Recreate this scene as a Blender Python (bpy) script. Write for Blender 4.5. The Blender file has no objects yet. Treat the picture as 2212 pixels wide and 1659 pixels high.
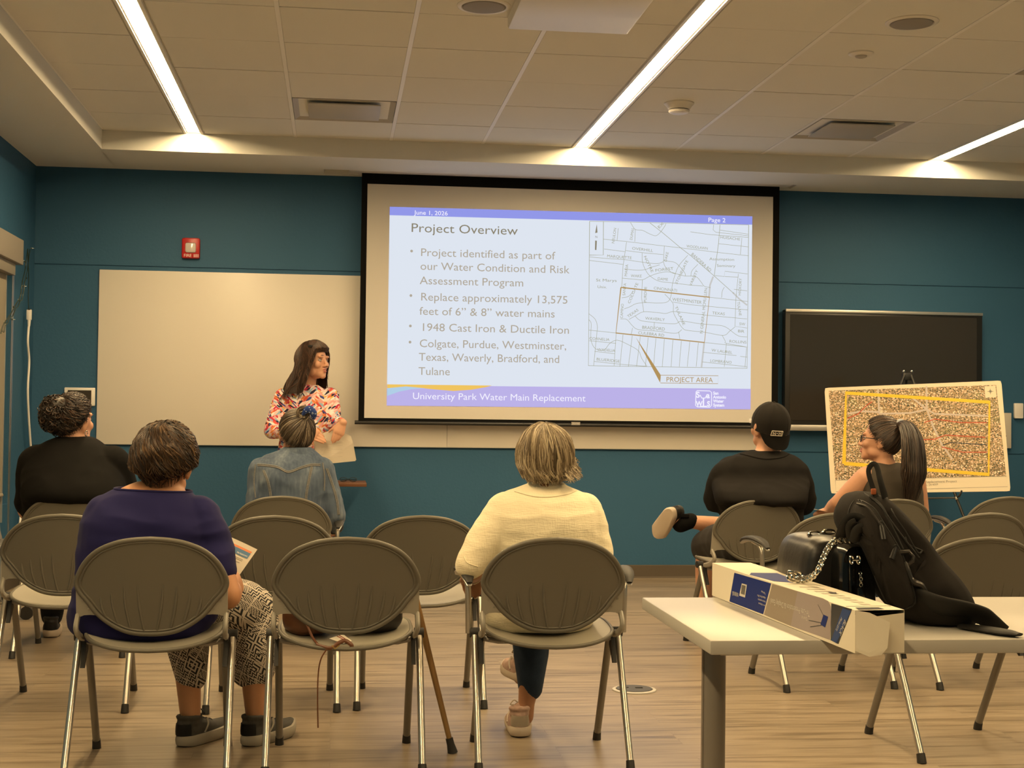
import bpy, bmesh, math, random
from mathutils import Vector, Matrix, Quaternion, noise
V = Vector
random.seed(7)
R = math.radians
sc = bpy.context.scene
col = sc.collection

# ------------------------------------------------------------------ camera
FPX, PW, PH = 3067.0, 2212.0, 1659.0
CAM_H, WALL_Y = 1.129, 9.97
CROT = Matrix.Rotation(-R(7.087), 3, 'Z') @ Matrix.Rotation(R(1.369), 3, 'X') @ Matrix.Rotation(-R(0.70), 3, 'Y')
cam_data = bpy.data.cameras.new('camera')
cam_data.sensor_width = 36.0
cam_data.lens = FPX / PW * 36.0
cam_data.clip_start = 0.05
cam = bpy.data.objects.new('camera', cam_data)
col.objects.link(cam)
_r = CROT @ V((1, 0, 0)); _u = CROT @ V((0, 0, 1)); _b = -(CROT @ V((0, 1, 0)))
cam.matrix_world = Matrix(((_r.x, _u.x, _b.x, 0), (_r.y, _u.y, _b.y, 0), (_r.z, _u.z, _b.z, CAM_H), (0, 0, 0, 1)))
sc.camera = cam

# ------------------------------------------------------------------ light and exposure
world = bpy.data.worlds.new('world'); sc.world = world
world.use_nodes = True
world.node_tree.nodes['Background'].inputs[0].default_value = (1.0, 0.8, 0.55, 1)
world.node_tree.nodes['Background'].inputs[1].default_value = 0.08
STRIP_COLOR = (1.0, 0.715, 0.36)
STRIP_POWER = 111.0
SLIDE_POWER = 1.0
sc.view_settings.view_transform = 'Standard'
sc.view_settings.look = 'None'
sc.view_settings.exposure = 0.0
sc.view_settings.gamma = 1.0
sc.view_settings.use_curve_mapping = False
try:
    sc.cycles.use_denoising = True
    sc.cycles.max_bounces = 8
    sc.cycles.diffuse_bounces = 5
    sc.cycles.sample_clamp_indirect = 6.0
except Exception:
    pass

# ------------------------------------------------------------------ photo geometry: a pixel's ray meets a plane of the room
def ray(px, py):
    return CROT @ V(((px - PW / 2) / FPX, 1.0, -(py - PH / 2) / FPX))
def at(px, py, Y):
    d = ray(px, py); return d * (Y / d.y) + V((0, 0, CAM_H))
def onz(px, py, Z):
    d = ray(px, py); return d * ((Z - CAM_H) / d.z) + V((0, 0, CAM_H))

# ------------------------------------------------------------------ object helpers
def link(o, parent=None):
    col.objects.link(o)
    if parent is not None:
        o.parent = parent
    return o
def tag(o, label, cat, group=None, kind=None):
    if label: o['label'] = label
    if cat: o['category'] = cat
    if group: o['group'] = group
    if kind: o['kind'] = kind
    return o
def thing(name, label, cat, loc=(0, 0, 0), rz=0.0, group=None):
    o = bpy.data.objects.new(name, None)
    o.empty_display_size = 0.1
    o.location = loc; o.rotation_euler = (0, 0, rz)
    link(o); tag(o, label, cat, group)
    return o
def smooth_mesh(me, angle=40):
    for p in me.polygons: p.use_smooth = True
    try:
        me.set_sharp_from_angle(angle=R(angle))
    except Exception:
        pass
def obj(name, bm, mat, parent=None, smooth=True, angle=40, world_space=False):
    """link a bmesh as ONE mesh object"""
    me = bpy.data.meshes.new(name)
    bmesh.ops.recalc_face_normals(bm, faces=bm.faces[:])
    bm.to_mesh(me); bm.free()
    return mobj(name, me, mat, parent, smooth, angle)
def mobj(name, me, mat, parent=None, smooth=True, angle=40):
    if smooth: smooth_mesh(me, angle)
    if isinstance(mat, (list, tuple)):
        for m in mat: me.materials.append(m)
    elif mat is not None:
        if not me.materials: me.materials.append(mat)
    o = bpy.data.objects.new(name, me)
    return link(o, parent)
def struct(name, bm, mat, label=None, parent=None, smooth=False):
    o = obj(name, bm, mat, parent, smooth)
    o['kind'] = 'structure'
    if label: o['label'] = label
    return o
def copy_tree(o, parent=None):
    c = o.copy(); col.objects.link(c)
    if parent is not None: c.parent = parent
    for ch in list(o.children): copy_tree(ch, c)
    return c

# ------------------------------------------------------------------ mesh helpers
def BM(): return bmesh.new()
def box(bm, c, s, rot=None, bevel=0.0, mi=0):
    m = Matrix.Translation(V(c))
    if rot is not None: m = m @ (rot.to_4x4() if isinstance(rot, Matrix) else rot)
    r = bmesh.ops.create_cube(bm, size=1.0, matrix=m @ Matrix.Diagonal((s[0], s[1], s[2], 1)))
    vs = r['verts']
    fs = set(f for v in vs for f in v.link_faces)
    for f in fs: f.material_index = mi
    if bevel > 0:
        es = list(set(e for v in vs for e in v.link_edges))
        r = bmesh.ops.bevel(bm, geom=es, offset=bevel, segments=2, affect='EDGES', profile=0.5)
        for f in r['faces']: f.material_index = mi
    return vs
def box2(bm, a, b, bevel=0.0, mi=0):
    a = V(a); b = V(b)
    return box(bm, (a + b) / 2, [abs(b[i] - a[i]) for i in range(3)], None, bevel, mi)
def ball(bm, c, r, rot=None, seg=20, rings=14, mi=0):
    if not hasattr(r, '__len__'): r = (r, r, r)
    m = Matrix.Translation(V(c))
    if rot is not None: m = m @ rot.to_4x4()
    q = bmesh.ops.create_uvsphere(bm, u_segments=seg, v_segments=rings, radius=1.0, matrix=m @ Matrix.Diagonal((r[0], r[1], r[2], 1)))
    for f in set(f for v in q['verts'] for f in v.link_faces): f.material_index = mi
def cyl(bm, a, b, r1, r2=None, n=20, mi=0):
    tube(bm, [a, b], [r1, r1 if r2 is None else r2], n, mi=mi)
def spline(pts, k=6, closed=False):
    """Catmull-Rom through points (any dimension given as tuples)"""
    P = [V(p) for p in pts]; n = len(P); out = []
    if n < 3 and not closed:
        return [P[0].lerp(P[-1], i / k) for i in range(k + 1)]
    rng = range(n) if closed else range(n - 1)
    for i in rng:
        if closed:
            a, b, c, d = P[(i - 1) % n], P[i], P[(i + 1) % n], P[(i + 2) % n]
        else:
            b, c = P[i], P[i + 1]
            a = P[i - 1] if i > 0 else b * 2 - c
            d = P[i + 2] if i + 2 < n else c * 2 - b
        for j in range(k):
            t = j / k
            out.append(0.5 * ((2 * b) + (c - a) * t + (2 * a - 5 * b + 4 * c - d) * t * t + (3 * b - a - 3 * c + d) * t ** 3))
    if not closed: out.append(P[-1])
    return out
def lerp_list(vals, n):
    m = len(vals) - 1; out = []
    for i in range(n):
        t = i / (n - 1) * m; k = min(int(t), m - 1); f = t - k
        out.append(vals[k] * (1 - f) + vals[k + 1] * f)
    return out
def frames(pts, up=None):
    """parallel-transport frames along a polyline"""
    n = len(pts); T = []
    for i in range(n):
        d = pts[min(i + 1, n - 1)] - pts[max(i - 1, 0)]
        T.append(d.normalized() if d.length > 1e-9 else V((0, 0, 1)))
    if up is None:
        up = V((0, 0, 1)) if abs(T[0].z) < 0.9 else V((1, 0, 0))
    a = (up - T[0] * up.dot(T[0])).normalized()
    F = []
    for i in range(n):
        a = a - T[i] * a.dot(T[i])
        a = a.normalized() if a.length > 1e-6 else T[i].orthogonal().normalized()
        F.append((T[i], a, T[i].cross(a)))
    return F
def loft(bm, rings, caps=True, closed=True, mi=0):
    vv = [[bm.verts.new(p) for p in r] for r in rings]
    n = len(rings[0])
    for i in range(len(rings) - 1):
        for j in range(n if closed else n - 1):
            f = bm.faces.new((vv[i][j], vv[i][(j + 1) % n], vv[i + 1][(j + 1) % n], vv[i + 1][j])); f.material_index = mi
    if caps and closed:
        for r, fl in ((vv[0], True), (vv[-1], False)):
            f = bm.faces.new(list(reversed(r)) if fl else r); f.material_index = mi
    return vv
def tube(bm, pts, r, n=10, caps=True, flat=1.0, up=None, mi=0):
    """round (or flattened) tube; r is a number or a list along the path"""
    pts = [V(p) for p in pts]
    if not hasattr(r, '__len__'): r = [r] * len(pts)
    if len(r) != len(pts): r = lerp_list(list(r), len(pts))
    F = frames(pts, up); rings = []
    for p, rr, (t, a, b) in zip(pts, r, F):
        rings.append([p + (a * math.cos(2 * math.pi * k / n) * flat + b * math.sin(2 * math.pi * k / n)) * rr for k in range(n)])
    return loft(bm, rings, caps, mi=mi)
def loop_tube(bm, pts, r, n=8, mi=0, up=V((0, 1, 0))):
    """closed tube along a loop, frames kept against a fixed up"""
    pts = [V(p) for p in pts]; m = len(pts); rings = []
    for i in range(m):
        t = (pts[(i + 1) % m] - pts[(i - 1) % m]).normalized()
        a = (up - t * up.dot(t))
        a = a.normalized() if a.length > 1e-5 else t.orthogonal().normalized()
        b = t.cross(a)
        rings.append([bm.verts.new(pts[i] + (a * math.cos(2 * math.pi * k / n) + b * math.sin(2 * math.pi * k / n)) * r) for k in range(n)])
    for i in range(m):
        for k in range(n):
            f = bm.faces.new((rings[i][k], rings[i][(k + 1) % n], rings[(i + 1) % m][(k + 1) % n], rings[(i + 1) % m][k])); f.material_index = mi
def prism(bm, pts, off, mi=0):
    """polygon (list of points) extruded by vector off"""
    off = V(off)
    a = [bm.verts.new(V(p)) for p in pts]; b = [bm.verts.new(V(p) + off) for p in pts]
    n = len(pts)
    fs = [bm.faces.new(a), bm.faces.new(list(reversed(b)))]
    for i in range(n): fs.append(bm.faces.new((a[i], b[i], b[(i + 1) % n], a[(i + 1) % n])))
    for f in fs: f.material_index = mi
def quad(bm, a, b, c, d, mi=0):
    f = bm.faces.new([bm.verts.new(V(p)) for p in (a, b, c, d)]); f.material_index = mi
    return f
def text_into(bm, s, origin, xd, yd, size, align='LEFT', depth=0.0, mi=0, squash=1.0, lift=0.0, bold=0.0, fit=None):
    """lettering: the built-in font as a mesh laid on the plane origin + x*xd + y*yd"""
    cu = bpy.data.curves.new('lettering', 'FONT')
    cu.body = s; cu.size = size; cu.align_x = align; cu.extrude = depth; cu.offset = bold
    cu.resolution_u = 3
    o = bpy.data.objects.new('lettering', cu); col.objects.link(o)
    dg = bpy.context.evaluated_depsgraph_get(); dg.update()
    me = bpy.data.meshes.new_from_object(o.evaluated_get(dg))
    xd = V(xd).normalized(); yd = V(yd).normalized(); zd = xd.cross(yd)
    base = len(bm.verts)
    w = 0
    if me.vertices:
        x0 = min(v.co.x for v in me.vertices); x1 = max(v.co.x for v in me.vertices); w = x1 - x0
    sx = squash
    if fit and w > 0: sx = fit / w
    vs = [bm.verts.new(V(origin) + xd * v.co.x * sx + yd * v.co.y + zd * (v.co.z + lift)) for v in me.vertices]
    for p in me.polygons:
        try:
            f = bm.faces.new([vs[i] for i in p.vertices]); f.material_index = mi
        except ValueError:
            pass
    bpy.data.objects.remove(o); bpy.data.curves.remove(cu); bpy.data.meshes.remove(me)
    return w * sx
def strip2(bm, pts, w, nrm, mi=0):
    """flat ribbon of width w along a polyline lying in the plane with normal nrm"""
    pts = [V(p) for p in pts]; nrm = V(nrm).normalized(); L = []
    for i, p in enumerate(pts):
        t = (pts[min(i + 1, len(pts) - 1)] - pts[max(i - 1, 0)]).normalized()
        s = nrm.cross(t).normalized() * w / 2
        L.append((bm.verts.new(p - s), bm.verts.new(p + s)))
    for i in range(len(L) - 1):
        f = bm.faces.new((L[i][0], L[i + 1][0], L[i + 1][1], L[i][1])); f.material_index = mi
def remesh(bm, voxel, smooth=4, fac=0.5):
    """union of overlapping shapes into one continuous skin"""
    me = bpy.data.meshes.new('tmp'); bmesh.ops.recalc_face_normals(bm, faces=bm.faces[:])
    bm.to_mesh(me); bm.free()
    o = bpy.data.objects.new('tmp', me); col.objects.link(o)
    m = o.modifiers.new('r', 'REMESH'); m.mode = 'VOXEL'; m.voxel_size = voxel; m.adaptivity = 0.0
    if smooth:
        s = o.modifiers.new('s', 'SMOOTH'); s.factor = fac; s.iterations = smooth
    dg = bpy.context.evaluated_depsgraph_get(); dg.update()
    out = bpy.data.meshes.new_from_object(o.evaluated_get(dg))
    bpy.data.objects.remove(o); bpy.data.meshes.remove(me)
    return out
def displace(me, fn):
    """move every vertex along its normal by fn(co, normal)"""
    ns = [v.normal.copy() for v in me.vertices]
    for v, n in zip(me.vertices, ns):
        v.co = v.co + n * fn(v.co, n)
    me.update()
def cut_mesh(me, keep):
    bm = bmesh.new(); bm.from_mesh(me)
    bmesh.ops.delete(bm, geom=[v for v in bm.verts if not keep(v.co)], context='VERTS')
    bm.to_mesh(me); bm.free()

# ------------------------------------------------------------------ materials
MATS = {}
def _n(nt, t, **kw):
    n = nt.nodes.new(t)
    for k, v in kw.items(): setattr(n, k, v)
    return n
def mat(name, color, rough=0.6, metal=0.0, bump=0.0, bscale=200.0, var=0.0, vscale=8.0, spec=0.5, stretch=None, emit=None, coat=0.0, sheen=0.0, coords='Object', sss=0.0):
    if name in MATS: return MATS[name]
    m = bpy.data.materials.new(name); m.use_nodes = True
    nt = m.node_tree; b = nt.nodes['Principled BSDF']
    b.inputs['Base Color'].default_value = (*color, 1)
    b.inputs['Roughness'].default_value = rough
    b.inputs['Metallic'].default_value = metal
    b.inputs['Specular IOR Level'].default_value = spec
    if coat: b.inputs['Coat Weight'].default_value = coat
    if sheen:
        b.inputs['Sheen Weight'].default_value = sheen; b.inputs['Sheen Roughness'].default_value = 0.5
    if sss:
        b.inputs['Subsurface Weight'].default_value = sss
        b.inputs['Subsurface Radius'].default_value = (0.012, 0.005, 0.003)
    if emit:
        b.inputs['Emission Color'].default_value = (*emit[0], 1); b.inputs['Emission Strength'].default_value = emit[1]
    if bump or var:
        tc = _n(nt, 'ShaderNodeTexCoord'); mp = _n(nt, 'ShaderNodeMapping')
        nt.links.new(tc.outputs[coords], mp.inputs[0])
        if stretch: mp.inputs['Scale'].default_value = stretch
        if var:
            no = _n(nt, 'ShaderNodeTexNoise'); no.inputs['Scale'].default_value = vscale; no.inputs['Detail'].default_value = 4
            nt.links.new(mp.outputs[0], no.inputs[0])
            mx = _n(nt, 'ShaderNodeMix', data_type='RGBA')
            nt.links.new(no.outputs[0], mx.inputs[0])
            mx.inputs[6].default_value = (*[max(0, c * (1 - var)) for c in color], 1)
            mx.inputs[7].default_value = (*[min(1, c * (1 + var)) for c in color], 1)
            nt.links.new(mx.outputs[2], b.inputs['Base Color'])
        if bump:
            n2 = _n(nt, 'ShaderNodeTexNoise'); n2.inputs['Scale'].default_value = bscale; n2.inputs['Detail'].default_value = 3
            nt.links.new(mp.outputs[0], n2.inputs[0])
            bp = _n(nt, 'ShaderNodeBump'); bp.inputs['Strength'].default_value = bump; bp.inputs['Distance'].default_value = 0.002
            nt.links.new(n2.outputs[0], bp.inputs['Height']); nt.links.new(bp.outputs[0], b.inputs['Normal'])
    MATS[name] = m
    return m
def emis(name, color, s):
    if name in MATS: return MATS[name]
    m = bpy.data.materials.new(name); m.use_nodes = True; nt = m.node_tree
    nt.nodes.remove(nt.nodes['Principled BSDF'])
    e = _n(nt, 'ShaderNodeEmission'); e.inputs[0].default_value = (*color, 1); e.inputs[1].default_value = s
    nt.links.new(e.outputs[0], nt.nodes['Material Output'].inputs[0])
    MATS[name] = m; return m
def ramp(nt, stops, interp='LINEAR'):
    r = _n(nt, 'ShaderNodeValToRGB'); cr = r.color_ramp; cr.interpolation = interp
    while len(cr.elements) < len(stops): cr.elements.new(0.5)
    for e, (p, c) in zip(cr.elements, stops): e.position = p; e.color = (*c, 1)
    return r
def mth(nt, op, a, b=None, c=None):
    n = _n(nt, 'ShaderNodeMath', operation=op)
    for i, x in enumerate((a, b, c)):
        if x is None: continue
        if isinstance(x, (int, float)): n.inputs[i].default_value = x
        else: nt.links.new(x, n.inputs[i])
    return n.outputs[0]
def lin(r, g, b):
    f = lambda c: ((c / 255 + 0.055) / 1.055) ** 2.4 if c / 255 > 0.04045 else c / 255 / 12.92
    return (f(r), f(g), f(b))
# ================================================================== SURFACE MATERIALS
def wall_mat():
    m = mat('teal_wall_paint', (0.027, 0.098, 0.190), rough=0.62, spec=0.3)
    nt = m.node_tree; b = nt.nodes['Principled BSDF']
    tc = _n(nt, 'ShaderNodeTexCoord')
    no = _n(nt, 'ShaderNodeTexNoise'); no.inputs['Scale'].default_value = 55; no.inputs['Detail'].default_value = 3
    nt.links.new(tc.outputs['Object'], no.inputs[0])
    bp = _n(nt, 'ShaderNodeBump'); bp.inputs['Strength'].default_value = 0.35; bp.inputs['Distance'].default_value = 0.004
    nt.links.new(no.outputs[0], bp.inputs['Height']); nt.links.new(bp.outputs[0], b.inputs['Normal'])
    return m
M_WALL = wall_mat()
M_WHITEPAINT = mat('ceiling_white_paint', (0.68, 0.68, 0.65), rough=0.85, spec=0.2, bump=0.15, bscale=60)
M_TILE = mat('acoustic_tile', (0.74, 0.735, 0.70), rough=0.95, spec=0.1, bump=0.4, bscale=400, var=0.03, vscale=1.2)
M_TBAR = mat('grid_bar_white', (0.84, 0.83, 0.82), rough=0.45, spec=0.4)
def floor_mat():
    m = mat('wood_look_plank', (0.33, 0.235, 0.145), rough=0.36, spec=0.42)
    nt = m.node_tree; b = nt.nodes['Principled BSDF']
    tc = _n(nt, 'ShaderNodeTexCoord')
    br = _n(nt, 'ShaderNodeTexBrick')
    br.inputs['Scale'].default_value = 1.0
    br.inputs['Brick Width'].default_value = 1.22; br.inputs['Row Height'].default_value = 0.18
    br.inputs['Mortar Size'].default_value = 0.0012; br.inputs['Bias'].default_value = 0.0
    br.offset = 0.37
    br.inputs['Color1'].default_value = (0.2, 0.2, 0.2, 1); br.inputs['Color2'].default_value = (0.8, 0.8, 0.8, 1)
    br.inputs['Mortar'].default_value = (0.0, 0.0, 0.0, 1)
    nt.links.new(tc.outputs['Object'], br.inputs[0])
    # long grain streaks along the planks
    mp = _n(nt, 'ShaderNodeMapping'); mp.inputs['Scale'].default_value = (0.9, 16.0, 1)
    nt.links.new(tc.outputs['Object'], mp.inputs[0])
    off = _n(nt, 'ShaderNodeVectorMath', operation='MULTIPLY_ADD')
    nt.links.new(br.outputs[0], off.inputs[0]); off.inputs[1].default_value = (7, 3, 5)
    nt.links.new(mp.outputs[0], off.inputs[2])
    n1 = _n(nt, 'ShaderNodeTexNoise'); n1.inputs['Scale'].default_value = 2.2; n1.inputs['Detail'].default_value = 6; n1.inputs['Distortion'].default_value = 0.5
    nt.links.new(off.outputs[0], n1.inputs[0])
    cr = ramp(nt, [(0.28, (0.138, 0.105, 0.071)), (0.42, (0.208, 0.163, 0.113)), (0.55, (0.300, 0.241, 0.173)), (0.66, (0.238, 0.187, 0.131)), (0.8, (0.158, 0.121, 0.082))])
    nt.links.new(n1.outputs[0], cr.inputs[0])
    mx = _n(nt, 'ShaderNodeMix', data_type='RGBA', blend_type='OVERLAY'); mx.inputs[0].default_value = 0.15
    nt.links.new(cr.outputs[0], mx.inputs[6]); nt.links.new(br.outputs[0], mx.inputs[7])
    nt.links.new(mx.outputs[2], b.inputs['Base Color'])
    rr = mth(nt, 'MULTIPLY_ADD', n1.outputs[0], 0.18, 0.24)
    nt.links.new(rr, b.inputs['Roughness'])
    bp = _n(nt, 'ShaderNodeBump'); bp.inputs['Strength'].default_value = 0.12; bp.inputs['Distance'].default_value = 0.002
    nt.links.new(n1.outputs[0], bp.inputs['Height']); nt.links.new(bp.outputs[0], b.inputs['Normal'])
    return m
M_FLOOR = floor_mat()
M_BASE = mat('brown_vinyl_base', (0.082, 0.064, 0.045), rough=0.55)
M_BLACK = mat('black_plastic', (0.012, 0.012, 0.012), rough=0.42)
M_BLACKMATTE = mat('black_cloth_border', (0.006, 0.006, 0.006), rough=0.9, spec=0.1)
M_WHITEPL = mat('white_plastic', (0.74, 0.72, 0.69), rough=0.4)
M_STEEL = mat('brushed_steel', (0.62, 0.60, 0.57), rough=0.28, metal=1.0)
M_ALU = mat('satin_aluminium', (0.55, 0.54, 0.52), rough=0.42, metal=0.85)
M_GREYMETAL = mat('grey_painted_metal', (0.30, 0.28, 0.26), rough=0.45, metal=0.2)
M_DIFF = mat('diffuser_grey', (0.42, 0.40, 0.37), rough=0.5)
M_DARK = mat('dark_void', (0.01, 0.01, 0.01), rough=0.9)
M_STRIP = emis('lit_diffuser', STRIP_COLOR, STRIP_POWER)

# ================================================================== ROOM
XL, XR, YB, YF = -2.045, 5.28, WALL_Y, -2.6
ZS, ZC = 2.806, 2.929
CX0, CX1, CY1, CY0 = -1.497, 4.70, 9.242, -2.05
b = BM(); quad(b, (XL - .2, YF - .2, 0), (XR + .2, YF - .2, 0), (XR + .2, YB + .2, 0), (XL - .2, YB + .2, 0))
struct('floor', b, M_FLOOR)
UG, LG = 2.137, 0.905
b = BM()
box2(b, (XL - .1, YB + .008, 0), (XR + .1, YB + .12, 3.05))
for z0, z1 in ((0, LG - .004), (LG + .004, UG - .004), (UG + .004, 3.0)):
    box2(b, (XL - .1, YB, z0), (XR + .1, YB + .01, z1), bevel=0.0015)
struct('wall_back', b, M_WALL)
b = BM(); box2(b, (XR, YF, 0), (XR + .1, YB + .1, 3.05)); struct('wall_right', b, M_WALL)
b = BM(); box2(b, (XL - .1, YF - .1, 0), (XR + .1, YF, 3.05)); struct('wall_front', b, M_WALL)
# left wall with the window opening
WY0, WY1, WZ0, WZ1 = 5.2, 9.30, 0.55, 2.06
b = BM()
box2(b, (XL - .12, YF, 0), (XL, WY0, 3.05)); box2(b, (XL - .12, WY1, 0), (XL, YB + .1, 3.05))
box2(b, (XL - .12, WY0, 0), (XL, WY1, WZ0)); box2(b, (XL - .12, WY0, WZ1), (XL, WY1, 3.05))
struct('wall_left', b, M_WALL)
b = BM(); box2(b, (XL, YB - .012, 0), (XR, YB, 0.092), bevel=.003); prism(b, [(XL, YB - .012, 0.012), (XL, YB - .026, 0.0), (XL, YB - .012, 0.0)], (XR - XL, 0, 0)); struct('baseboard_back', b, M_BASE)
b = BM(); box2(b, (XL, YF, 0), (XL + .012, YB, 0.092), bevel=.003); struct('baseboard_left', b, M_BASE)
b = BM(); box2(b, (XR - .012, YF, 0), (XR, YB, 0.092), bevel=.003); struct('baseboard_right', b, M_BASE)
# ceiling: lowered border with a slot for the screen, raised tile field
SL0, SL1 = onz(700, 366, ZS), onz(1722, 400, ZS)
sy0, sy1 = 9.72, 9.90
b = BM()
T = .05
box2(b, (XL - .1, YF - .1, ZS), (CX0 - .01, YB + .1, ZS + T)); box2(b, (CX1 + .01, YF - .1, ZS), (XR + .1, YB + .1, ZS + T))
box2(b, (CX0, YF - .1, ZS), (CX1, CY0, ZS + T))
box2(b, (CX0 - .015, CY1 + .01, ZS), (SL0.x, YB + .1, ZS + T)); box2(b, (SL1.x, CY1 + .01, ZS), (CX1 + .015, YB + .1, ZS + T))
box2(b, (SL0.x, CY1 + .01, ZS), (SL1.x, sy0, ZS + T)); box2(b, (SL0.x, sy1, ZS), (SL1.x, YB + .1, ZS + T))
for x0, x1, y0, y1 in ((CX0 - .02, CX0, CY0, CY1), (CX1, CX1 + .02, CY0, CY1), (CX0 - .02, CX1 + .02, CY1, CY1 + .02), (CX0 - .02, CX1 + .02, CY0 - .02, CY0)):
    box2(b, (x0, y0, ZS - .0005), (x1, y1, ZC + .06))
box2(b, (SL0.x, sy0 - .02, ZS + .05), (SL1.x, sy1 + .06, ZS + .24))
bmesh.ops.delete(b, geom=[f for f in b.faces if f.normal.z < -.9 and f.calc_center_median().z > ZS + .04 and f.calc_center_median().z < ZS + .06 and f.calc_center_median().y > 9.6], context='FACES')
struct('ceiling_soffit', b, M_WHITEPAINT)
FIX = [(-.985, -.865), (1.53, 1.65), (3.995, 4.115)]           # the three light slots
ROWS = [CY1, 8.69]
while ROWS[-1] > CY0: ROWS.append(ROWS[-1] - .599)
ROWS[-1] = CY0
COLS = [(CX0, -.985), (-.865, -.282), (-.282, .335), (.335, .936), (.936, 1.53), (1.65, 2.228), (2.228, 2.826), (2.826, 3.43), (3.43, 3.995), (4.115, CX1)]
VENTS = {(2, 1): None, (7, 1): None, (8, 4): None}
b = BM()
box2(b, (CX0 - .1, CY0 - .1, ZC + .012), (CX1 + .1, CY1 + .1, ZC + .06))
for (x0, x1), ly in zip(FIX, (-1.6, 3.4, -1.6)): box2(b, (x0, CY0, ZC - .001), (x1, ly - .01, ZC + .014))
for ci, (x0, x1) in enumerate(COLS):
    for ri in range(len(ROWS) - 1):
        if (ci, ri) in VENTS: VENTS[(ci, ri)] = (x0, x1, ROWS[ri + 1], ROWS[ri]); continue
        box2(b, (x0 + .011, ROWS[ri + 1] + .0045, ZC - .002 + random.uniform(-.001, .001)), (x1 - .011, ROWS[ri] - .0045, ZC + .014), bevel=.002)
struct('ceiling', b, M_TILE)
b = BM()
for x0, x1, y0, y1 in ((CX0, CX0 + .02, CY0, CY1), (CX1 - .02, CX1, CY0, CY1), (CX0, CX1, CY1 - .012, CY1), (CX0, CX1, CY0, CY0 + .012)): box2(b, (x0, y0, ZC - .001), (x1, y1, ZC + .012))
for x in (-.282, .335, .936, 2.228, 2.826, 3.43):
    box2(b, (x - .0105, CY0, ZC - .003), (x + .0105, CY1, ZC + .012))
struct('ceiling_grid', b, M_TBAR)
# linear lights: housing, diffuser
def linear_light(x0, x1, label, LY0=-1.6):
    t = thing('linear_ceiling_light', label, 'ceiling light', ((x0 + x1) / 2, (LY0 + CY1) / 2, ZC), group='lit strips in the ceiling')
    w = (x1 - x0) / 2; L = (CY1 - LY0) / 2
    bb = BM()
    for s in (-1, 1):
        box2(bb, (s * w, -L, -.006), (s * (w - .014), L, .012)); box2(bb, (s * (w - .014), -L, 0.001), (s * (w - .022), L, .03))
    obj('housing', bb, M_TBAR, t, False)
    bb = BM(); box2(bb, (-w + .023, -L, .004), (w - .023, L - .055, .012)); obj('diffuser', bb, M_STRIP, t, False)
linear_light(*FIX[0], 'long lit ceiling strip at the left, above the whiteboard end')
linear_light(*FIX[1], 'long lit ceiling strip ending above the projection screen', 3.4)
linear_light(*FIX[2], 'long lit ceiling strip ending above the dark wall display')
# air diffusers
for k, lab in (((2, 1), 'square air vent with plate above whiteboard, between left and middle light strips'), ((7, 1), 'square air vent with plate above the dark wall display'), ((8, 4), 'square air vent cut off at the right edge of the photo')):
    x0, x1, y0, y1 = VENTS[k]; cx, cy = (x0 + x1) / 2, (y0 + y1) / 2
    t = thing('ceiling_air_vent', lab, 'air vent', (cx, cy, ZC), group='ceiling air vents')
    w = (x1 - x0) / 2 - .014; l = (y1 - y0) / 2 - .006
    bb = BM()
    a = [(-w, -l), (w, -l), (w, l), (-w, l)]; i = [(-w + .05, -l + .05), (w - .05, -l + .05), (w - .05, l - .05), (-w + .05, l - .05)]
    for q in range(4):
        p0, p1, p2, p3 = a[q], a[(q + 1) % 4], i[(q + 1) % 4], i[q]
        quad(bb, (*p0, -.004), (*p1, -.004), (*p2, .022), (*p3, .022))
        quad(bb, (*p0, -.004), (*p1, -.004), (*p1, .012), (*p0, .012))
    obj('cone', bb, M_DIFF, t, False)
    bb = BM(); box2(bb, (-w + .04, -l + .04, .03), (w - .04, l - .04, .034)); obj('throat', bb, M_DARK, t, False)
    bb = BM(); box2(bb, (-w + .085, -l + .085, -.012), (w - .085, l - .085, -.004), bevel=.003); obj('plate', bb, M_DIFF, t)
# ceiling speakers, detectors
def disc_profile(bb, prof, n=40):
    loft(bb, [[V((r * math.cos(2 * math.pi * k / n), r * math.sin(2 * math.pi * k / n), z)) for k in range(n)] for r, z in prof])
for (px, py), lab in (((1045, 11), 'round ceiling speaker beside the hanging white projector'), ((1970, 47), 'round ceiling speaker at upper right above the wall display')):
    p = onz(px, py, ZC)
    t = thing('ceiling_speaker', lab, 'ceiling speaker', p, group='round ceiling speakers')
    bb = BM(); disc_profile(bb, [(.118, .001), (.118, -.005), (.112, -.009), (.098, -.010), (.096, -.004)]); obj('rim', bb, M_WHITEPL, t)
    bb = BM(); disc_profile(bb, [(.0965, -.003), (.09, -.012), (.05, -.018), (.01, -.020)]); obj('grille', bb, mat('speaker_grille', (.30, .28, .26), rough=.6, bump=.8, bscale=900), t)
p = onz(1467, 222, ZC)
t = thing('smoke_detector', 'white conical smoke detector below the middle ceiling strip', 'smoke detector', p)
bb = BM(); disc_profile(bb, [(.085, .001), (.085, -.008), (.074, -.018), (.060, -.040)]); obj('base', bb, M_WHITEPL, t)
bb = BM(); disc_profile(bb, [(.056, -.038), (.056, -.046)]); obj('vent_ring', bb, M_BLACK, t)
bb = BM(); disc_profile(bb, [(.060, -.045), (.056, -.056), (.044, -.062), (.005, -.064)]); obj('cap', bb, M_WHITEPL, t)
p = onz(1860, 114, ZC)
t = thing('occupancy_sensor', 'small white round sensor on ceiling tile below right speaker', 'sensor', p)
bb = BM(); disc_profile(bb, [(.060, .001), (.060, -.008), (.050, -.014), (.03, -.016)]); obj('base', bb, M_WHITEPL, t)
bb = BM(); disc_profile(bb, [(.030, -.015), (.026, -.022), (.012, -.027), (.002, -.028)]); obj('lens', bb, M_DIFF, t)
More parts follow.
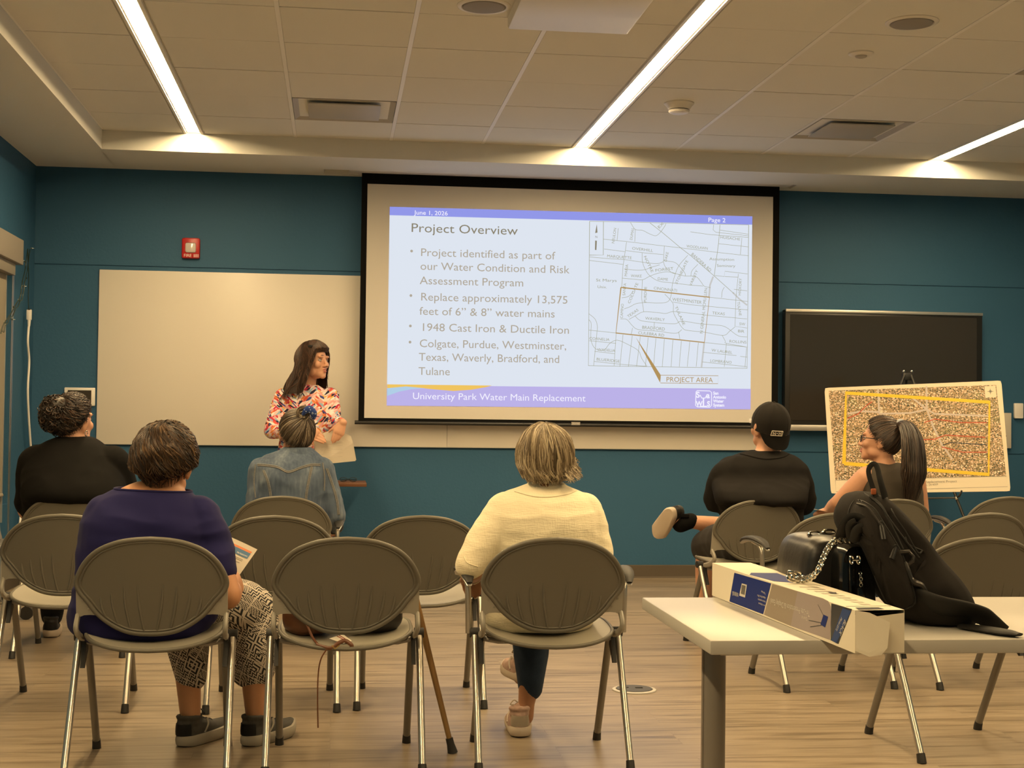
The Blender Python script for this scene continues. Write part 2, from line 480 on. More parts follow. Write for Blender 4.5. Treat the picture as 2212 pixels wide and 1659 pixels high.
# hanging projector
p0, p1, p2 = at(1096, 64, 6.3), at(1356, 77, 6.3), None
zc = p0.z
pj = thing('ceiling_projector', 'white box projector hanging from the ceiling at the top of the photo', 'projector', ((p0.x + p1.x) / 2, 6.3, zc))
w = (p1.x - p0.x) / 2
bb = BM(); box2(bb, (-w, -.62, 0), (w, 0, .15), bevel=.012); obj('body', bb, M_WHITEPL, pj)
bb = BM(); cyl(bb, (0, .0, .075), (0, .03, .075), .04); obj('lens', bb, M_BLACK, pj)
bb = BM(); cyl(bb, (0, -.2, .14), (0, -.2, ZC - zc + .01), .025); box(bb, (0, -.2, ZC - zc - .002), (.16, .16, .012)); obj('mount', bb, M_WHITEPL, pj)


# ================================================================== LEFT WINDOW
M_SHADE = mat('shade_fabric', (0.24, 0.215, 0.17), rough=0.9, bump=.3, bscale=500)
M_NIGHT = mat('dark_window_glass', (0.02, 0.022, 0.025), rough=0.05, spec=0.6)
b = BM()
for y0, y1, z0, z1 in ((WY0, WY0 + .05, WZ0, WZ1), (WY1 - .05, WY1, WZ0, WZ1), (WY0, WY1, WZ0, WZ0 + .05), (WY0, WY1, WZ1 - .05, WZ1), (7.2, 7.25, WZ0, WZ1)):
    box2(b, (XL - .1, y0, z0), (XL - .05, y1, z1))
wf = struct('window_1', b, M_ALU)
b = BM(); box2(b, (XL - .08, WY0 + .05, WZ0 + .05), (XL - .075, WY1 - .05, WZ1 - .05)); g = struct('window_pane', b, M_NIGHT, parent=wf)
def leftpt(px, py):
    d = ray(px, py); k = (XL - 0) / d.x
    return d * k + V((0, 0, CAM_H))
ca = at(0, 0, 1); _d = ray(50, 600); ca = _d * ((XL + .10) / _d.x) + V((0, 0, CAM_H))
t = thing('roller_shade', 'cream roller window shade with cassette box beside the left wall corner', 'window shade', (XL, ca.y, 0))
bb = BM(); box2(bb, (0.002, -4.3, 2.045), (.10, 0, 2.20), bevel=.004); obj('cassette', bb, mat('shade_cassette', (.26, .235, .20), rough=.5), t)  # cassette colour darkened: the shadow it sits in is put into the colour
bb = BM(); box2(bb, (.008, -4.28, 1.97), (.075, -.10, 2.045), bevel=.003); obj('valance', bb, mat('shade_valance', (.22, .20, .165), rough=.5), t)  # valance likewise carries that shadow in its base colour
bb = BM(); box2(bb, (.03, -4.25, .62), (.034, -.16, 2.0)); cyl(bb, (.032, -4.25, .62), (.032, -.16, .62), .012); obj('shade_fabric', bb, M_SHADE, t)
bb = BM(); tube(bb, spline([(.05, -.06, 1.99), (.05, -.06, .5), (.05, -.045, .44), (.05, -.03, .5), (.05, -.03, 1.99)], 6), .003, 6); obj('pull_chain', bb, M_STEEL, t)
bb = BM(); box2(bb, (.01, -.14, .45), (.03, -.12, 1.98)); obj('side_channel', bb, M_ALU, t)
# ================================================================== PROJECTION SCREEN
YS = 9.85
def sp(px, py, lift=0.0): return at(px, py, YS - lift)
M_SCREEN = mat('matte_white_screen', (0.60, 0.58, 0.55), rough=0.95, spec=0.05)
A0, A1 = sp(781.4, 379), sp(1684, 405.7)
B0 = sp(776.5, 910)
sx0, sx1 = 0.160, 3.144
sz1, sz0 = ZS + .02, B0.z
wx0, wx1 = sp(796.6, 397).x - .008, sp(1669.5, 423).x + .002
wz1, wz0 = sp(796.6, 397).z, sp(792, 902.7).z
t_screen = thing('projection_screen', 'large white pull-down projection screen showing the lit slide', 'projection screen', ((sx0 + sx1) / 2, YS, sz0))
o = V((-(sx0 + sx1) / 2, -YS, -sz0))
def L(p): return V(p) + o
bb = BM(); box2(bb, L((wx0, YS, wz0)), L((wx1, YS + .002, wz1))); obj('screen_fabric', bb, M_SCREEN, t_screen, False)
bb = BM()
for a, c in (((sx0, YS - .0006, sz0), (wx0, YS + .0025, sz1)), ((wx1, YS - .0006, sz0), (sx1, YS + .0025, sz1)), ((wx0, YS - .0006, wz1), (wx1, YS + .0025, sz1)), ((wx0, YS - .0006, sz0), (wx1, YS + .0025, wz0))):
    box2(bb, L(a), L(c))
obj('black_border', bb, M_BLACKMATTE, t_screen, False)
bb = BM(); tube(bb, [L((sx0 - .025, YS, sz0 - .008)), L((sx1 + .025, YS, sz0 - .008))], .013, 12); obj('weight_bar', bb, M_BLACK, t_screen)
bb = BM(); bp_ = sp(1243, 914); box(bb, L((bp_.x, YS - .0145, sz0 + .002)), (.062, .003, .022)); text_into(bb, 'DRAPER', L((bp_.x, YS - .0165, sz0 - .004)), (1, 0, 0), (0, 0, 1), .014, 'CENTER', mi=1, fit=.054)
obj('maker_plate', bb, [M_GREYMETAL, mat('plate_lettering', (.6, .58, .55), rough=.5)], t_screen, False)
bb = BM(); box2(bb, L((SL0.x + .17, sy0 + .012, ZS + .003)), L((SL1.x - .02, YS - .012, ZS + .05)), bevel=.006); box2(bb, L((SL0.x + .17, YS + .012, ZS + .004)), L((SL1.x - .02, sy1 - .002, ZS + .05)), bevel=.004); cyl(bb, L((SL0.x + .1, YS + .03, ZS + .10)), L((SL1.x - .1, YS + .03, ZS + .10)), .045); obj('roller_case', bb, M_WHITEPL, t_screen)
# --- the projected slide: light thrown on the screen
K = SLIDE_POWER
def lit(name, rgb, k=1.0): return emis('projected_' + name, lin(*rgb), K * k)
M_PAGE = lit('page', (222, 229, 240)); M_BAND = lit('blue_band', (146, 152, 232)); M_FOOT = lit('violet_band', (188, 178, 232))
M_INK = lit('grey_ink', (178, 168, 152)); M_TITLE = lit('title_ink', (140, 132, 112)); M_WHITEINK = lit('white_ink', (242, 240, 255))
M_MAPLINE = lit('map_line', (165, 165, 140)); M_GOLD = lit('gold_outline', (178, 146, 92)); M_YEL = lit('yellow_wave', (240, 196, 96)); M_SKY = lit('pale_wave', (176, 206, 230)); M_SKYTINT = lit('map_tint', (214, 228, 240)); M_ROAD = lit('grey_road', (200, 200, 198))
def z6(x, y, l=0.003): return L(sp(820 + x / 2.633, 420 + y / 2.633, l))
def z7(x, y, l=0.003): return L(sp(1260 + x / 4.366, 460 + y / 4.366, l))
def pline(bb, pts, w, zf, lift=.003, mi=0, smooth=0):
    P = [zf(x, y, lift) for x, y in pts]
    if smooth: P = spline(P, smooth)
    strip2(bb, P, w, (0, -1, 0), mi)
def fillpoly(bb, pts, zf, lift, mi=0):
    f = bb.faces.new([bb.verts.new(zf(x, y, lift)) for x, y in pts]); f.material_index = mi
X, Z = V((1, 0, 0)), V((0, 0, 1))
def words(bb, s, x0, x1, yb, zf=None, lift=.003, hgt=None, scale=2.633, org=(820, 420), bold=0.0, mi=0):
    zf = zf or z6
    p = zf(x0, yb, lift); q = zf(x1, yb, lift)
    text_into(bb, s, p, X, Z, hgt, fit=(q.x - p.x), bold=bold, mi=mi)
bb = BM(); fillpoly(bb, [(57, 112), (2119, 166), (2110, 1112), (42, 1090)], z6, .0012)
slide = obj('projected_slide', bb, M_PAGE, t_screen, False)
bb = BM(); fillpoly(bb, [(58, 70), (2120, 125), (2119, 172), (57, 118)], z6, .0018); obj('header_band', bb, M_BAND, slide, False)
bb = BM(); fillpoly(bb, [(42, 1084), (2111, 1106), (2110, 1223), (40, 1201)], z6, .0018)
obj('footer_band', bb, M_FOOT, slide, False)
bb = BM()
top = [(43, 1080), (200, 1081), (400, 1084), (640, 1088)]
fillpoly(bb, [(43, 1080), (640, 1087), (600, 1097), (520, 1111), (420, 1118), (300, 1108), (150, 1092), (43, 1102)], z6, .0024, 0)
fillpoly(bb, [(43, 1102), (150, 1092), (260, 1102), (180, 1108), (110, 1122), (42, 1146)], z6, .0024, 1)
obj('footer_wave', bb, [M_YEL, M_SKY], slide, False)
bb = BM()
words(bb, 'June 1, 2026', 198, 390, 114, hgt=.042, bold=.0003); words(bb, 'Page 2', 1868, 1965, 156, hgt=.044, bold=.0003)
words(bb, 'University Park Water Main Replacement', 186, 1168, 1164, hgt=.066, bold=0.0)
obj('white_lettering', bb, M_WHITEINK, slide, False)
bb = BM(); words(bb, 'Project Overview', 176, 780, 213, hgt=.088); obj('title_lettering', bb, M_TITLE, slide, False)
bb = BM()
for s, x0, x1, y in (('Project identified as part of', 231, 995, 350), ('our Water Condition and Risk', 230, 1078, 428), ('Assessment Program', 228, 817, 510), ('Replace approximately 13,575', 231, 1063, 603), ('feet of 6\u201d & 8\u201d water mains', 226, 995, 684), ('1948 Cast Iron & Ductile Iron', 232, 1063, 776), ('Colgate, Purdue, Westminster,', 225, 1058, 868), ('Texas, Waverly, Bradford, and', 222, 1020, 945), ('Tulane', 220, 398, 1026)):
    words(bb, s, x0, x1, y, hgt=.078)
for x, y in ((182, 322), (178, 575), (175, 748), (173, 840)):
    c = z6(x, y, .003); fs = [bb.verts.new(c + V((math.cos(a), 0, math.sin(a))) * .0095) for a in [2 * math.pi * k / 14 for k in range(14)]]; bb.faces.new(fs)
obj('bullet_lettering', bb, M_INK, slide, False)
# street map
bb = BM()
pl = lambda pts, w=.0028, s=0: pline(bb, pts, w, z7, .0028, 0, s)
pl([(60, 78), (48, 1440), (1545, 1465), (1560, 112)], .004); pl([(60, 78), (1560, 112)], .003)
pl([(190, 82), (188, 397), (58, 397)], .004)
pl([(190, 247), (410, 270), (765, 312), (925, 330), (1265, 372), (1555, 404)])
pl([(195, 340), (392, 365)]); pl([(60, 415), (250, 432), (390, 440)]); pl([(60, 448), (375, 485)])
pl([(408, 275), (375, 500), (362, 700)]); pl([(400, 355), (560, 375), (755, 393)]); pl([(765, 312), (755, 460)])
pl([(445, 90), (490, 155), (560, 165), (620, 195), (680, 215), (720, 190), (765, 130), (780, 100)], s=4)
pl([(490, 155), (485, 272)]); pl([(330, 145), (318, 262)])
pl([(630, 95), (740, 180), (925, 335), (1010, 400), (1235, 595), (1330, 680), (1420, 760)], .0034)
pl([(1010, 178), (1200, 205), (1555, 230)]); pl([(1290, 112), (1275, 290), (1235, 590)], .0034)
pl([(1230, 110), (1225, 160), (1250, 182), (1555, 215)]); pl([(1290, 162), (1555, 200)]); pl([(1275, 290), (1555, 320)]); pl([(1495, 235), (1482, 392)])
pl([(390, 440), (600, 470), (700, 478), (755, 460)], s=3); pl([(555, 375), (560, 470), (600, 560), (650, 610), (720, 645), (840, 660), (1010, 680), (1130, 690)], s=4)
pl([(385, 528), (500, 540), (580, 535), (650, 510), (720, 490)], s=3)
pl([(365, 615), (480, 625), (560, 630), (620, 600), (700, 570), (800, 555), (900, 580), (960, 595), (1060, 600), (1110, 650), (1140, 690), (1200, 705)], s=4)
pl([(755, 445), (800, 455), (870, 470), (930, 530), (960, 570), (962, 595)], s=4); pl([(755, 460), (775, 510), (830, 560), (870, 575)], s=4)
pl([(985, 400), (900, 500), (860, 600), (840, 680), (825, 790), (790, 840), (700, 850), (600, 845), (500, 855), (440, 885), (385, 905)], s=4)
pl([(1080, 485), (1025, 545), (1015, 595)], s=4)
pl([(558, 630), (550, 800), (570, 930)]); pl([(362, 800), (420, 790), (455, 760), (470, 735)], s=4)
pl([(768, 765), (830, 830), (850, 870), (850, 935), (880, 1000), (940, 1090), (1000, 1110), (1145, 1125), (1320, 1155), (1380, 1115), (1430, 1075)], s=4)
pl([(845, 840), (1000, 865), (1170, 880), (1550, 915)]); pl([(430, 1005), (500, 965), (570, 932), (700, 940), (780, 948), (850, 930), (1000, 945), (1170, 965), (1545, 1000)], s=4)
pl([(485, 968), (530, 1010), (600, 1025), (750, 1040), (870, 1045), (930, 1020), (1100, 1045), (1280, 1060), (1350, 1080), (1430, 1140), (1480, 1165), (1545, 1170)], s=4)
pl([(350, 1000), (410, 1005), (460, 1060), (520, 1100), (700, 1115), (870, 1135), (930, 1100)], s=4)
pl([(670, 1030), (665, 1110)]); pl([(465, 1085), (450, 1150)]); pl([(900, 1120), (910, 1190)])
pl([(1190, 795), (1550, 835)]); pl([(1305, 800), (1310, 740), (1330, 700)], s=3); pl([(1420, 720), (1545, 735)])
pl([(1240, 590), (1330, 600), (1335, 550), (1550, 575)]); pl([(1335, 600), (1460, 605)]); pl([(1462, 575), (1440, 800), (1430, 1070), (1545, 1085)])
pl([(1310, 1155), (1340, 1210), (1350, 1230), (1545, 1265)], s=3); pl([(1145, 1222), (1545, 1265)]); pl([(1350, 1230), (1330, 1450)])
pl([(1130, 1315), (1445, 1345)]); pl([(1480, 1352), (1545, 1360)]); pl([(1120, 1405), (1545, 1450)]); pl([(1540, 1270), (1525, 1455)])
pl([(52, 1105), (310, 1132)]); pl([(55, 1205), (308, 1230)]); pl([(105, 1305), (298, 1328)]); pl([(100, 1400), (330, 1425), (600, 1447)])
pl([(310, 1135), (290, 1440)]); pl([(130, 1110), (98, 1440)]); pl([(52, 950), (110, 1000), (132, 1060), (132, 1110)], s=4); pl([(52, 1005), (75, 1045), (70, 1160), (85, 1240), (130, 1290), (200, 1290), (250, 1230), (320, 1200), (420, 1240), (520, 1300), (550, 1370), (600, 1445)], s=4)
for x0, x1 in ((375, 345), (462, 425), (538, 502), (612, 585), (685, 662), (765, 745), (845, 828), (925, 905), (1005, 980), (1085, 1065)):
    pl([(x0, 1140 + (x0 - 310) * .107), (x1, 1450)])
obj('map_lines', bb, M_MAPLINE, slide, False)
bb = BM(); pline(bb, [(1225, 600), (1195, 680), (1185, 800)], .012, z7, .0024); pline(bb, [(1140, 1225), (1115, 1455)], .012, z7, .0024); pline(bb, [(1410, 750), (1470, 810), (1545, 870)], .011, z7, .0024)
obj('map_roads', bb, M_ROAD, slide, False)
bb = BM()
pline(bb, [(355, 702), (1190, 795), (1142, 1222), (308, 1132), (355, 702)], .0085, z7, .0036)
fillpoly(bb, [(495, 1172), (728, 1525), (724, 1600)], z7, .0034)
pline(bb, [(728, 1530), (1273, 1535), (1270, 1610), (728, 1604), (728, 1530)], .0035, z7, .0034)
words(bb, 'PROJECT AREA', 780, 1218, 1592, zf=z7, hgt=.05)
obj('project_outline', bb, M_GOLD, slide, False)
bb = BM()
def street(s, x0, y0, x1, y1, h=.028):
    p, q = z7(x0, y0, .0032), z7(x1, y1, .0032); d = (q - p)
    text_into(bb, s, p, d, V((-d.z, 0, d.x)), h, fit=d.length)
for a in (('OVERHILL', 458, 345, 655, 368), ('MARQUETTE', 222, 418, 452, 436), ('WOODLAWN', 972, 325, 1172, 348), ('BANDERA RD', 1012, 395, 1190, 555, .034), ('HUISACHE', 1290, 240, 1475, 260), ('Assumption', 1188, 445, 1422, 452), ('Seminary', 1258, 508, 1432, 512), ('St Marys', 118, 645, 312, 650), ('Univ.', 132, 708, 218, 712),
          ('FOREST', 678, 555, 848, 535), ('WAKE', 448, 605, 550, 608), ('DAME', 700, 632, 795, 640), ('CINCINNATI', 662, 720, 880, 745), ('WESTMINSTER', 838, 828, 1115, 858, .032), ('TEXAS', 425, 990, 522, 922), ('TEXAS', 1215, 955, 1333, 965), ('WAVERLY', 583, 1005, 768, 1020), ('BRADFORD', 552, 1092, 765, 1110, .032), ('CULEBRA RD', 515, 1142, 760, 1168, .03),
          ('CORNELIA', 55, 1195, 245, 1208), ('WADELIA', 130, 1300, 300, 1312), ('BLUERIDGE', 122, 1390, 340, 1412), ('W LAUREL', 1208, 1305, 1405, 1330), ('LOMBRANO', 1195, 1405, 1395, 1422), ('ROLLINS', 1375, 1222, 1535, 1232), ('TULANE', 862, 885, 940, 1060), ('PURDUE', 595, 845, 600, 700), ('COLGATE', 440, 858, 520, 668), ('CAMINO', 372, 995, 382, 860), ('SANTA', 395, 780, 405, 665), ('MARIA', 412, 600, 424, 490), ('N GENERAL MCMULLEN', 1125, 1140, 1170, 715, .03),
          ('STONEGATE', 885, 675, 990, 455), ('VARSITY', 1020, 690, 1085, 545), ('NOTRE', 568, 410, 640, 560), ('NEULON', 292, 290, 312, 148), ('DUMAS', 462, 258, 480, 150), ('DAKE', 785, 462, 805, 375), ('HICKORY', 1485, 780, 1495, 620), ('TULANE', 1450, 840, 1470, 970), ('SW', 1470, 1058, 1525, 1062), ('BR', 1455, 1125, 1515, 1130), ('EX', 715, 150, 760, 105)):
    street(*a)
obj('street_names', bb, M_MAPLINE, slide, False)
bb = BM(); fillpoly(bb, [(127, 105), (134, 185), (112, 190)], z7, .0032); fillpoly(bb, [(112, 260), (128, 262), (124, 350), (110, 348)], z7, .0032); text_into(bb, 'N', z7(112, 235, .0032), X, Z, .022)
obj('north_arrow', bb, M_TITLE, slide, False)
bb = BM()
ring = [(1800, 1122), (1808, 1116), (1878, 1118), (1888, 1126), (1888, 1200), (1878, 1210), (1806, 1208), (1797, 1200)]
pline(bb, ring + [ring[0]], .006, z6, .0032)
text_into(bb, 'S', z6(1800, 1155, .0032), X, Z, .058, bold=.002); text_into(bb, 'a', z6(1858, 1158, .0032), X, Z, .058, bold=.002)
text_into(bb, 'W', z6(1800, 1204, .0032), X, Z, .050, bold=.002, fit=.05); text_into(bb, 'S', z6(1862, 1204, .0032), X, Z, .050, bold=.002)
pline(bb, [(1842, 1160), (1842, 1206)], .010, z6, .0032); pline(bb, [(1822, 1206), (1862, 1206)], .010, z6, .0032); pline(bb, [(1822, 1140), (1832, 1158), (1852, 1158), (1862, 1140)], .007, z6, .0032)
for s, y in (('San', 1138), ('Antonio', 1160), ('Water', 1183), ('System', 1206)): text_into(bb, s, z6(1897, y, .0032), X, Z, .030, bold=.0012, squash=.95)
obj('slide_emblem', bb, M_WHITEINK, slide, False)

# ================================================================== BACK WALL ITEMS
def wp(px, py, l=0.0): return at(px, py, YB - l)
M_WB = mat('whiteboard_enamel', (0.66, 0.63, 0.58), rough=0.34, spec=0.35)
wa, wb_ = wp(215.7, 582.7), wp(210.4, 958.2)
x0, x1, z0, z1 = wa.x, wp(1700, 985).x - .12, wb_.z, wa.z
t = thing('whiteboard', 'wide blank whiteboard on the teal wall behind the standing speaker', 'whiteboard', ((x0 + x1) / 2, YB, z0))
xm = (x0 + x1) / 2; seam = wp(965, 950).x
bb = BM(); box2(bb, (x0 - xm, -.018, 0), (seam - xm - .0008, -.001, z1 - z0), bevel=.0015); obj('left_panel', bb, M_WB, t)
bb = BM(); box2(bb, (seam - xm + .0008, -.018, 0), (x1 - xm, -.001, z1 - z0), bevel=.0015); obj('right_panel', bb, M_WB, t)
bb = BM(); box2(bb, (x0 - xm, -.020, -.004), (x1 - xm, -.001, 0)); obj('bottom_trim', bb, M_ALU, t)
# wall display
d0, d1 = wp(1697.5, 668, .09), wp(2123, 680, .09); dz0 = wp(1705, 930, .09).z
t = thing('wall_display', 'large dark flat-panel display on the teal wall behind the map board', 'display', ((d0.x + d1.x) / 2, YB, dz0))
w = (d1.x - d0.x) / 2; h = d0.z - dz0
bb = BM(); box2(bb, (-w, -.085, .03), (w, -.01, h), bevel=.004); obj('housing', bb, M_BLACK, t)
bb = BM(); box2(bb, (-w + .035, -.0885, .075), (w - .045, -.084, h - .035)); obj('screen', bb, mat('display_glass', (.030, .026, .022), rough=.12, spec=.6), t, False)
bb = BM(); box2(bb, (-w, -.095, h - .018), (w, -.02, h + .004), bevel=.003); obj('top_trim', bb, M_ALU, t)
bb = BM(); box2(bb, (-w, -.10, 0), (w, -.02, .042), bevel=.004); obj('bottom_trim', bb, M_ALU, t)
# fire alarm
p = wp(413, 537); t = thing('fire_alarm', 'red fire alarm strobe with clear lens above the whiteboard', 'fire alarm', p)
bb = BM(); box2(bb, (-.062, -.035, -.072), (.062, 0, .072), bevel=.014); obj('housing', bb, mat('alarm_red', (.42, .010, .010), rough=.38), t)
bb = BM(); box2(bb, (-.036, -.046, -.032), (.036, -.03, .036), bevel=.012); obj('strobe_lens', bb, mat('strobe_clear', (.58, .54, .52), rough=.12, spec=.7), t)
bb = BM(); text_into(bb, 'FIRE', (-.046, -.0365, -.062), (1, 0, 0), (0, 0, 1), .03, fit=.05)
for k in range(4): box2(bb, (.022 + k * .009, -.0365, -.063), (.026 + k * .009, -.035, -.042))
obj('white_lettering', bb, M_WHITEPL, t, False)
# touch panel on the wall
p = wp(173, 857); t = thing('touch_panel', 'small wall touch panel with white frame behind the curly-haired person', 'control panel', p)
bb = BM(); box2(bb, (-.102, -.022, -.062), (.102, 0, .062), bevel=.006); obj('frame', bb, M_WHITEPL, t)
bb = BM(); box2(bb, (-.078, -.024, -.044), (.078, -.021, .044)); obj('screen', bb, mat('display_glass', (.02, .02, .02)), t, False)
# outlet low on the wall
p = wp(400, 1088); t = thing('wall_outlet', 'white low wall outlet behind the woman in navy', 'outlet', p)
bb = BM(); box2(bb, (-.036, -.007, -.058), (.036, 0, .058), bevel=.003); obj('cover_plate', bb, M_WHITEPL, t)
for s in (-1, 1):
    bb = BM(); cyl(bb, (0, -.006, s * .02), (0, -.009, s * .02), .016); obj('socket', bb, M_WHITEPL, t)
# white panel and light switch right of the board
p = wp(2163, 930); t = thing('wall_cabinet_panel', 'tall cream wall plate peeking out behind the map board edge', 'wall plate', p)
bb = BM(); box2(bb, (-.06, -.03, -.13), (.064, 0, .13), bevel=.003); obj('cover', bb, mat('ivory_plate', (.56, .52, .45), rough=.5), t)
bb = BM(); cyl(bb, (.02, -.03, -.04), (.02, -.034, -.04), .006); obj('button', bb, M_GREYMETAL, t)
p = wp(2198, 887); t = thing('thermostat', 'small white wall thermostat right of the map board', 'thermostat', p)
bb = BM(); box2(bb, (-.034, -.028, -.055), (.034, 0, .055), bevel=.006); obj('cover', bb, M_WHITEPL, t)
bb = BM(); box2(bb, (-.030, -.030, -.058), (.030, -.004, -.046), bevel=.003); obj('base', bb, M_WHITEPL, t)

# ================================================================== CORD AND STRING LIGHTS BY THE CORNER
def lw(px, py, out=.03):
    d = ray(px, py); k = (XL + out) / d.x
    return d * k + V((0, 0, CAM_H))
cp = lw
t = thing('extension_cord', 'white extension cord hanging down in the left corner', 'cord', cp(62, 700, .04))
o0 = V(t.location)
pts = [cp(x, y, .04) - o0 for x, y in ((62, 705), (60, 740), (63, 780), (60, 840), (62, 900), (66, 960), (70, 1010), (66, 1060), (52, 1090), (44, 1120), (40, 1180), (38, 1245))]
bb = BM(); tube(bb, spline(pts, 5), .0075, 8); obj('cable', bb, M_WHITEPL, t)
bb = BM(); a = cp(63, 680, .04) - o0; box(bb, a + V((0, 0, 0)), (.032, .026, .07), bevel=.006); tube(bb, [a + V((0, 0, -.03)), a + V((0, 0, -.075))], [.012, .008], 10); obj('socket', bb, M_WHITEPL, t)
M_GREENWIRE = mat('green_wire', (.008, .02, .012), rough=.5)
t = thing('string_lights', 'green-wired mini string lights draped from a hook in the left corner', 'string lights', cp(60, 535, .03))
o0 = V(t.location)
def lw(px, py, out=.03):
    d = ray(px, py); k = (XL + out) / d.x
    return d * k + V((0, 0, CAM_H))
w1 = [lw(60, 538), lw(57, 560, .04), lw(54, 585, .05), lw(48, 610, .14), lw(44, 640, .145), lw(36, 655, .15), lw(22, 680, .15), lw(8, 700, .15), lw(2, 720, .15)]
bb = BM(); tube(bb, [p - o0 for p in spline(w1, 6)], .0035, 6)
bb2 = [lw(60, 538) - o0, lw(62, 600) - o0, lw(61, 640) - o0, lw(62, 676) - o0]
tube(bb, bb2, .003, 6)
w2 = [p + V((.012, .01, -.008 * math.sin(i * 1.9))) for i, p in enumerate(spline(w1, 4))]
tube(bb, [p - o0 for p in w2], .003, 6)
obj('wire', bb, M_GREENWIRE, t)
for i, (x, y, o_) in enumerate(((66, 536, .03), (54, 566, .05), (58, 600, .03), (48, 618, .14), (42, 650, .145), (30, 662, .15), (24, 690, .15), (12, 698, .15), (5, 714, .15))):
    p = lw(x, y, o_) - o0; q = p + V((.022 * math.cos(i * 2.1), .01, .014 * math.sin(i * 2.1)))
    bb = BM(); tube(bb, [p, p.lerp(q, .4)], .0045, 6); tube(bb, [p.lerp(q, .4), q], [.0035, .001], 6, mi=1); obj('mini_bulb', bb, [M_GREENWIRE, mat('clear_bulb', (.65, .65, .62), rough=.15)], t)
bb = BM(); a = cp(63, 672, .04) - o0; box(bb, a, (.022, .02, .03), bevel=.004); obj('plug', bb, M_BLACK, t)
# ================================================================== STACKING CHAIRS
M_SHELL = mat('taupe_plastic_shell', (0.118, 0.108, 0.086), rough=0.5, spec=0.35, bump=.12, bscale=900)
M_BRACKET = mat('grey_plastic_bracket', (0.27, 0.25, 0.21), rough=0.48)
M_SEAT = mat('beige_seat_plastic', (0.27, 0.25, 0.20), rough=0.5, bump=.15, bscale=600)
M_LEG = mat('chair_leg_steel', (0.60, 0.56, 0.50), rough=0.30, metal=0.9)
M_LEG2 = mat('chair_leg_grey', (0.20, 0.185, 0.16), rough=0.38, metal=0.5)
M_RUBBER = mat('black_rubber', (0.015, 0.014, 0.013), rough=0.6)
OUT = [(0, .7395), (.058, .735), (.109, .724), (.165, .698), (.2065, .656), (.2295, .605), (.2235, .573), (.196, .541), (.166, .503), (.1256, .471), (.081, .449), (.040, .4405)]
def outline():
    half = spline([(x, z, 0) for x, z in OUT] + [(0, .4385, 0)], 4)
    h = [(p.x, p.y) for p in half]
    return h + [(-x, z) for x, z in reversed(h[1:-1])]
def ysurf(x, z):
    return -.155 - .055 * (z - .44) / .3 + .040 * (x / .23) ** 2
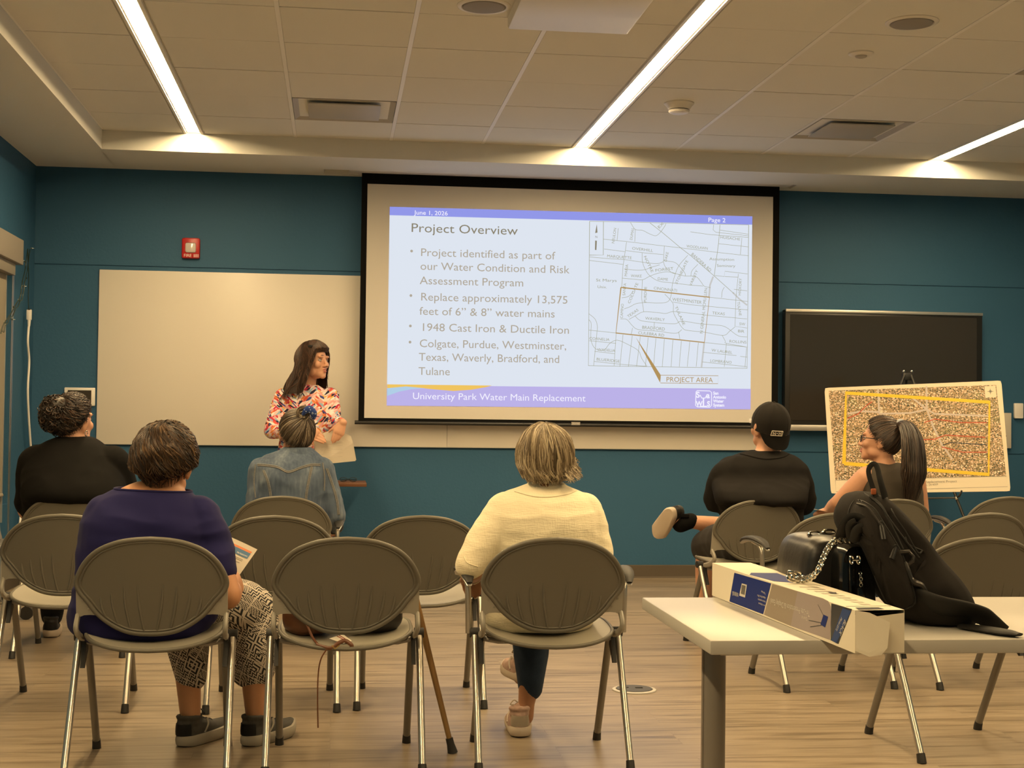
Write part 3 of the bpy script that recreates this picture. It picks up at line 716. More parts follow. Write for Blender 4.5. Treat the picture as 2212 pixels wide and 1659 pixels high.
def make_chair():
    t = thing('stacking_chair', 'x', 'chair')
    ol = outline(); zc = .60
    bb = BM(); n = len(ol)
    for side, dy in ((0, -.004), (1, .004)):
        rings = []
        for k in (.12, .35, .6, .82, 1.0):
            rings.append([bb.verts.new((x * k, ysurf(x * k, zc + (z - zc) * k) + dy, zc + (z - zc) * k)) for x, z in ol])
        cvt = bb.verts.new((0, ysurf(0, zc) + dy, zc))
        for i in range(n): bb.faces.new((cvt, rings[0][i], rings[0][(i + 1) % n]))
        for a, c in zip(rings, rings[1:]):
            for i in range(n): bb.faces.new((a[i], c[i], c[(i + 1) % n], a[(i + 1) % n]))
    loop_tube(bb, [(x, ysurf(x, z), z) for x, z in ol], .0085, 8)
    inner = [(x * .94, zc + (z - zc) * .94) for x, z in ol]
    loop_tube(bb, [(x, ysurf(x, z) - .003, z) for x, z in inner], .004, 6)
    for s in (-1, 1):
        for (xa, za), (xb, zb) in (((-.154, .5556), (-.1385, .493)), ((-.1206, .572), (-.101, .474)), ((-.081, .590), (-.062, .459)), ((-.039, .598), (-.0196, .451))):
            P = []
            for i in range(9):
                f = i / 8; x = s * (xa + (xb - xa) * f - .004 * math.sin(math.pi * f) * (-1 if False else 1)); z = za + (zb - za) * f
                P.append((x, ysurf(x, z) - .0035, z))
            tube(bb, P, [.0012, .0032, .0042, .0046, .0048, .0048, .0046, .0044, .004], 6)
    obj('backrest', bb, M_SHELL, t, angle=60)
    # corner brackets with their straps down to the hinge
    for s in (-1, 1):
        poly = [(.2335, .598), (.2335, .474), (.222, .488), (.208, .4945), (.188, .4965), (.163, .4955), (.170, .508), (.199, .543), (.224, .573)]
        bb = BM(); fr = [(s * x, ysurf(x, z) + .000, z) for x, z in poly]
        prism(bb, fr, (0, .012, 0))
        for x, z in ((.214, .541), (.194, .516)): cyl(bb, (s * x, ysurf(x, z) - .002, z), (s * x, ysurf(x, z) + .004, z), .0035, n=8)
        tube(bb, spline([(s * .229, ysurf(.23, .49) + .006, .492), (s * .229, -.15, .455), (s * .226, -.10, .425), (s * .224, -.02, .408)], 5), .0085, 8, flat=1.5, up=V((0, 1, 0)))
        obj('bracket', bb, M_BRACKET, t)
    # seat dish
    bb = BM(); N = 44; rr = [.08, .3, .55, .78, .93, 1.0]
    def seat_pt(k, a):
        c, s = math.cos(a), math.sin(a); e = 2 / 3.2
        x = .215 * abs(c) ** e * (1 if c > 0 else -1); y = .225 * abs(s) ** e * (1 if s > 0 else -1)
        if y < 0: x *= 1 - .10 * (y / .225) ** 2
        x *= k; y *= k
        z = .413 + .062 * y + .020 * (abs(x) / .215) ** 2.5 + .014 * max(0, -y / .225) ** 3 - .040 * max(0, (y - .13) / .1) ** 2 - .018 * max(0, -y / .225) * (1 - (abs(x) / .215) ** 2)
        return V((x, y + .005, z))
    for dz, mi_ in ((0.005, 0), (-.006, 1)):
        n0 = len(bb.faces)
        rings = [[bb.verts.new(seat_pt(k, 2 * math.pi * i / N) + V((0, 0, dz))) for i in range(N)] for k in rr]
        c = bb.verts.new(seat_pt(0, 0) + V((0, 0, dz)))
        for i in range(N): bb.faces.new((c, rings[0][i], rings[0][(i + 1) % N]))
        for a, q in zip(rings, rings[1:]):
            for i in range(N): bb.faces.new((a[i], q[i], q[(i + 1) % N], a[(i + 1) % N]))
        bb.faces.ensure_lookup_table()
        for f in bb.faces[n0:]: f.material_index = mi_
    loop_tube(bb, [seat_pt(1, 2 * math.pi * i / N) for i in range(N)], .0068, 8, up=V((0, 0, 1)), mi=1)
    obj('seat', bb, [M_SEAT, M_SHELL], t, angle=60)
    bb = BM()
    for y in (-.06, .06): tube(bb, [(-.235, 0, .396), (-.17, y, .392), (.17, y, .392), (.235, 0, .396)], .009, 8)
    obj('seat_support', bb, M_GREYMETAL, t)
    for s in (-1, 1):
        for y, xf, xt, r in ((-.222, .2455, .243, .0115), (.218, .2175, .218, .0125)):
            bb = BM(); tube(bb, [(s * xt, y * .04, .402), (s * xf, y, .018)], r, 12, flat=1.25 if y > 0 else 1.1, up=V((0, 1, 0)))
            lg = obj('leg', bb, M_LEG if y < 0 else M_LEG2, t)
            bb = BM(); tube(bb, [(s * xf, y * .97, .030), (s * xf, y, .012), (s * xf, y * 1.01, 0.0)], [.0135, .0145, .015], 12, flat=1.25, up=V((0, 1, 0))); obj('foot_cap', bb, M_RUBBER, lg)
        bb = BM(); cyl(bb, (s * .226, 0, .412), (s * .258, 0, .412), .017, n=18)
        prism(bb, [(s * .216, -.03, .405), (s * .216, .03, .405), (s * .216, .012, .37), (s * .216, -.05, .315), (s * .216, -.062, .318), (s * .216, -.035, .375)], (s * .014, 0, 0))
        obj('hinge', bb, M_RUBBER, t)
    return t
def add_arm(t, s):
    bb = BM(); tube(bb, spline([(s * .262, .0, .41), (s * .264, .0, .50), (s * .266, .005, .565), (s * .268, .03, .592), (s * .27, .09, .602)], 5), .0105, 10)
    a = obj('armrest', bb, M_LEG, t)
    bb = BM()
    P = spline([(s * .268, -.07, .585), (s * .271, -.03, .606), (s * .276, .05, .618), (s * .282, .13, .612), (s * .286, .18, .596)], 4)
    tube(bb, P, [.010, .020, .026, .026, .022, .012], 12, flat=.42, up=V((0, 0, 1)))
    obj('arm_pad', bb, M_RUBBER, a)
    bb = BM(); tube(bb, [p - V((0, 0, .010)) for p in P], [.008, .017, .022, .022, .018, .009], 10, flat=.35, up=V((0, 0, 1))); obj('arm_shell', bb, M_ALU, a)
chair0 = make_chair()
CH = [  # x, y, yaw, arms, label
    (-.563, 4.728, 0, (), 'taupe stacking chair the woman in the navy top sits on'),
    (.045, 4.735, 0, (), 'empty taupe stacking chair with brown and black bags on its seat, cane beside it'),
    (.715, 4.735, 0, (-1, 1), 'taupe armchair the white-haired person in the cream shirt sits on'),
    (-1.015, 5.74, 0, (-1,), 'empty taupe stacking chair between the navy woman and the left wall'),
    (-.222, 5.70, 0, (), 'empty taupe stacking chair directly behind the denim-jacket person'),
    (.345, 5.73, 0, (), 'empty taupe stacking chair left of the person in the cream shirt, one row ahead'),
    (-1.205, 6.98, 0, (), 'taupe stacking chair the curly-haired person in black sits on'),
    (-.245, 7.02, 0, (1,), 'taupe stacking chair the person in the denim jacket sits on'),
    (2.05, 6.95, 9, (), 'taupe stacking chair the man in the black cap sits on'),
    (2.105, 6.00, 6, (-1,), 'taupe armchair behind the black handbag, left armrest showing'),
    (2.78, 7.05, 8, (1,), 'taupe armchair the ponytailed person sits on'),
    (3.53, 7.34, 6, (-1,), 'empty taupe armchair at right nearest the map board'),
    (2.77, 6.02, 8, (-1,), 'empty taupe stacking chair at right edge, middle of three rows'),
    (2.175, 4.78, 5, (), 'empty taupe stacking chair just beyond the white table at the right edge'),
]
chairs = []
for i, (x, y, a, arms, lab) in enumerate(CH):
    c = chair0 if i == len(CH) - 1 else copy_tree(chair0)
    c.location = (x, y, 0); c.rotation_euler = (0, 0, R(a)); c['label'] = lab; c['group'] = 'stacking chairs in the audience rows'
    chairs.append((c, arms))
for c, arms in chairs:
    for s in arms: add_arm(c, s)

# ================================================================== WHITE TABLE
TZ = .74
M_TOP = mat('white_laminate', (0.46, 0.44, 0.40), rough=0.36, spec=0.25)
t = thing('white_table', 'white laminate table holding the easel box and bags', 'table', (1.43, 2.745, 0), R(-.8))
TX0, TX1, TY0, TY1 = .668 - 1.43, .765, -.301, .301
bb = BM(); box2(bb, (TX0, TY0, TZ - .0255), (TX1, TY1, TZ), bevel=.003); obj('tabletop', bb, M_TOP, t)
M_TLEG = mat('table_leg_grey', (0.24, 0.215, 0.185), rough=0.4, metal=.3)
for s, x in ((-1, TX0 + .085), (1, TX1 - .085)):
    bb = BM(); tube(bb, [(x, 0, .04), (x, 0, TZ - .03)], .0225, 24, flat=1.25, up=V((0, 1, 0)))
    box(bb, (x - .0225, 0, .37), (.003, .012, .62))
    tube(bb, [(x, -.27, .06), (x, .27, .06)], .02, 12)
    lg = obj('leg', bb, M_TLEG, t)
    for y in (-.26, .26):
        bb = BM(); cyl(bb, (x - .011, y, .028), (x + .011, y, .028), .028, n=18); obj('caster', bb, M_RUBBER, lg)
    bb = BM(); prism(bb, [(x - .03, -.22, TZ - .026), (x - .03, .25, TZ - .026), (x - .03, .22, TZ - .045), (x - .03, -.16, TZ - .05)], (.06, 0, 0)); obj('hinge_plate', bb, M_TLEG, t)
bb = BM(); box2(bb, (TX0 + .11, -.03, TZ - .06), (TX1 - .11, .03, TZ - .03), bevel=.004); obj('crossbar', bb, M_TLEG, t)

# ------------------------------------------------------------------ easel carton
def zb(x, y): return (1480 + x / 3.02, 1060 + y / 3.02)
NB, NR, FB = onz(1847, 1411.5, TZ + .001), onz(1960, 1413, TZ + .001), onz(1538, 1286, TZ + .001)
eL = (FB - NB); LEN = eL.length; eL.normalize()
eW = V((eL.y, -eL.x, 0))
if eW.dot(NR - NB) < 0: eW = -eW
WID, HGT = .088, .072
t_box = thing('easel_carton', 'long cream and blue easel carton lying across the table front edge', 'box', NB)
def bxp(l, w, h): return eL * l + eW * w + V((0, 0, h))
M_CARD = mat('cream_cardboard', (0.80, 0.73, 0.59), rough=0.75, var=.04, vscale=6)
bb = BM()
C8 = [bxp(l, w, h) for l in (0, LEN) for w in (0, WID) for h in (0, HGT)]
for f in ((0, 1, 5, 4), (2, 6, 7, 3), (0, 4, 6, 2), (1, 3, 7, 5), (4, 5, 7, 6)): bb.faces.new([bb.verts.new(C8[i]) for i in f])
quad(bb, bxp(0, 0, 0), bxp(0, WID, 0), bxp(0, WID, HGT * .93), bxp(0, 0, HGT * .80))
bmesh.ops.remove_doubles(bb, verts=bb.verts[:], dist=.0005)
obj('carton', bb, M_CARD, t_box, False)
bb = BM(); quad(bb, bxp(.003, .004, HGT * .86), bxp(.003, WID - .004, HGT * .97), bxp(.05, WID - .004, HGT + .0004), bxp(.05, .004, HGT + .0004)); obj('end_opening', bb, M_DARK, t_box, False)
bb = BM()
fl = [bxp(-.001, .0, HGT), bxp(-.001, .0, 0.004), bxp(-.012, .02, -.004), bxp(-.020, .036, 0.0), bxp(-.022, .046, .012), bxp(-.018, .052, HGT * .75), bxp(-.008, .02, HGT * .96)]
prism(bb, fl, eW * .0015 - eL * .0005); obj('end_flap', bb, M_CARD, t_box)
nL = -eW
def fpl(x, y, lift=.0006):
    d = ray(*zb(x, y)); o = V((0, 0, CAM_H)); k = (NB - o).dot(nL) / d.dot(nL)
    return o + d * k - NB + nL * lift
def ftop(x, y, lift=.0006):
    p = onz(*zb(x, y), NB.z + HGT + lift); return p - NB
def poly(bb, pts, f, lift=.0006, mi=0): q = bb.faces.new([bb.verts.new(f(x, y, lift)) for x, y in pts]); q.material_index = mi
M_BBLUE = mat('carton_blue', (0.010, 0.028, 0.19), rough=.55, spec=.15); M_BTAN = mat('carton_tan', (.32, .26, .20), rough=.5); M_BLAV = mat('carton_lavender', (.36, .30, .29), rough=.5); M_BDK = mat('carton_black', (.02, .022, .03), rough=.4); M_BWHT = mat('carton_white_print', (.66, .62, .55), rough=.6); M_BMID = mat('carton_mid_blue', (.012, .05, .20), rough=.5)
bb = BM()
poly(bb, [(322, 535), (562, 605), (510, 806), (290, 722)], fpl, .0004, 0)
poly(bb, [(570, 608), (735, 655), (690, 882), (515, 808)], fpl, .0004, 1)
poly(bb, [(735, 655), (900, 702), (935, 720), (950, 752), (955, 800), (945, 972), (690, 882)], fpl, .0004, 2)
poly(bb, [(955, 735), (1090, 772), (1000, 1000), (950, 975)], fpl, .0004, 3)
poly(bb, [(1030, 765), (1085, 785), (990, 995), (955, 975)], fpl, .0007, 5)
poly(bb, [(372, 604), (405, 614), (393, 697), (355, 684)], fpl, .0008, 4)
for k in range(6): poly(bb, [(374 + k * 4.3, 613 + k * 1.4), (376.4 + k * 4.3, 614 + k * 1.4), (369 + k * 4.3, 672 + k * 1.4), (366.6 + k * 4.3, 671 + k * 1.4)], fpl, .0011, 3)
poly(bb, [(905, 808), (935, 822), (915, 892), (885, 872)], fpl, .0008, 0)
for a, c in (((905, 815), (868, 742)), ((890, 862), (808, 845)), ((892, 878), (818, 888))): strip2(bb, [fpl(*a, .0008), fpl(*c, .0008)], .0012, nL, 3)
poly(bb, [(430, 535), (600, 537), (690, 572), (705, 600), (580, 590), (420, 548)], ftop, .0004, 0)
obj('printed_panels', bb, [M_BBLUE, M_BTAN, M_BLAV, M_BDK, M_BWHT, M_BMID], t_box, False)
bb = BM()
def btext(s, x0, y0, x1, y1, h, f=fpl, lift=.0009, flip=True):
    p, q = f(x0, y0, lift), f(x1, y1, lift); d = (q - p)
    n = nL if f is fpl else V((0, 0, 1))
    text_into(bb, s, p, d, n.cross(d), h, fit=d.length)
btext('Tri-Lite Presentation & Display Easel', 815, 785, 560, 703, .0155)
btext('Quartet', 800, 828, 762, 815, .009)
btext('BLACK', 1045, 836, 1008, 925, .0125)
btext('Model 55TL', 1022, 822, 985, 905, .008)
for k in range(4): btext(('Tripod easel', 'Adjusts from 38 in', 'Aluminum construction', 'Floor or tabletop use')[k], 528, 668 + k * 26, 470 + k * 4 - (k == 0) * -30, 650 + k * 26, .0062)
for k in range(3): btext(('easel', 'display', 'tripod')[k], 350, 668 + k * 8, 312, 655 + k * 9, .0055)
obj('printed_lettering', bb, M_BWHT, t_box, False)
bb = BM()
for k in range(9):
    y = 640 + k * 14
    poly(bb, [(740 + k * 48, y - 15), (860 + k * 42, y - 14), (880 + k * 42, y - 8), (752 + k * 50, y - 9)], ftop, .0004, 0)
poly(bb, [(930, 660), (985, 662), (990, 674), (950, 672)], ftop, .0006, 1)
poly(bb, [(1110, 762), (1260, 760), (1300, 772), (1130, 776)], ftop, .0005, 1)
obj('top_print', bb, [mat('grey_print', (.42, .38, .31), rough=.7), M_BDK], t_box, False)

# ------------------------------------------------------------------ black leather handbag with chain
M_LEATHER = mat('black_leather', (0.012, 0.011, 0.011), rough=0.40, spec=.5, bump=.25, bscale=90)
M_PATENT = mat('black_patent', (0.006, 0.006, 0.006), rough=0.16, spec=.7)
hb = at(1775, 1290, 2.86); hb.z = TZ
t = thing('leather_handbag', 'black leather handbag with silver chain strap behind the carton', 'handbag', hb)
bb = BM(); rings = []
ax = at(1717, 1200, 2.80).x - hb.x; bx = at(1822, 1200, 2.80).x - hb.x; tp = at(1765, 1156, 2.80).z - TZ
for y, k, hk in ((-.105, .80, .84), (-.098, .92, .95), (-.07, 1, 1), (.04, 1.02, 1.0), (.09, .95, .97), (.105, .8, .88)):
    cx, w = (ax + bx) / 2, (bx - ax) / 2 * k
    sh = [(-1, 0.0), (-1.06, .25), (-1.05, .5), (-.98, .72), (-.78, .90), (-.4, .98), (.1, 1.0), (.5, .98), (.85, .90), (1.0, .75), (1.03, .4), (1.0, 0.0)]
    rings.append([V((cx + a * w, y - .03, .002 + tp * hk * c)) for a, c in [(p.x, max(0, p.y)) for p in spline([(a, c, 0) for a, c in sh], 3)]])
loft(bb, rings); mobj('body', remesh(bb, .004, 14), M_LEATHER, t, True, 180)
bb = BM(); rings = []
fx0 = at(1798, 1200, 2.72).x - hb.x; fx1 = at(1868, 1240, 2.72).x - hb.x; ft = at(1825, 1173, 2.72).z - TZ
for y, k in ((-.19, .9), (-.18, 1), (0.02, 1), (.04, .9)):
    cx = (fx0 + fx1) / 2; w = (fx1 - fx0) / 2 * k
    sh = [(-1, 0), (-1.02, .5), (-.95, .82), (-.6, .97), (0, 1.0), (.5, .95), (.9, .85), (1.12, .5), (1.3, 0)]
    rings.append([V((cx + p.x * w, y, .002 + ft * k ** .3 * max(0, p.y))) for p in spline([(a, c, 0) for a, c in sh], 3)])
loft(bb, rings); fl = obj('flap_side', bb, M_PATENT, t)
bb = BM()
for kx in (.25, .45, .62): tube(bb, [(fx0 + (fx1 - fx0) * kx, -.192, ft * .85), (fx0 + (fx1 - fx0) * (kx + .02), -.194, ft * .4), (fx0 + (fx1 - fx0) * (kx + .06), -.192, .01)], .0025, 6)
obj('gusset_fold', bb, M_PATENT, t)
def chain(bb, pts, r, wr, step):
    P = [V(p) for p in pts]; d = 0; acc = [0]
    for a, c in zip(P, P[1:]): acc.append(acc[-1] + (c - a).length)
    n = int(acc[-1] / step)
    for i in range(n):
        s = (i + .5) * step; k = max(j for j in range(len(acc) - 1) if acc[j] <= s); f = (s - acc[k]) / max(1e-9, acc[k + 1] - acc[k])
        c = P[k].lerp(P[k + 1], f); tt = (P[k + 1] - P[k]).normalized()
        u = tt.orthogonal().normalized(); u = Quaternion(tt, R(40 + 90 * (i % 2))) @ u
        ring = [c + tt * r * 1.25 * math.cos(a) + u * r * math.sin(a) for a in [2 * math.pi * q / 12 for q in range(12)]]
        loop_tube(bb, ring, wr, 6, up=tt.cross(u))
def hp(px, py, Y): return at(px, py, Y) - hb
M_SILVER = mat('polished_silver', (0.72, 0.69, 0.62), rough=0.16, metal=1.0)
bb = BM()
P = spline([hp(*q) for q in ((1846, 1170, 2.66), (1826, 1166, 2.65), (1803, 1170, 2.645), (1788, 1186, 2.64), (1778, 1206, 2.635), (1768, 1230, 2.635), (1755, 1246, 2.65), (1735, 1254, 2.68), (1715, 1250, 2.69), (1708, 1243, 2.69))], 8)
chain(bb, P, .0050, .0017, .0062); chain(bb, [p + V((.0035, .005, .003)) for p in P], .0046, .0016, .0062)
ch = obj('chain_strap', bb, M_SILVER, t)
bb = BM()
for q in ((1712, 1246), (1722, 1244)):
    c = hp(*q, 2.685); loop_tube(bb, [c + V((math.cos(a) * .011, .004 * math.sin(a), math.sin(a) * .008)) for a in [2 * math.pi * k / 14 for k in range(14)]], .0026, 6)
box(bb, hp(1708, 1236, 2.69), (.012, .008, .008), bevel=.002)
obj('clasp', bb, M_SILVER, ch)
for q in ((1760, 1153), (1791, 1149)):
    bb = BM(); c = hp(*q, 2.80)
    loop_tube(bb, [c + V((math.cos(a) * .012, .002, math.sin(a) * .0045)) for a in [2 * math.pi * k / 14 for k in range(14)]], .0024, 6); box(bb, c + V((-.012, 0, -.002)), (.008, .008, .007), bevel=.002)
    obj('strap_ring', bb, M_SILVER, t)
bb = BM(); c = hp(1847, 1209, 2.655)
for s in (-1, 1): loop_tube(bb, [c + V((s * .007 + math.cos(a) * .0035, 0, math.sin(a) * .0075)) for a in [2 * math.pi * k / 12 for k in range(12)]], .0022, 6)
tube(bb, [c + V((-.006, -.002, 0)), c + V((.006, -.002, 0))], .0025, 8); obj('turn_lock', bb, M_SILVER, t)
bb = BM(); chain(bb, [hp(1858, 1236, 2.655), hp(1860, 1250, 2.65), hp(1860, 1270, 2.65)], .003, .001, .0055); obj('tag_chain', bb, M_SILVER, t)
bb = BM(); box(bb, hp(1861, 1284, 2.65), (.016, .004, .026), bevel=.0015); obj('tag', bb, M_PATENT, t)

# ------------------------------------------------------------------ black sling backpack
M_NYLON = mat('black_nylon', (0.022, 0.019, 0.017), rough=0.85, spec=.15, bump=.3, bscale=1500, var=.2, vscale=30)
M_NYLON2 = mat('black_nylon_trim', (0.012, 0.011, 0.010), rough=0.6, spec=.35, bump=.2, bscale=1800)
bk = at(1985, 1355, 2.66); bk.z = TZ
t_bag = thing('sling_backpack', 'black sling backpack leaning upright on the white table', 'backpack', bk)
def kp(px, py, Y): return at(px, py, Y) - bk
OL = [(1838, 1118), (1850, 1082), (1876, 1064), (1912, 1070), (1950, 1103), (1990, 1156), (2023, 1202), (2060, 1250), (2088, 1300), (2092, 1335), (2064, 1358), (2020, 1362), (1965, 1346), (1925, 1305), (1888, 1240), (1856, 1170)]
ol = [(p.x, p.y) for p in spline([(x, y, 0) for x, y in OL], 4, closed=True)]
cx = sum(p[0] for p in ol) / len(ol); cy = sum(p[1] for p in ol) / len(ol)
bb = BM(); rings = []
for Y, k in ((2.590, .30), (2.595, .62), (2.61, .82), (2.635, .95), (2.67, 1.0), (2.71, 1.0), (2.75, .965), (2.785, .88), (2.80, .7)):
    r = []
    for x, y in ol:
        p = at(cx + (x - cx) * k, cy + (y - cy) * k, 2.67); p.y = Y + .03 * (cy - y) / 150
        p.z = max(p.z, TZ + .001 + .0 * k); r.append(p - bk)
    rings.append(r)
loft(bb, rings)
bmesh.ops.subdivide_edges(bb, edges=[e for e in bb.edges if e.calc_length() > .02], cuts=1, use_grid_fill=True)
for v in bb.verts:
    q = noise.noise(v.co * 14) * .006 + noise.noise(V((v.co.x * 30 + v.co.z * 24, v.co.y * 8, v.co.z * 10 - v.co.x * 10))) * .004
    v.co += V((0, -q, q * .3 if v.co.z > .02 else 0))
obj('body', bb, M_NYLON, t_bag, angle=70)
def yfront(px, py):      # how far forward the pack's face stands under a pixel
    k = 0
    a = math.atan2(py - cy, px - cx); best = min(ol, key=lambda p: abs((math.atan2(p[1] - cy, p[0] - cx) - a + math.pi) % (2 * math.pi) - math.pi))
    k = math.hypot(px - cx, py - cy) / max(1, math.hypot(best[0] - cx, best[1] - cy))
    tab = [(0, 2.588), (.3, 2.590), (.62, 2.595), (.82, 2.61), (.95, 2.635), (1.0, 2.67), (3, 2.69)]
    for (k0, y0), (k1, y1) in zip(tab, tab[1:]):
        if k0 <= k <= k1: return y0 + (y1 - y0) * (k - k0) / (k1 - k0) + .03 * (cy - py) / 150
    return 2.67
def kf(px, py, l=.004): return kp(px, py, yfront(px, py) - l)
# raised front pocket with its own bulge, edged in piping
PK = [zb(x, y) for x, y in ((1085, 95), (1120, 62), (1180, 80), (1240, 125), (1290, 205), (1350, 300), (1400, 385), (1440, 480), (1475, 600), (1500, 730), (1420, 770), (1330, 745), (1270, 640), (1215, 500), (1150, 350), (1095, 250), (1065, 165))]
pk = [(p.x, p.y) for p in spline([(x, y, 0) for x, y in PK], 3, closed=True)]
pcx = sum(p[0] for p in pk) / len(pk); pcy = sum(p[1] for p in pk) / len(pk)
bb = BM(); rings = []
for k, l in ((1.0, -.012), (1.0, .004), (.96, .012), (.85, .017), (.6, .020), (.3, .021)):
    rings.append([kf(pcx + (x - pcx) * k, pcy + (y - pcy) * k, l + .003 * noise.noise(V((x * .05 * k, y * .05, k)))) for x, y in pk])
loft(bb, rings); obj('front_pocket', bb, M_NYLON, t_bag, angle=70)
bb = BM(); loop_tube(bb, [kf(x, y, .006) for x, y in pk], .0022, 6); obj('pocket_piping', bb, M_NYLON2, t_bag)
bb = BM(); tube(bb, spline([kf(*zb(x, y), .021) for x, y in ((1120, 85), (1185, 105), (1235, 165), (1275, 225))], 5), .0022, 6); obj('zipper', bb, mat('zip_dark_metal', (.06, .055, .05), rough=.45, metal=.6), t_bag)
for pts in (((1490, 560), (1560, 470), (1600, 420)), ((1520, 640), (1600, 590), (1680, 580)), ((1560, 700), (1660, 660), (1760, 640)), ((1330, 60), (1400, 150), (1470, 260))):
    bb = BM(); tube(bb, spline([kf(*zb(x, y), -.0005) for x, y in pts], 5), [.001, .004, .001], 6, flat=.6, up=V((0, 1, 0))); obj('fabric_fold', bb, M_NYLON, t_bag)
def seam(name, pts, r, m, parent=t_bag, lift=.003, flat=1.0, n=6):
    bb = BM(); tube(bb, spline([kf(x, y, lift) for x, y in pts], 5), r, n, flat=flat, up=V((0, 1, 0))); return obj(name, bb, m, parent)
seam('zipper', [(1880, 1072), (1905, 1094), (1922, 1128), (1938, 1160), (1950, 1186)], .003, M_NYLON2)

for q, w in (((1903, 1131), (1909, 1165)), ((1935, 1182), (1926, 1207))):
    bb = BM(); a, c = kf(*q, .026), kf(*w, .028); tube(bb, [a, a.lerp(c, .25), c], [.002, .0045, .005], 8, flat=.5, up=V((0, 1, 0)))
    loop_tube(bb, [a + V((math.cos(u) * .004, 0, math.sin(u) * .004)) for u in [2 * math.pi * k / 10 for k in range(10)]], .0012, 5); obj('zip_pull', bb, M_BLACK, t_bag)
seam('piping', [(1866, 1066), (1900, 1090), (1922, 1122), (1950, 1160), (1985, 1205)], .0022, M_NYLON2)
seam('piping', [(1955, 1160), (1962, 1176), (1992, 1190)], .0022, M_NYLON2)
seam('piping', [(1914, 1072), (1930, 1110), (1957, 1150), (1980, 1190), (1990, 1192), (2002, 1165)], .002, M_NYLON2)
bb = BM()
LP = spline([kp(*q) for q in ((1893, 1075, 2.66), (1884, 1050, 2.665), (1876, 1018, 2.67), (1884, 1003, 2.67), (1894, 1008, 2.67), (1902, 1040, 2.66), (1912, 1075, 2.66))], 6)
tube(bb, LP, [.006, .0052, .005, .0052, .0056, .006, .007], 10, flat=.35, up=V((0, 1, 0))); obj('top_handle', bb, M_NYLON2, t_bag)
bb = BM(); box(bb, kp(1887, 1062, 2.66), (.010, .006, .012), bevel=.002); obj('orange_tab', bb, mat('orange_tab', (.40, .10, .03), rough=.6), t_bag)
bb = BM()
for pts in (((1812, 1172, 2.66), (1822, 1140, 2.64), (1838, 1118, 2.63), (1862, 1122, 2.62), (1858, 1145, 2.62)), ((1840, 1160, 2.63), (1838, 1135, 2.62), (1850, 1128, 2.615)), ((1846, 1168, 2.62), (1852, 1145, 2.61), (1868, 1140, 2.61))):
    tube(bb, spline([kp(*q) for q in pts], 5), .011, 8, flat=.5, up=V((0, 1, 0)))
obj('shoulder_webbing', bb, M_NYLON2, t_bag)
bb = BM(); ring = [(1936, 1200), (1946, 1192), (1963, 1191), (1973, 1202), (1972, 1212), (1957, 1222), (1943, 1218), (1935, 1208)]
loop_tube(bb, [kf(x, y, .010) for x, y in ring], .0036, 8); obj('ring_buckle', bb, mat('gunmetal', (.06, .055, .05), rough=.3, metal=.6), t_bag)
bb = BM(); tube(bb, spline([kf(*q, .010) for q in ((1955, 1214), (1961, 1232), (1968, 1250), (1975, 1258), (1990, 1264), (2001, 1278))], 5), [.004, .0055, .005, .007, .0055, .004], 8); obj('strap_hook', bb, mat('gunmetal', (.06, .055, .05)), t_bag)
bb = BM()
SP = spline([kp(*q) for q in ((1935, 1275, 2.69), (1975, 1292, 2.64), (2000, 1302, 2.595), (2030, 1312, 2.575), (2075, 1318, 2.57), (2120, 1330, 2.57), (2150, 1348, 2.56), (2175, 1362, 2.55))], 6)
W_ = [.03, .04, .045, .043, .036, .031, .024, .014]
tube(bb, SP, W_, 14, flat=.28, up=V((0, 1, .5)))
for v in bb.verts: v.co.z = max(v.co.z, .003)
obj('shoulder_strap', bb, M_NYLON2, t_bag, angle=70)
bb = BM()
EP = [onz(x, y, TZ + .006) - bk for x, y in ((2075, 1352), (2120, 1358), (2170, 1366), (2203, 1371))]
tube(bb, spline(EP, 5), [.014, .020, .022, .020, .010], 12, flat=.28, up=V((0, 0, 1))); obj('strap_end_pad', bb, M_NYLON2, t_bag)

# ================================================================== MAP BOARD ON EASEL
Q = [at(1781, 838, 9.20), at(2163, 822, 8.86), at(2183, 1061, 8.73), at(1795, 1066, 9.07)]
ctr = sum(Q, V()) / 4
bx_ = ((Q[1] - Q[0]) + (Q[2] - Q[3])).normalized(); bn = bx_.cross(((Q[0] - Q[3]) + (Q[1] - Q[2])).normalized()).normalized(); bz_ = bn.cross(bx_)
if bn.y > 0: bn = -bn
def bpt(px, py, lift=0.0):
    d = ray(px, py); o = V((0, 0, CAM_H)); k = (ctr - o).dot(bn) / d.dot(bn)
    return o + d * k + bn * lift - ctr
t_board = thing('map_board', 'tilted foam board with aerial neighbourhood map and yellow boundary on an easel', 'display board', ctr)
M_FOAM = mat('foam_board_white', (0.70, 0.62, 0.48), rough=.6)
cor = [(1781, 838), (2163, 822), (2183, 1061), (1795, 1066)]
bb = BM(); rc = []
for i in range(4):
    p, a, c = V((*cor[i], 0)), V((*cor[i - 1], 0)), V((*cor[(i + 1) % 4], 0))
    for u in ((a - p).normalized() * 8 + p, p.lerp((a + c) / 2, .008), (c - p).normalized() * 8 + p): rc.append((u.x, u.y))
prism(bb, [bpt(x, y) for x, y in rc], -bn * .008); obj('foam_sheet', bb, M_FOAM, t_board, False)
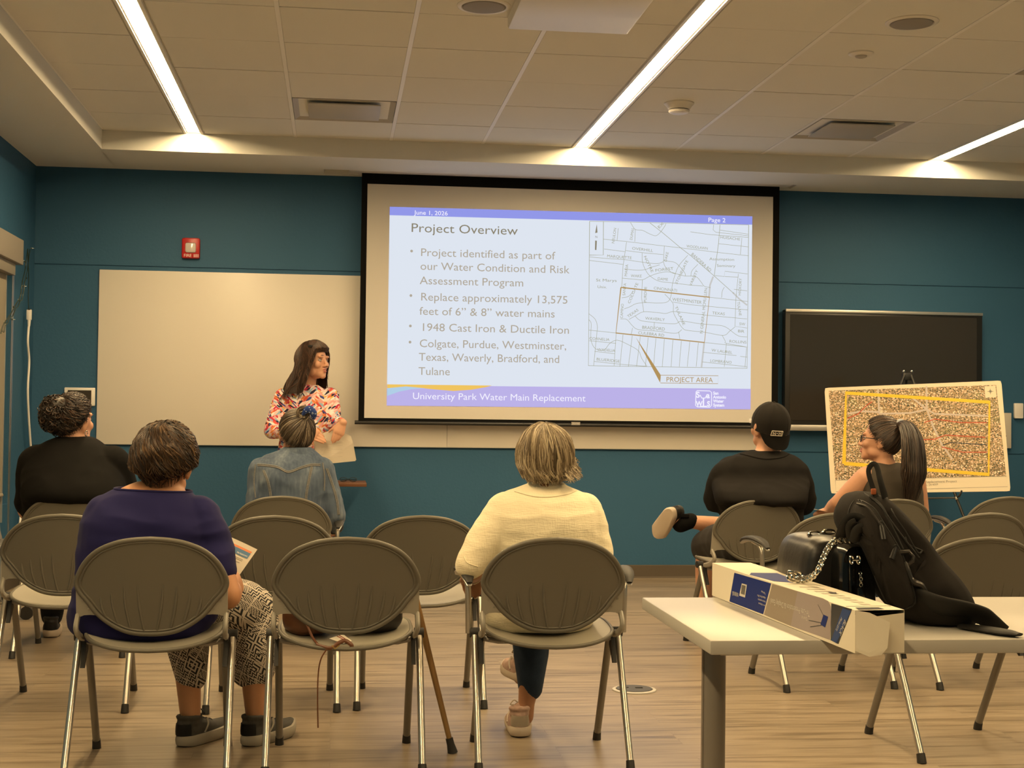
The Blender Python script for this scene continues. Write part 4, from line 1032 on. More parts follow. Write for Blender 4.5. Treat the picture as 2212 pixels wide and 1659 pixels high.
def aerial_mat():
    m = mat('aerial_photo_print', (.4, .33, .22), rough=.45)
    nt = m.node_tree; b = nt.nodes['Principled BSDF']
    tc = _n(nt, 'ShaderNodeTexCoord'); mp = _n(nt, 'ShaderNodeMapping'); mp.inputs['Scale'].default_value = (1, 1, 1.35)
    mp.inputs['Rotation'].default_value = (0, R(2), R(20))
    nt.links.new(tc.outputs['Object'], mp.inputs[0])
    v1 = _n(nt, 'ShaderNodeTexVoronoi'); v1.inputs['Scale'].default_value = 62; v1.inputs['Randomness'].default_value = .75; nt.links.new(mp.outputs[0], v1.inputs[0])
    v2 = _n(nt, 'ShaderNodeTexVoronoi'); v2.inputs['Scale'].default_value = 80; nt.links.new(mp.outputs[0], v2.inputs[0])
    n3 = _n(nt, 'ShaderNodeTexNoise'); n3.inputs['Scale'].default_value = 9; nt.links.new(mp.outputs[0], n3.inputs[0])
    base = ramp(nt, [(.25, (.13, .10, .05)), (.5, (.36, .24, .13)), (.75, (.22, .19, .08))]); nt.links.new(n3.outputs[0], base.inputs[0])
    roof = ramp(nt, [(.0, (.72, .58, .42)), (.45, (.60, .40, .28)), (.7, (.78, .68, .54)), (1, (.30, .22, .16))]); nt.links.new(v1.outputs['Color'], roof.inputs[0])
    k1 = mth(nt, 'LESS_THAN', v1.outputs['Distance'], .44)
    x1 = _n(nt, 'ShaderNodeMix', data_type='RGBA'); nt.links.new(k1, x1.inputs[0]); nt.links.new(base.outputs[0], x1.inputs[6]); nt.links.new(roof.outputs[0], x1.inputs[7])
    k2 = mth(nt, 'LESS_THAN', v2.outputs['Distance'], .36)
    x2 = _n(nt, 'ShaderNodeMix', data_type='RGBA'); nt.links.new(k2, x2.inputs[0]); nt.links.new(x1.outputs[2], x2.inputs[6]); x2.inputs[7].default_value = (.030, .034, .012, 1)
    nt.links.new(x2.outputs[2], b.inputs['Base Color'])
    return m
def z5(x, y): return (1380 + x / 2.659, 800 + y / 2.659)
bb = BM(); bb.faces.new([bb.verts.new(bpt(*z5(x, y), .0006)) for x, y in ((1090, 118), (2052, 84), (2110, 606), (1128, 629))]); mapp = obj('aerial_print', bb, aerial_mat(), t_board, False)
M_YLINE = mat('yellow_boundary_ink', (.72, .50, .02), rough=.5)
bb = BM(); strip2(bb, [bpt(*z5(x, y), .0016) for x, y in ((1178, 537), (1190, 130), (2014, 183), (2009, 598), (1178, 535))], .024, bn); obj('yellow_boundary', bb, M_YLINE, mapp, False)
bb = BM()
for pts in (((1652, 92), (1655, 225), (1690, 320), (1740, 425), (1800, 510)), ((1374, 105), (1380, 250)), ((1380, 250), (1560, 245), (1655, 225), (1700, 250), (2005, 262)), ((1200, 250), (1280, 235), (1380, 240)), ((1560, 150), (1655, 225))):
    strip2(bb, [bpt(*z5(x, y), .0010) for x, y in pts], .012, bn)
obj('street_lines', bb, mat('map_street_grey', (.50, .44, .42), rough=.6), mapp, False)
bb = BM()
for pts in (((1200, 275), (1260, 250), (1310, 200), (1340, 180)), ((1640, 300), (1700, 280), (1850, 300), (2000, 300)), ((1600, 400), (1700, 395), (1760, 372), (1990, 385)), ((1740, 440), (1860, 470), (2000, 470))):
    strip2(bb, [bpt(*z5(x, y), .0011) for x, y in pts], .006, bn)
obj('red_route_lines', bb, mat('map_red_ink', (.45, .06, .02), rough=.6), mapp, False)
bb = BM(); strip2(bb, [bpt(*z5(x, y), .0011) for x, y in ((1745, 430), (1790, 415), (2000, 428))], .006, bn); obj('dark_route_line', bb, M_BDK, mapp, False)
bb = BM(); bb.faces.new([bb.verts.new(bpt(*z5(x, y), .0012)) for x, y in ((1985, 92), (2048, 88), (2055, 152), (1990, 158))]); cmp_ = obj('compass_box', bb, M_FOAM, mapp, False)
bb = BM(); c = bpt(*z5(2019, 121), .0016)
for k in range(8):
    a = k * math.pi / 4; l = .024 if k % 2 == 0 else .013
    d = bx_ * math.cos(a) + bz_ * math.sin(a); s = bn.cross(d) * .0035
    bb.faces.new([bb.verts.new(c + q) for q in (s, d * l, -s)])
obj('compass_star', bb, mat('map_grey_ink', (.16, .15, .13), rough=.7), cmp_, False)
bb = BM()
for s, x0, y0, x1, h in (('University Park Water Main Replacement Project', 1395, 655, 1826, .022), ('SAWS Job No. 24-4009', 1560, 672, 1718, .018)):
    p, q = bpt(*z5(x0, y0 - 2), .0012), bpt(*z5(x1, y0 - 12), .0012); text_into(bb, s, p, q - p, bz_, h, fit=(q - p).length)
fr = [bpt(*z5(x, y), .0010) for x, y in ((1128, 632), (2112, 608), (2118, 668), (1132, 696))]; strip2(bb, fr + [fr[0]], .002, bn)
obj('caption', bb, mat('map_grey_ink', (.16, .15, .13)), t_board, False)
# the easel itself
apex = at(1966, 818, 9.16); apex.y = 9.17
t = thing('tripod_easel', 'black tripod easel with silver joints holding the map board', 'easel', (apex.x, apex.y, 0))
o0 = V((apex.x, apex.y, 0))
hookR = at(2068, 1066, 8.80) - o0; hookL = at(1862, 1069, 8.98) - o0
top = V((0, 0, apex.z))
for s, hk in ((1, hookR), (-1, hookL)):
    h2 = hk + V((0, .012, 0)); h2.y += .03
    k = top.z / (top.z - h2.z); ft = top + (h2 - top) * k; ft.z = .002
    tp = top + V((s * .022, .005, .055))
    bb = BM(); tube(bb, [top + V((s * .022, .03, .03)), h2, ft], [.010, .009, .008], 10); lg = obj('leg', bb, M_BLACK, t)
    bb = BM(); tube(bb, [ft + V((0, 0, .03)), ft], .012, 10); obj('foot_tip', bb, M_RUBBER, lg)
    bb = BM(); tube(bb, spline([hk + V((0, .03, -.03)), hk + V((0, -.01, -.02)), hk + V((0, -.035, -.012)), hk + V((s * .012, -.04, .022))], 4), .006, 8); obj('holder_hook', bb, M_BLACK, t)
    bb = BM(); ball(bb, hk + V((0, .01, -.03)), .013, seg=12, rings=8); obj('joint', bb, M_SILVER, t)
    bb = BM(); tube(bb, [top + V((s * .022, .03, .0)), top + V((s * .028, .03, .045))], .009, 8); ball(bb, top + V((s * .028, .03, .05)), .011, seg=10, rings=8, mi=1); obj('top_prong', bb, [M_BLACK, M_SILVER], t)
bb = BM(); tube(bb, [top + V((0, .04, .03)), V((0, .62, .002))], [.010, .008], 10); lg = obj('leg', bb, M_BLACK, t)
bb = BM(); tube(bb, [hookL + V((0, .03, -.03)), hookR + V((0, .03, -.03))], .006, 8); obj('crossbar', bb, M_BLACK, t)
bb = BM(); box(bb, top + V((0, .035, .015)), (.075, .03, .05), bevel=.005); obj('head', bb, M_BLACK, t)

# ================================================================== CANE, FLOOR BOX, SIDE TABLE, FOLDED TABLE
M_WOOD = mat('cane_wood', (.27, .155, .055), rough=.42, var=.25, vscale=6, stretch=(20, 20, 2))
tip = V((.410, 4.79, 0)); ctop = at(886, 1246, 4.80)
t = thing('wooden_cane', 'brown wooden walking cane leaning on the empty front-row chair', 'cane', tip)
d = ctop - tip
bb = BM(); tube(bb, spline([d * .03, d * .3, d * .62, d * .9, d * 1.0, d * 1.02 + V((-.02, .0, .012)), d * 1.02 + V((-.06, .0, .010)), d * 1.0 + V((-.085, 0, -.015))], 4), [.0088, .0098, .011, .0125, .0125, .0125, .012, .011], 12); obj('shaft', bb, M_WOOD, t)
bb = BM(); tube(bb, [V((0, 0, 0)), d * .012, d * .05, d * .085], [.0175, .0165, .013, .0125], 14); obj('rubber_tip', bb, M_RUBBER, t)
p = onz(1370, 1491, 0)
t = thing('floor_outlet', 'round floor outlet box with dark lid set in the wood floor', 'floor outlet', p)
bb = BM(); disc_profile(bb, [(.092, .0005), (.091, .005), (.078, .007), (.076, .003)]); obj('rim', bb, M_DIFF, t)
bb = BM(); disc_profile(bb, [(.077, .004), (.074, .009), (.01, .010)]); obj('lid', bb, mat('outlet_lid', (.05, .047, .042), rough=.5), t)
bb = BM(); box(bb, (.02, 0, .0105), (.03, .016, .002)); box(bb, (-.03, .01, .0105), (.016, .008, .002)); obj('latch', bb, M_DARK, t, False)
p = at(752, 1044, 9.68); M_WALNUT = mat('reddish_wood', (.17, .070, .030), rough=.4, var=.2, vscale=5, stretch=(2, 14, 2))
t = thing('side_table', 'small reddish wood pedestal table beside the standing speaker', 'side table', (p.x - .05, 9.68, 0))
w = at(792, 1044, 9.52).x - p.x + .05
bb = BM(); box2(bb, (-w, -.17, p.z - .015), (w, .17, p.z + .012), bevel=.004); obj('tabletop', bb, M_WALNUT, t)
bb = BM(); cyl(bb, (-.07, 0, .02), (-.07, 0, p.z - .012), .02); obj('post', bb, M_GREYMETAL, t)
bb = BM(); box2(bb, (-w, -.15, 0), (w * .8, .15, .022), bevel=.005); obj('base', bb, M_GREYMETAL, t)
g = at(752, 1036, 9.62); g.z = p.z + .012
t = thing('eyeglasses', 'dark folded eyeglasses lying on the small wood table', 'eyeglasses', g)
bb = BM()
for s in (-1, 1): loop_tube(bb, [V((s * .033 + .024 * math.cos(a), 0, .016 + .014 * math.sin(a))) for a in [2 * math.pi * k / 16 for k in range(16)]], .002, 6)
tube(bb, [(-.01, 0, .02), (.01, 0, .02)], .002, 6); obj('front_frame', bb, M_BLACK, t)
for s in (-1, 1):
    bb = BM(); tube(bb, spline([(s * .057, 0, .018), (s * .02, .02, .014), (-s * .05, .026 + .006 * s, .006)], 4), .002, 6); obj('temple', bb, M_BLACK, t)
# folded nesting table against the left wall
t = thing('folded_table', 'folded flip-top table on casters at the left edge below the window', 'table', (-1.80, 7.4, 0))
bb = BM(); box(bb, (-.05, .1, .52), (.028, 1.3, .50), Matrix.Rotation(R(-14), 3, 'Y'), bevel=.004); obj('tabletop', bb, mat('grey_laminate', (.22, .19, .15), rough=.4), t)
for y in (-.45, .62):
    bb = BM(); tube(bb, spline([(-.20, y, .09), (.0, y, .10), (.16, y, .09)], 4), .018, 10); tube(bb, [(.02, y, .10), (-.02, y, .55)], .018, 10); lg = obj('leg_frame', bb, M_ALU, t)
    for x in (-.19, .15):
        bb = BM(); cyl(bb, (x, y - .014, .036), (x, y + .014, .036), .036, n=18); cyl(bb, (x, y, .036), (x, y, .09), .01); obj('caster', bb, M_RUBBER, lg)
bb = BM(); cyl(bb, (.035, -.47, .60), (.075, -.47, .60), .03); cyl(bb, (.03, -.47, .50), (.08, -.47, .50), .032); obj('release_knob', bb, M_RUBBER, t)
# bags on the empty front chair
M_BROWN = mat('brown_leather', (.115, .040, .014), rough=.42, bump=.2, bscale=60)
def pillow(bb, c, s, seed, amp=.008, rot=0):
    ball(bb, (0, 0, 0), 1, seg=28, rings=18)
    m = Matrix.Rotation(R(rot), 3, 'Z')
    for v in bb.verts:
        u = V([math.copysign(abs(q) ** .75, q) for q in v.co]); u = m @ V((u.x * s[0], u.y * s[1], u.z * s[2]))
        u += u.normalized() * noise.noise(u * 16 + V((seed, 0, 0))) * amp
        v.co = u + V(c)
sz = .412
def bagloc(px, py, Y): p = at(px, py, Y); return p
p = bagloc(668, 1350, 4.70)
t = thing('brown_handbag', 'brown leather handbag on the empty front-row chair seat', 'handbag', (p.x, 4.70, sz))
bb = BM(); pillow(bb, (0, 0, .075), (.092, .085, .072), 1.0); obj('body', bb, M_BROWN, t)
def q_(px, py, Y): return at(px, py, Y) - V(t.location)
bb = BM(); tube(bb, spline([q_(652, 1330, 4.60), (q_(664, 1352, 4.585)), q_(676, 1378, 4.56), q_(690, 1396, 4.53)], 5), .004, 8); obj('handle', bb, M_BROWN, t)
bb = BM()
tube(bb, spline([q_(683, 1393, 4.525), q_(700, 1398, 4.515), q_(716, 1400, 4.512), (q_(730, 1390, 4.52)), q_(745, 1384, 4.53), q_(758, 1392, 4.52), q_(760, 1398, 4.52)], 5), .0065, 8, flat=.5, up=V((0, 1, 0)))
tube(bb, spline([q_(706, 1402, 4.50), q_(694, 1422, 4.50), q_(688, 1450, 4.51), q_(686, 1500, 4.52), q_(687, 1572, 4.53)], 6), .0022, 6)
obj('strap', bb, M_BROWN, t)
bb = BM()
M_GOLD_ = mat('gold_metal', (.75, .52, .18), rough=.25, metal=1)
a, b_, c = q_(717, 1394, 4.50), q_(723, 1402, 4.50), q_(734, 1393, 4.50)
tube(bb, [a, b_], .0018, 6); tube(bb, [b_, c], .0018, 6); obj('buckle', bb, M_GOLD_, t)
p = bagloc(800, 1355, 4.76)
t = thing('black_tote', 'crumpled black bag on the empty front-row chair seat, beside the brown handbag', 'bag', (p.x, 4.76, sz))
bb = BM(); pillow(bb, (0, 0, .07), (.098, .10, .07), 7.0, .016); obj('body', bb, M_LEATHER, t)
bb = BM(); tube(bb, spline([(.03, -.10, .09), (.06, -.08, .11), (.09, -.03, .10)], 5), .006, 8, flat=.5); obj('handle', bb, M_LEATHER, t)
p = at(738, 1384, 4.58)
t = thing('folded_leaflet', 'folded white leaflet with red print between the bags on the chair', 'paper', p)
bb = BM()
P = [at(x, y, Y) - p for x, y, Y in ((711, 1379, 4.60), (741, 1370, 4.62), (760, 1384, 4.585), (742, 1390, 4.57))]
prism(bb, P, (0, .003, -.001)); obj('sheet', bb, mat('paper_white', (.72, .66, .56), rough=.7), t, False)
bb = BM()
for k in (.55, .72): strip2(bb, [P[0].lerp(P[1], k) + V((0, -.001, .0005)), P[3].lerp(P[2], k) + V((0, -.001, .0005))], .0025, (0, -1, .3))
obj('red_print', bb, mat('red_ink', (.40, .05, .03), rough=.6), t, False)
# ================================================================== PEOPLE
from mathutils.bvhtree import BVHTree
def skin(name, c): return mat(name, c, rough=0.5, spec=0.4, var=.06, vscale=14, bump=.08, bscale=260, sss=0.0)
SKIN_A = skin('skin_light', (.56, .30, .19)); SKIN_B = skin('skin_tan', (.46, .225, .115)); SKIN_C = skin('skin_brown', (.33, .165, .09))
def cloth(name, c, rough=.85, bump=.35, bs=900, var=.12, vs=5, sheen=.04):
    m = mat(name, c, rough=rough, spec=.15, var=var, vscale=vs, bump=bump, bscale=bs, sheen=sheen)
    return m
def hair_mat(name, stops, rough=.42):
    if name in MATS: return MATS[name]
    m = bpy.data.materials.new(name); m.use_nodes = True; nt = m.node_tree; b = nt.nodes['Principled BSDF']
    uv = _n(nt, 'ShaderNodeUVMap'); uv.uv_map = 'tone'
    sx = _n(nt, 'ShaderNodeSeparateXYZ'); nt.links.new(uv.outputs[0], sx.inputs[0])
    r = ramp(nt, stops); nt.links.new(sx.outputs[0], r.inputs[0]); nt.links.new(r.outputs[0], b.inputs['Base Color'])
    b.inputs['Roughness'].default_value = rough; b.inputs['Specular IOR Level'].default_value = .45
    # fine strand relief running root to tip
    mp = _n(nt, 'ShaderNodeCombineXYZ'); k = mth(nt, 'MULTIPLY', sx.outputs[1], 1.0); nt.links.new(k, mp.inputs[0])
    wv = _n(nt, 'ShaderNodeTexNoise'); wv.inputs['Scale'].default_value = 160; nt.links.new(mp.outputs[0], wv.inputs[0])
    bp = _n(nt, 'ShaderNodeBump'); bp.inputs['Strength'].default_value = .5; bp.inputs['Distance'].default_value = .003
    nt.links.new(wv.outputs[0], bp.inputs['Height']); nt.links.new(bp.outputs[0], b.inputs['Normal'])
    MATS[name] = m; return m
def mat3(yaw, pitch=0, roll=0):
    """head pose: yaw 0 looks along +Y (towards the screen), positive yaw turns to +X; pitch up; roll to the right"""
    return Matrix.Rotation(-R(yaw), 3, 'Z') @ Matrix.Rotation(R(pitch), 3, 'X') @ Matrix.Rotation(R(roll), 3, 'Y')
def ell_ring(c, rx, ry, n=28, e=2.3, yaw=0):
    out = []; ex = 2 / e
    for k in range(n):
        a = 2 * math.pi * k / n; ca, sa = math.cos(a), math.sin(a)
        x = rx * abs(ca) ** ex * (1 if ca >= 0 else -1); y = ry * abs(sa) ** ex * (1 if sa >= 0 else -1)
        cy_, sy_ = math.cos(R(yaw)), math.sin(R(yaw))
        out.append(V((c.x + x * cy_ - y * sy_, c.y + x * sy_ + y * cy_, c.z)))
    return out
def rows_to_rings(rows, inset=0.0, e=2.3):
    """rows (py, pxL, pxR, Y, depth) measured on the figure -> horizontal cross-sections at that depth"""
    P = [(V((*r[:3], )), V((r[3], r[4], 0))) for r in rows]
    A = spline([p[0] for p in P], 3); B = spline([p[1] for p in P], 3)
    rings = []
    for a, b in zip(A, B):
        l, r = at(a.y, a.x, b.x), at(a.z, a.x, b.x); c = (l + r) / 2
        rings.append(ell_ring(c, max(.01, (r.x - l.x) / 2 - inset), max(.01, b.y - inset), e=e))
    return rings
def limb(bm, pts, rad, n=16, k=4, flat=1.0, mi=0):
    P = spline(pts, k); tube(bm, P, lerp_list(rad, len(P)) if len(rad) != len(P) else rad, n, flat=flat, mi=mi)
    ball(bm, P[0], rad[0] * .98, seg=14, rings=10, mi=mi); ball(bm, P[-1], rad[-1] * .98, seg=14, rings=10, mi=mi)
def head_into(bm, C, M, s=1.0, jaw=1.0):
    """skull, jaw, cheeks, nose, lips, brow and ears as overlapping masses (local: +Y face, +Z up)"""
    def B(c, r, rot=None): ball(bm, C + M @ (V(c) * s), [q * s for q in r], rot=(M @ rot) if rot is not None else M, seg=24, rings=16)
    B((0, -.012, .030), (.077, .096, .088)); B((0, .010, .0), (.072, .082, .085))
    B((0, .030, -.045), (.057 * jaw, .062, .066)); B((0, .076, -.094), (.024 * jaw, .020, .018)); B((0, .058, -.078), (.040 * jaw, .036, .030))
    for q in (-1, 1):
        B((q * .046 * jaw, .020, -.062), (.020, .038, .030)); B((q * .040, .068, -.022), (.024, .022, .024))
        B((q * .030, .083, .030), (.024, .012, .010)); B((q * .012, .100, -.030), (.009, .011, .008))
        rot = Matrix.Rotation(R(-q * 22), 3, 'Z') @ Matrix.Rotation(R(-12), 3, 'X')
        B((q * .082, -.012, -.006), (.008, .021, .033), rot); B((q * .079, -.004, -.034), (.008, .010, .012), rot); B((q * .087, -.018, .012), (.006, .014, .018), rot)
    tube(bm, [C + M @ (V(p) * s) for p in ((0, .086, .022), (0, .096, .0), (0, .108, -.018), (0, .112, -.026), (0, .098, -.033))], [.008 * s, .008 * s, .0095 * s, .0105 * s, .008 * s], 12)
    for z, r_, w in ((-.0535, .0065, .022), (-.0655, .0075, .020)):
        tube(bm, [C + M @ (V(p) * s) for p in ((-w, .078, z), (-w * .5, .091, z), (0, .096, z), (w * .5, .091, z), (w, .078, z))], [.004 * s, r_ * s, r_ * s, r_ * s, .004 * s], 10)
def face_details(parent, C, M, s=1.0, brow_m=None, lip=True):
    M_EYE = mat('eye_white', (.62, .57, .52), rough=.2); M_IRIS = mat('dark_iris', (.03, .018, .01), rough=.1); M_LIP = mat('lip_rose', (.36, .10, .075), rough=.45)
    for q in (-1, 1):
        bb = BM(); c = C + M @ (V((q * .032, .0755, .008)) * s); ball(bb, c, .0125 * s, seg=16, rings=12)
        d = M @ V((0, 1, 0)); ball(bb, c + d * .0085 * s, (.0058 * s, .0048 * s, .0058 * s), rot=M, seg=12, rings=8, mi=1); e = obj('eye', bb, [M_EYE, M_IRIS], parent)
        bb = BM(); tube(bb, [C + M @ (V(p) * s) for p in ((q * .016, .083, .010), (q * .024, .0885, .0155), (q * .034, .0885, .017), (q * .046, .080, .011))], [.0016, .0030, .0034, .0018], 8)
        tube(bb, [C + M @ (V(p) * s) for p in ((q * .017, .083, .003), (q * .030, .0875, -.0025), (q * .045, .079, .004))], [.0012, .0022, .0014], 8); obj('eyelid', bb, mat('lid_shadow', (.20, .085, .05), rough=.6), parent)
        bb = BM(); tube(bb, [C + M @ (V(p) * s) for p in ((q * .013, .0945, .0375), (q * .030, .0955, .0395), (q * .049, .083, .0325))], [.0014, .0022, .0009], 8); obj('eyebrow', bb, brow_m or mat('brow_brown', (.05, .028, .016), rough=.8), parent)
    if lip:
        bb = BM()
        for z, r_, w in ((-.0540, .0050, .021), (-.0645, .0058, .019)):
            tube(bb, [C + M @ (V(p) * s) for p in ((-w, .0815, z - .002), (-w * .5, .0945, z), (0, .0985, z + (.001 if z > -.06 else -.001)), (w * .5, .0945, z), (w, .0815, z - .002))], [.0018, r_, r_, r_, .0018], 8)
        obj('lips', bb, M_LIP, parent)
def hand_into(bm, W, d, nrm, side, curl=(20, 30, 25), size=1.0, spread=4, thumb=35, thumb_curl=15):
    """palm, four fingers and a thumb; d fingers' direction, nrm out of the back of the hand, side +1/-1 where the thumb sits (along d x nrm)"""
    d = V(d).normalized(); nrm = (V(nrm) - d * V(nrm).dot(d)).normalized(); lat = d.cross(nrm) * side; s = size
    K = V(W) + d * .088 * s
    rings = []
    for t, w, h in ((-.02, .026, .020), (.012, .030, .019), (.045, .039, .018), (.075, .045, .016), (.092, .042, .012)):
        c = V(W) + d * t * s; rings.append([c + lat * w * s * math.cos(a) + nrm * h * s * math.sin(a) for a in [2 * math.pi * k / 18 for k in range(18)]])
    loft(bm, rings)
    for i, (o, L, r) in enumerate(((.0335, .072, .0080), (.0115, .080, .0084), (-.0105, .074, .0080), (-.0315, .058, .0070))):
        p = K + lat * o * s - d * (.004 * abs(i - 1)) * s
        v = (Matrix.Rotation(R((1.3 - i) * -spread), 3, nrm) if side < 0 else Matrix.Rotation(R((1.3 - i) * spread), 3, nrm)) @ d
        pts = [p - v * .02 * s]; ang = 0; cur = v; pts.append(p.copy())
        rot_ax = nrm.cross(d)  # bends fingers towards the palm
        for c, f in zip(curl, (.44, .31, .25)):
            cur = Matrix.Rotation(R(c + i * 2), 3, rot_ax) @ cur
            if cur.dot(nrm) > 0 and c > 0 and v.dot(nrm) < .1 and (Matrix.Rotation(R(-c), 3, rot_ax) @ v).dot(nrm) < 0: pass
            p = p + cur * L * f * s; pts.append(p.copy())
        tube(bm, spline(pts, 3), lerp_list([r * s, r * 1.05 * s, r * s, r * .95 * s, r * .75 * s], len(spline(pts, 3))), 10)
        ball(bm, pts[-1], r * .78 * s, seg=10, rings=8)
    tb = V(W) + d * .022 * s + lat * .024 * s
    tv = (d * math.cos(R(thumb)) + lat * math.sin(R(thumb)) - nrm * .25).normalized()
    p1 = tb + tv * .040 * s; tv2 = (tv + d * .25 - nrm * math.tan(R(thumb_curl)) * .6).normalized(); p2 = p1 + tv2 * .030 * s; p3 = p2 + (tv2 + d * .15).normalized() * .022 * s
    tube(bm, spline([tb - tv * .012 * s, tb, p1, p2, p3], 3), lerp_list([.013 * s, .0145 * s, .0115 * s, .0105 * s, .008 * s], 13), 10); ball(bm, p3, .0082 * s, seg=10, rings=8)
def shoe(parent, ankle, toe_dir, L=.26, m_up=None, m_sole=None, toe_up=0.0, roll=0.0, name='shoe', laces=True, accents=None, M=None):
    """a trainer: sole, upper, heel counter and laces; ankle is the point above the heel at floor level"""
    yaw = math.degrees(math.atan2(toe_dir[0], toe_dir[1]))
    if M is None: M = Matrix.Rotation(-R(yaw), 3, 'Z') @ Matrix.Rotation(R(toe_up), 3, 'X') @ Matrix.Rotation(R(roll), 3, 'Y')
    o = V(ankle); T = lambda p: o + M @ V(p)
    def hw(f):     # half width along the foot, f 0 at the heel, 1 at the toe
        return (.030 + .016 * math.sin(min(1, max(0, f)) ** .9 * math.pi * .66)) * min(1, (max(0, f) / .13)) ** .42 * min(1, (max(0, 1 - f) / .22)) ** .5
    def outline_at(g, z, n=26):
        fs = [.5 - .5 * math.cos(math.pi * k / n) for k in range(n + 1)]
        pts = [(hw(f) * g + (.004 * math.sin(f * 3)), -.07 + L * (.5 + (f - .5) * (1 + (g - 1) * .35))) for f in fs]
        hl = pts + [(-x * 1.0 + .008 * math.sin(3 * (y + .07) / L), y) for x, y in reversed(pts[1:-1])]
        return [T((x, y, z + .016 * max(0, (y / L - .35) / .38) ** 2 + .006 * max(0, -(y + .03) / .04) * (z < .02))) for x, y in hl]
    bb = BM(); loft(bb, [outline_at(g, z) for z, g in ((.001, .90), (.006, 1.0), (.018, 1.05), (.030, 1.04), (.038, .98))])
    sh = obj(name, bb, m_sole, parent, angle=50); sh.name = name
    bb = BM(); rings = []
    for f, h, w in ((.012, .080, .62), (.05, .093, .88), (.12, .098, .96), (.22, .098, .98), (.33, .090, .97), (.44, .082, .96), (.55, .072, .96), (.66, .063, .95), (.77, .056, .94), (.87, .051, .92), (.95, .046, .85), (.985, .040, .6)):
        y = -.07 + L * f; ww = hw(f) * w; zz_ = .016 * max(0, (y / L - .35) / .38) ** 2
        rings.append([T((ww * math.copysign(abs(math.cos(a_)) ** .8, math.cos(a_)), y, zz_ + .026 + (h - .026) * max(0, math.sin(a_)) ** .8 - .004 * max(0, -math.sin(a_)))) for a_ in [2 * math.pi * k / 24 for k in range(24)]])
    loft(bb, rings)
    tube(bb, [T((.031 * math.cos(a_), -.016 + .040 * math.sin(a_), .096 - .004 * math.sin(a_))) for a_ in [2 * math.pi * k / 20 for k in range(21)]], .0085, 8)
    ball(bb, T((0, .030, .088)), .020, seg=12, rings=8); ball(bb, T((0, -.014, .078)), (.036, .050, .024), rot=M, seg=16, rings=10)
    mobj('upper', remesh(bb, .0045, 3), m_up, sh, True, 180)
    bb = BM(); vv = []
    for a0 in range(-75, 76, 10):
        a_ = R(a0); vv.append([bb.verts.new(T(((.0290 + b_ * .003) * math.sin(a_), -.0315 - (.0345 + (b_) * .001) * math.cos(a_), z))) for b_, z in ((1, .040), (1.5, .052), (1.2, .066), (.6, .078))])
    for i in range(len(vv) - 1):
        for j in range(3): bb.faces.new((vv[i][j], vv[i + 1][j], vv[i + 1][j + 1], vv[i][j + 1]))
    bmesh.ops.solidify(bb, geom=bb.faces[:], thickness=.003)
    obj('heel_counter', bb, accents or m_up, sh)
    if laces:
        for s_ in (-1, 1):
            bb = BM(); tube(bb, spline([T((s_ * .040, .02, .040)), T((s_ * .036, .045, .062)), T((s_ * .022, .06, .080))], 4), .004, 6, flat=.6); obj('side_stripe', bb, m_sole, sh)
        bb = BM()
        for k in range(4):
            y = .040 + k * .020; h = .086 - k * .0062
            tube(bb, spline([T((-.022, y, h - .010)), T((0, y + .004, h + .001)), T((.022, y, h - .010))], 3), .0026, 6)
        for s_ in (-1, 1): tube(bb, spline([T((0, .032, .104)), T((s_ * .016, .030, .116)), T((s_ * .030, .034, .100)), T((s_ * .016, .036, .098))], 3), .0024, 6)
        obj('laces', bb, accents or m_sole, sh)
    return sh
RSK = (.0785, .099, .100)
def skull_r(d, s=1.0): return s / math.sqrt((d.x / RSK[0]) ** 2 + (d.y / RSK[1]) ** 2 + (d.z / RSK[2]) ** 2)
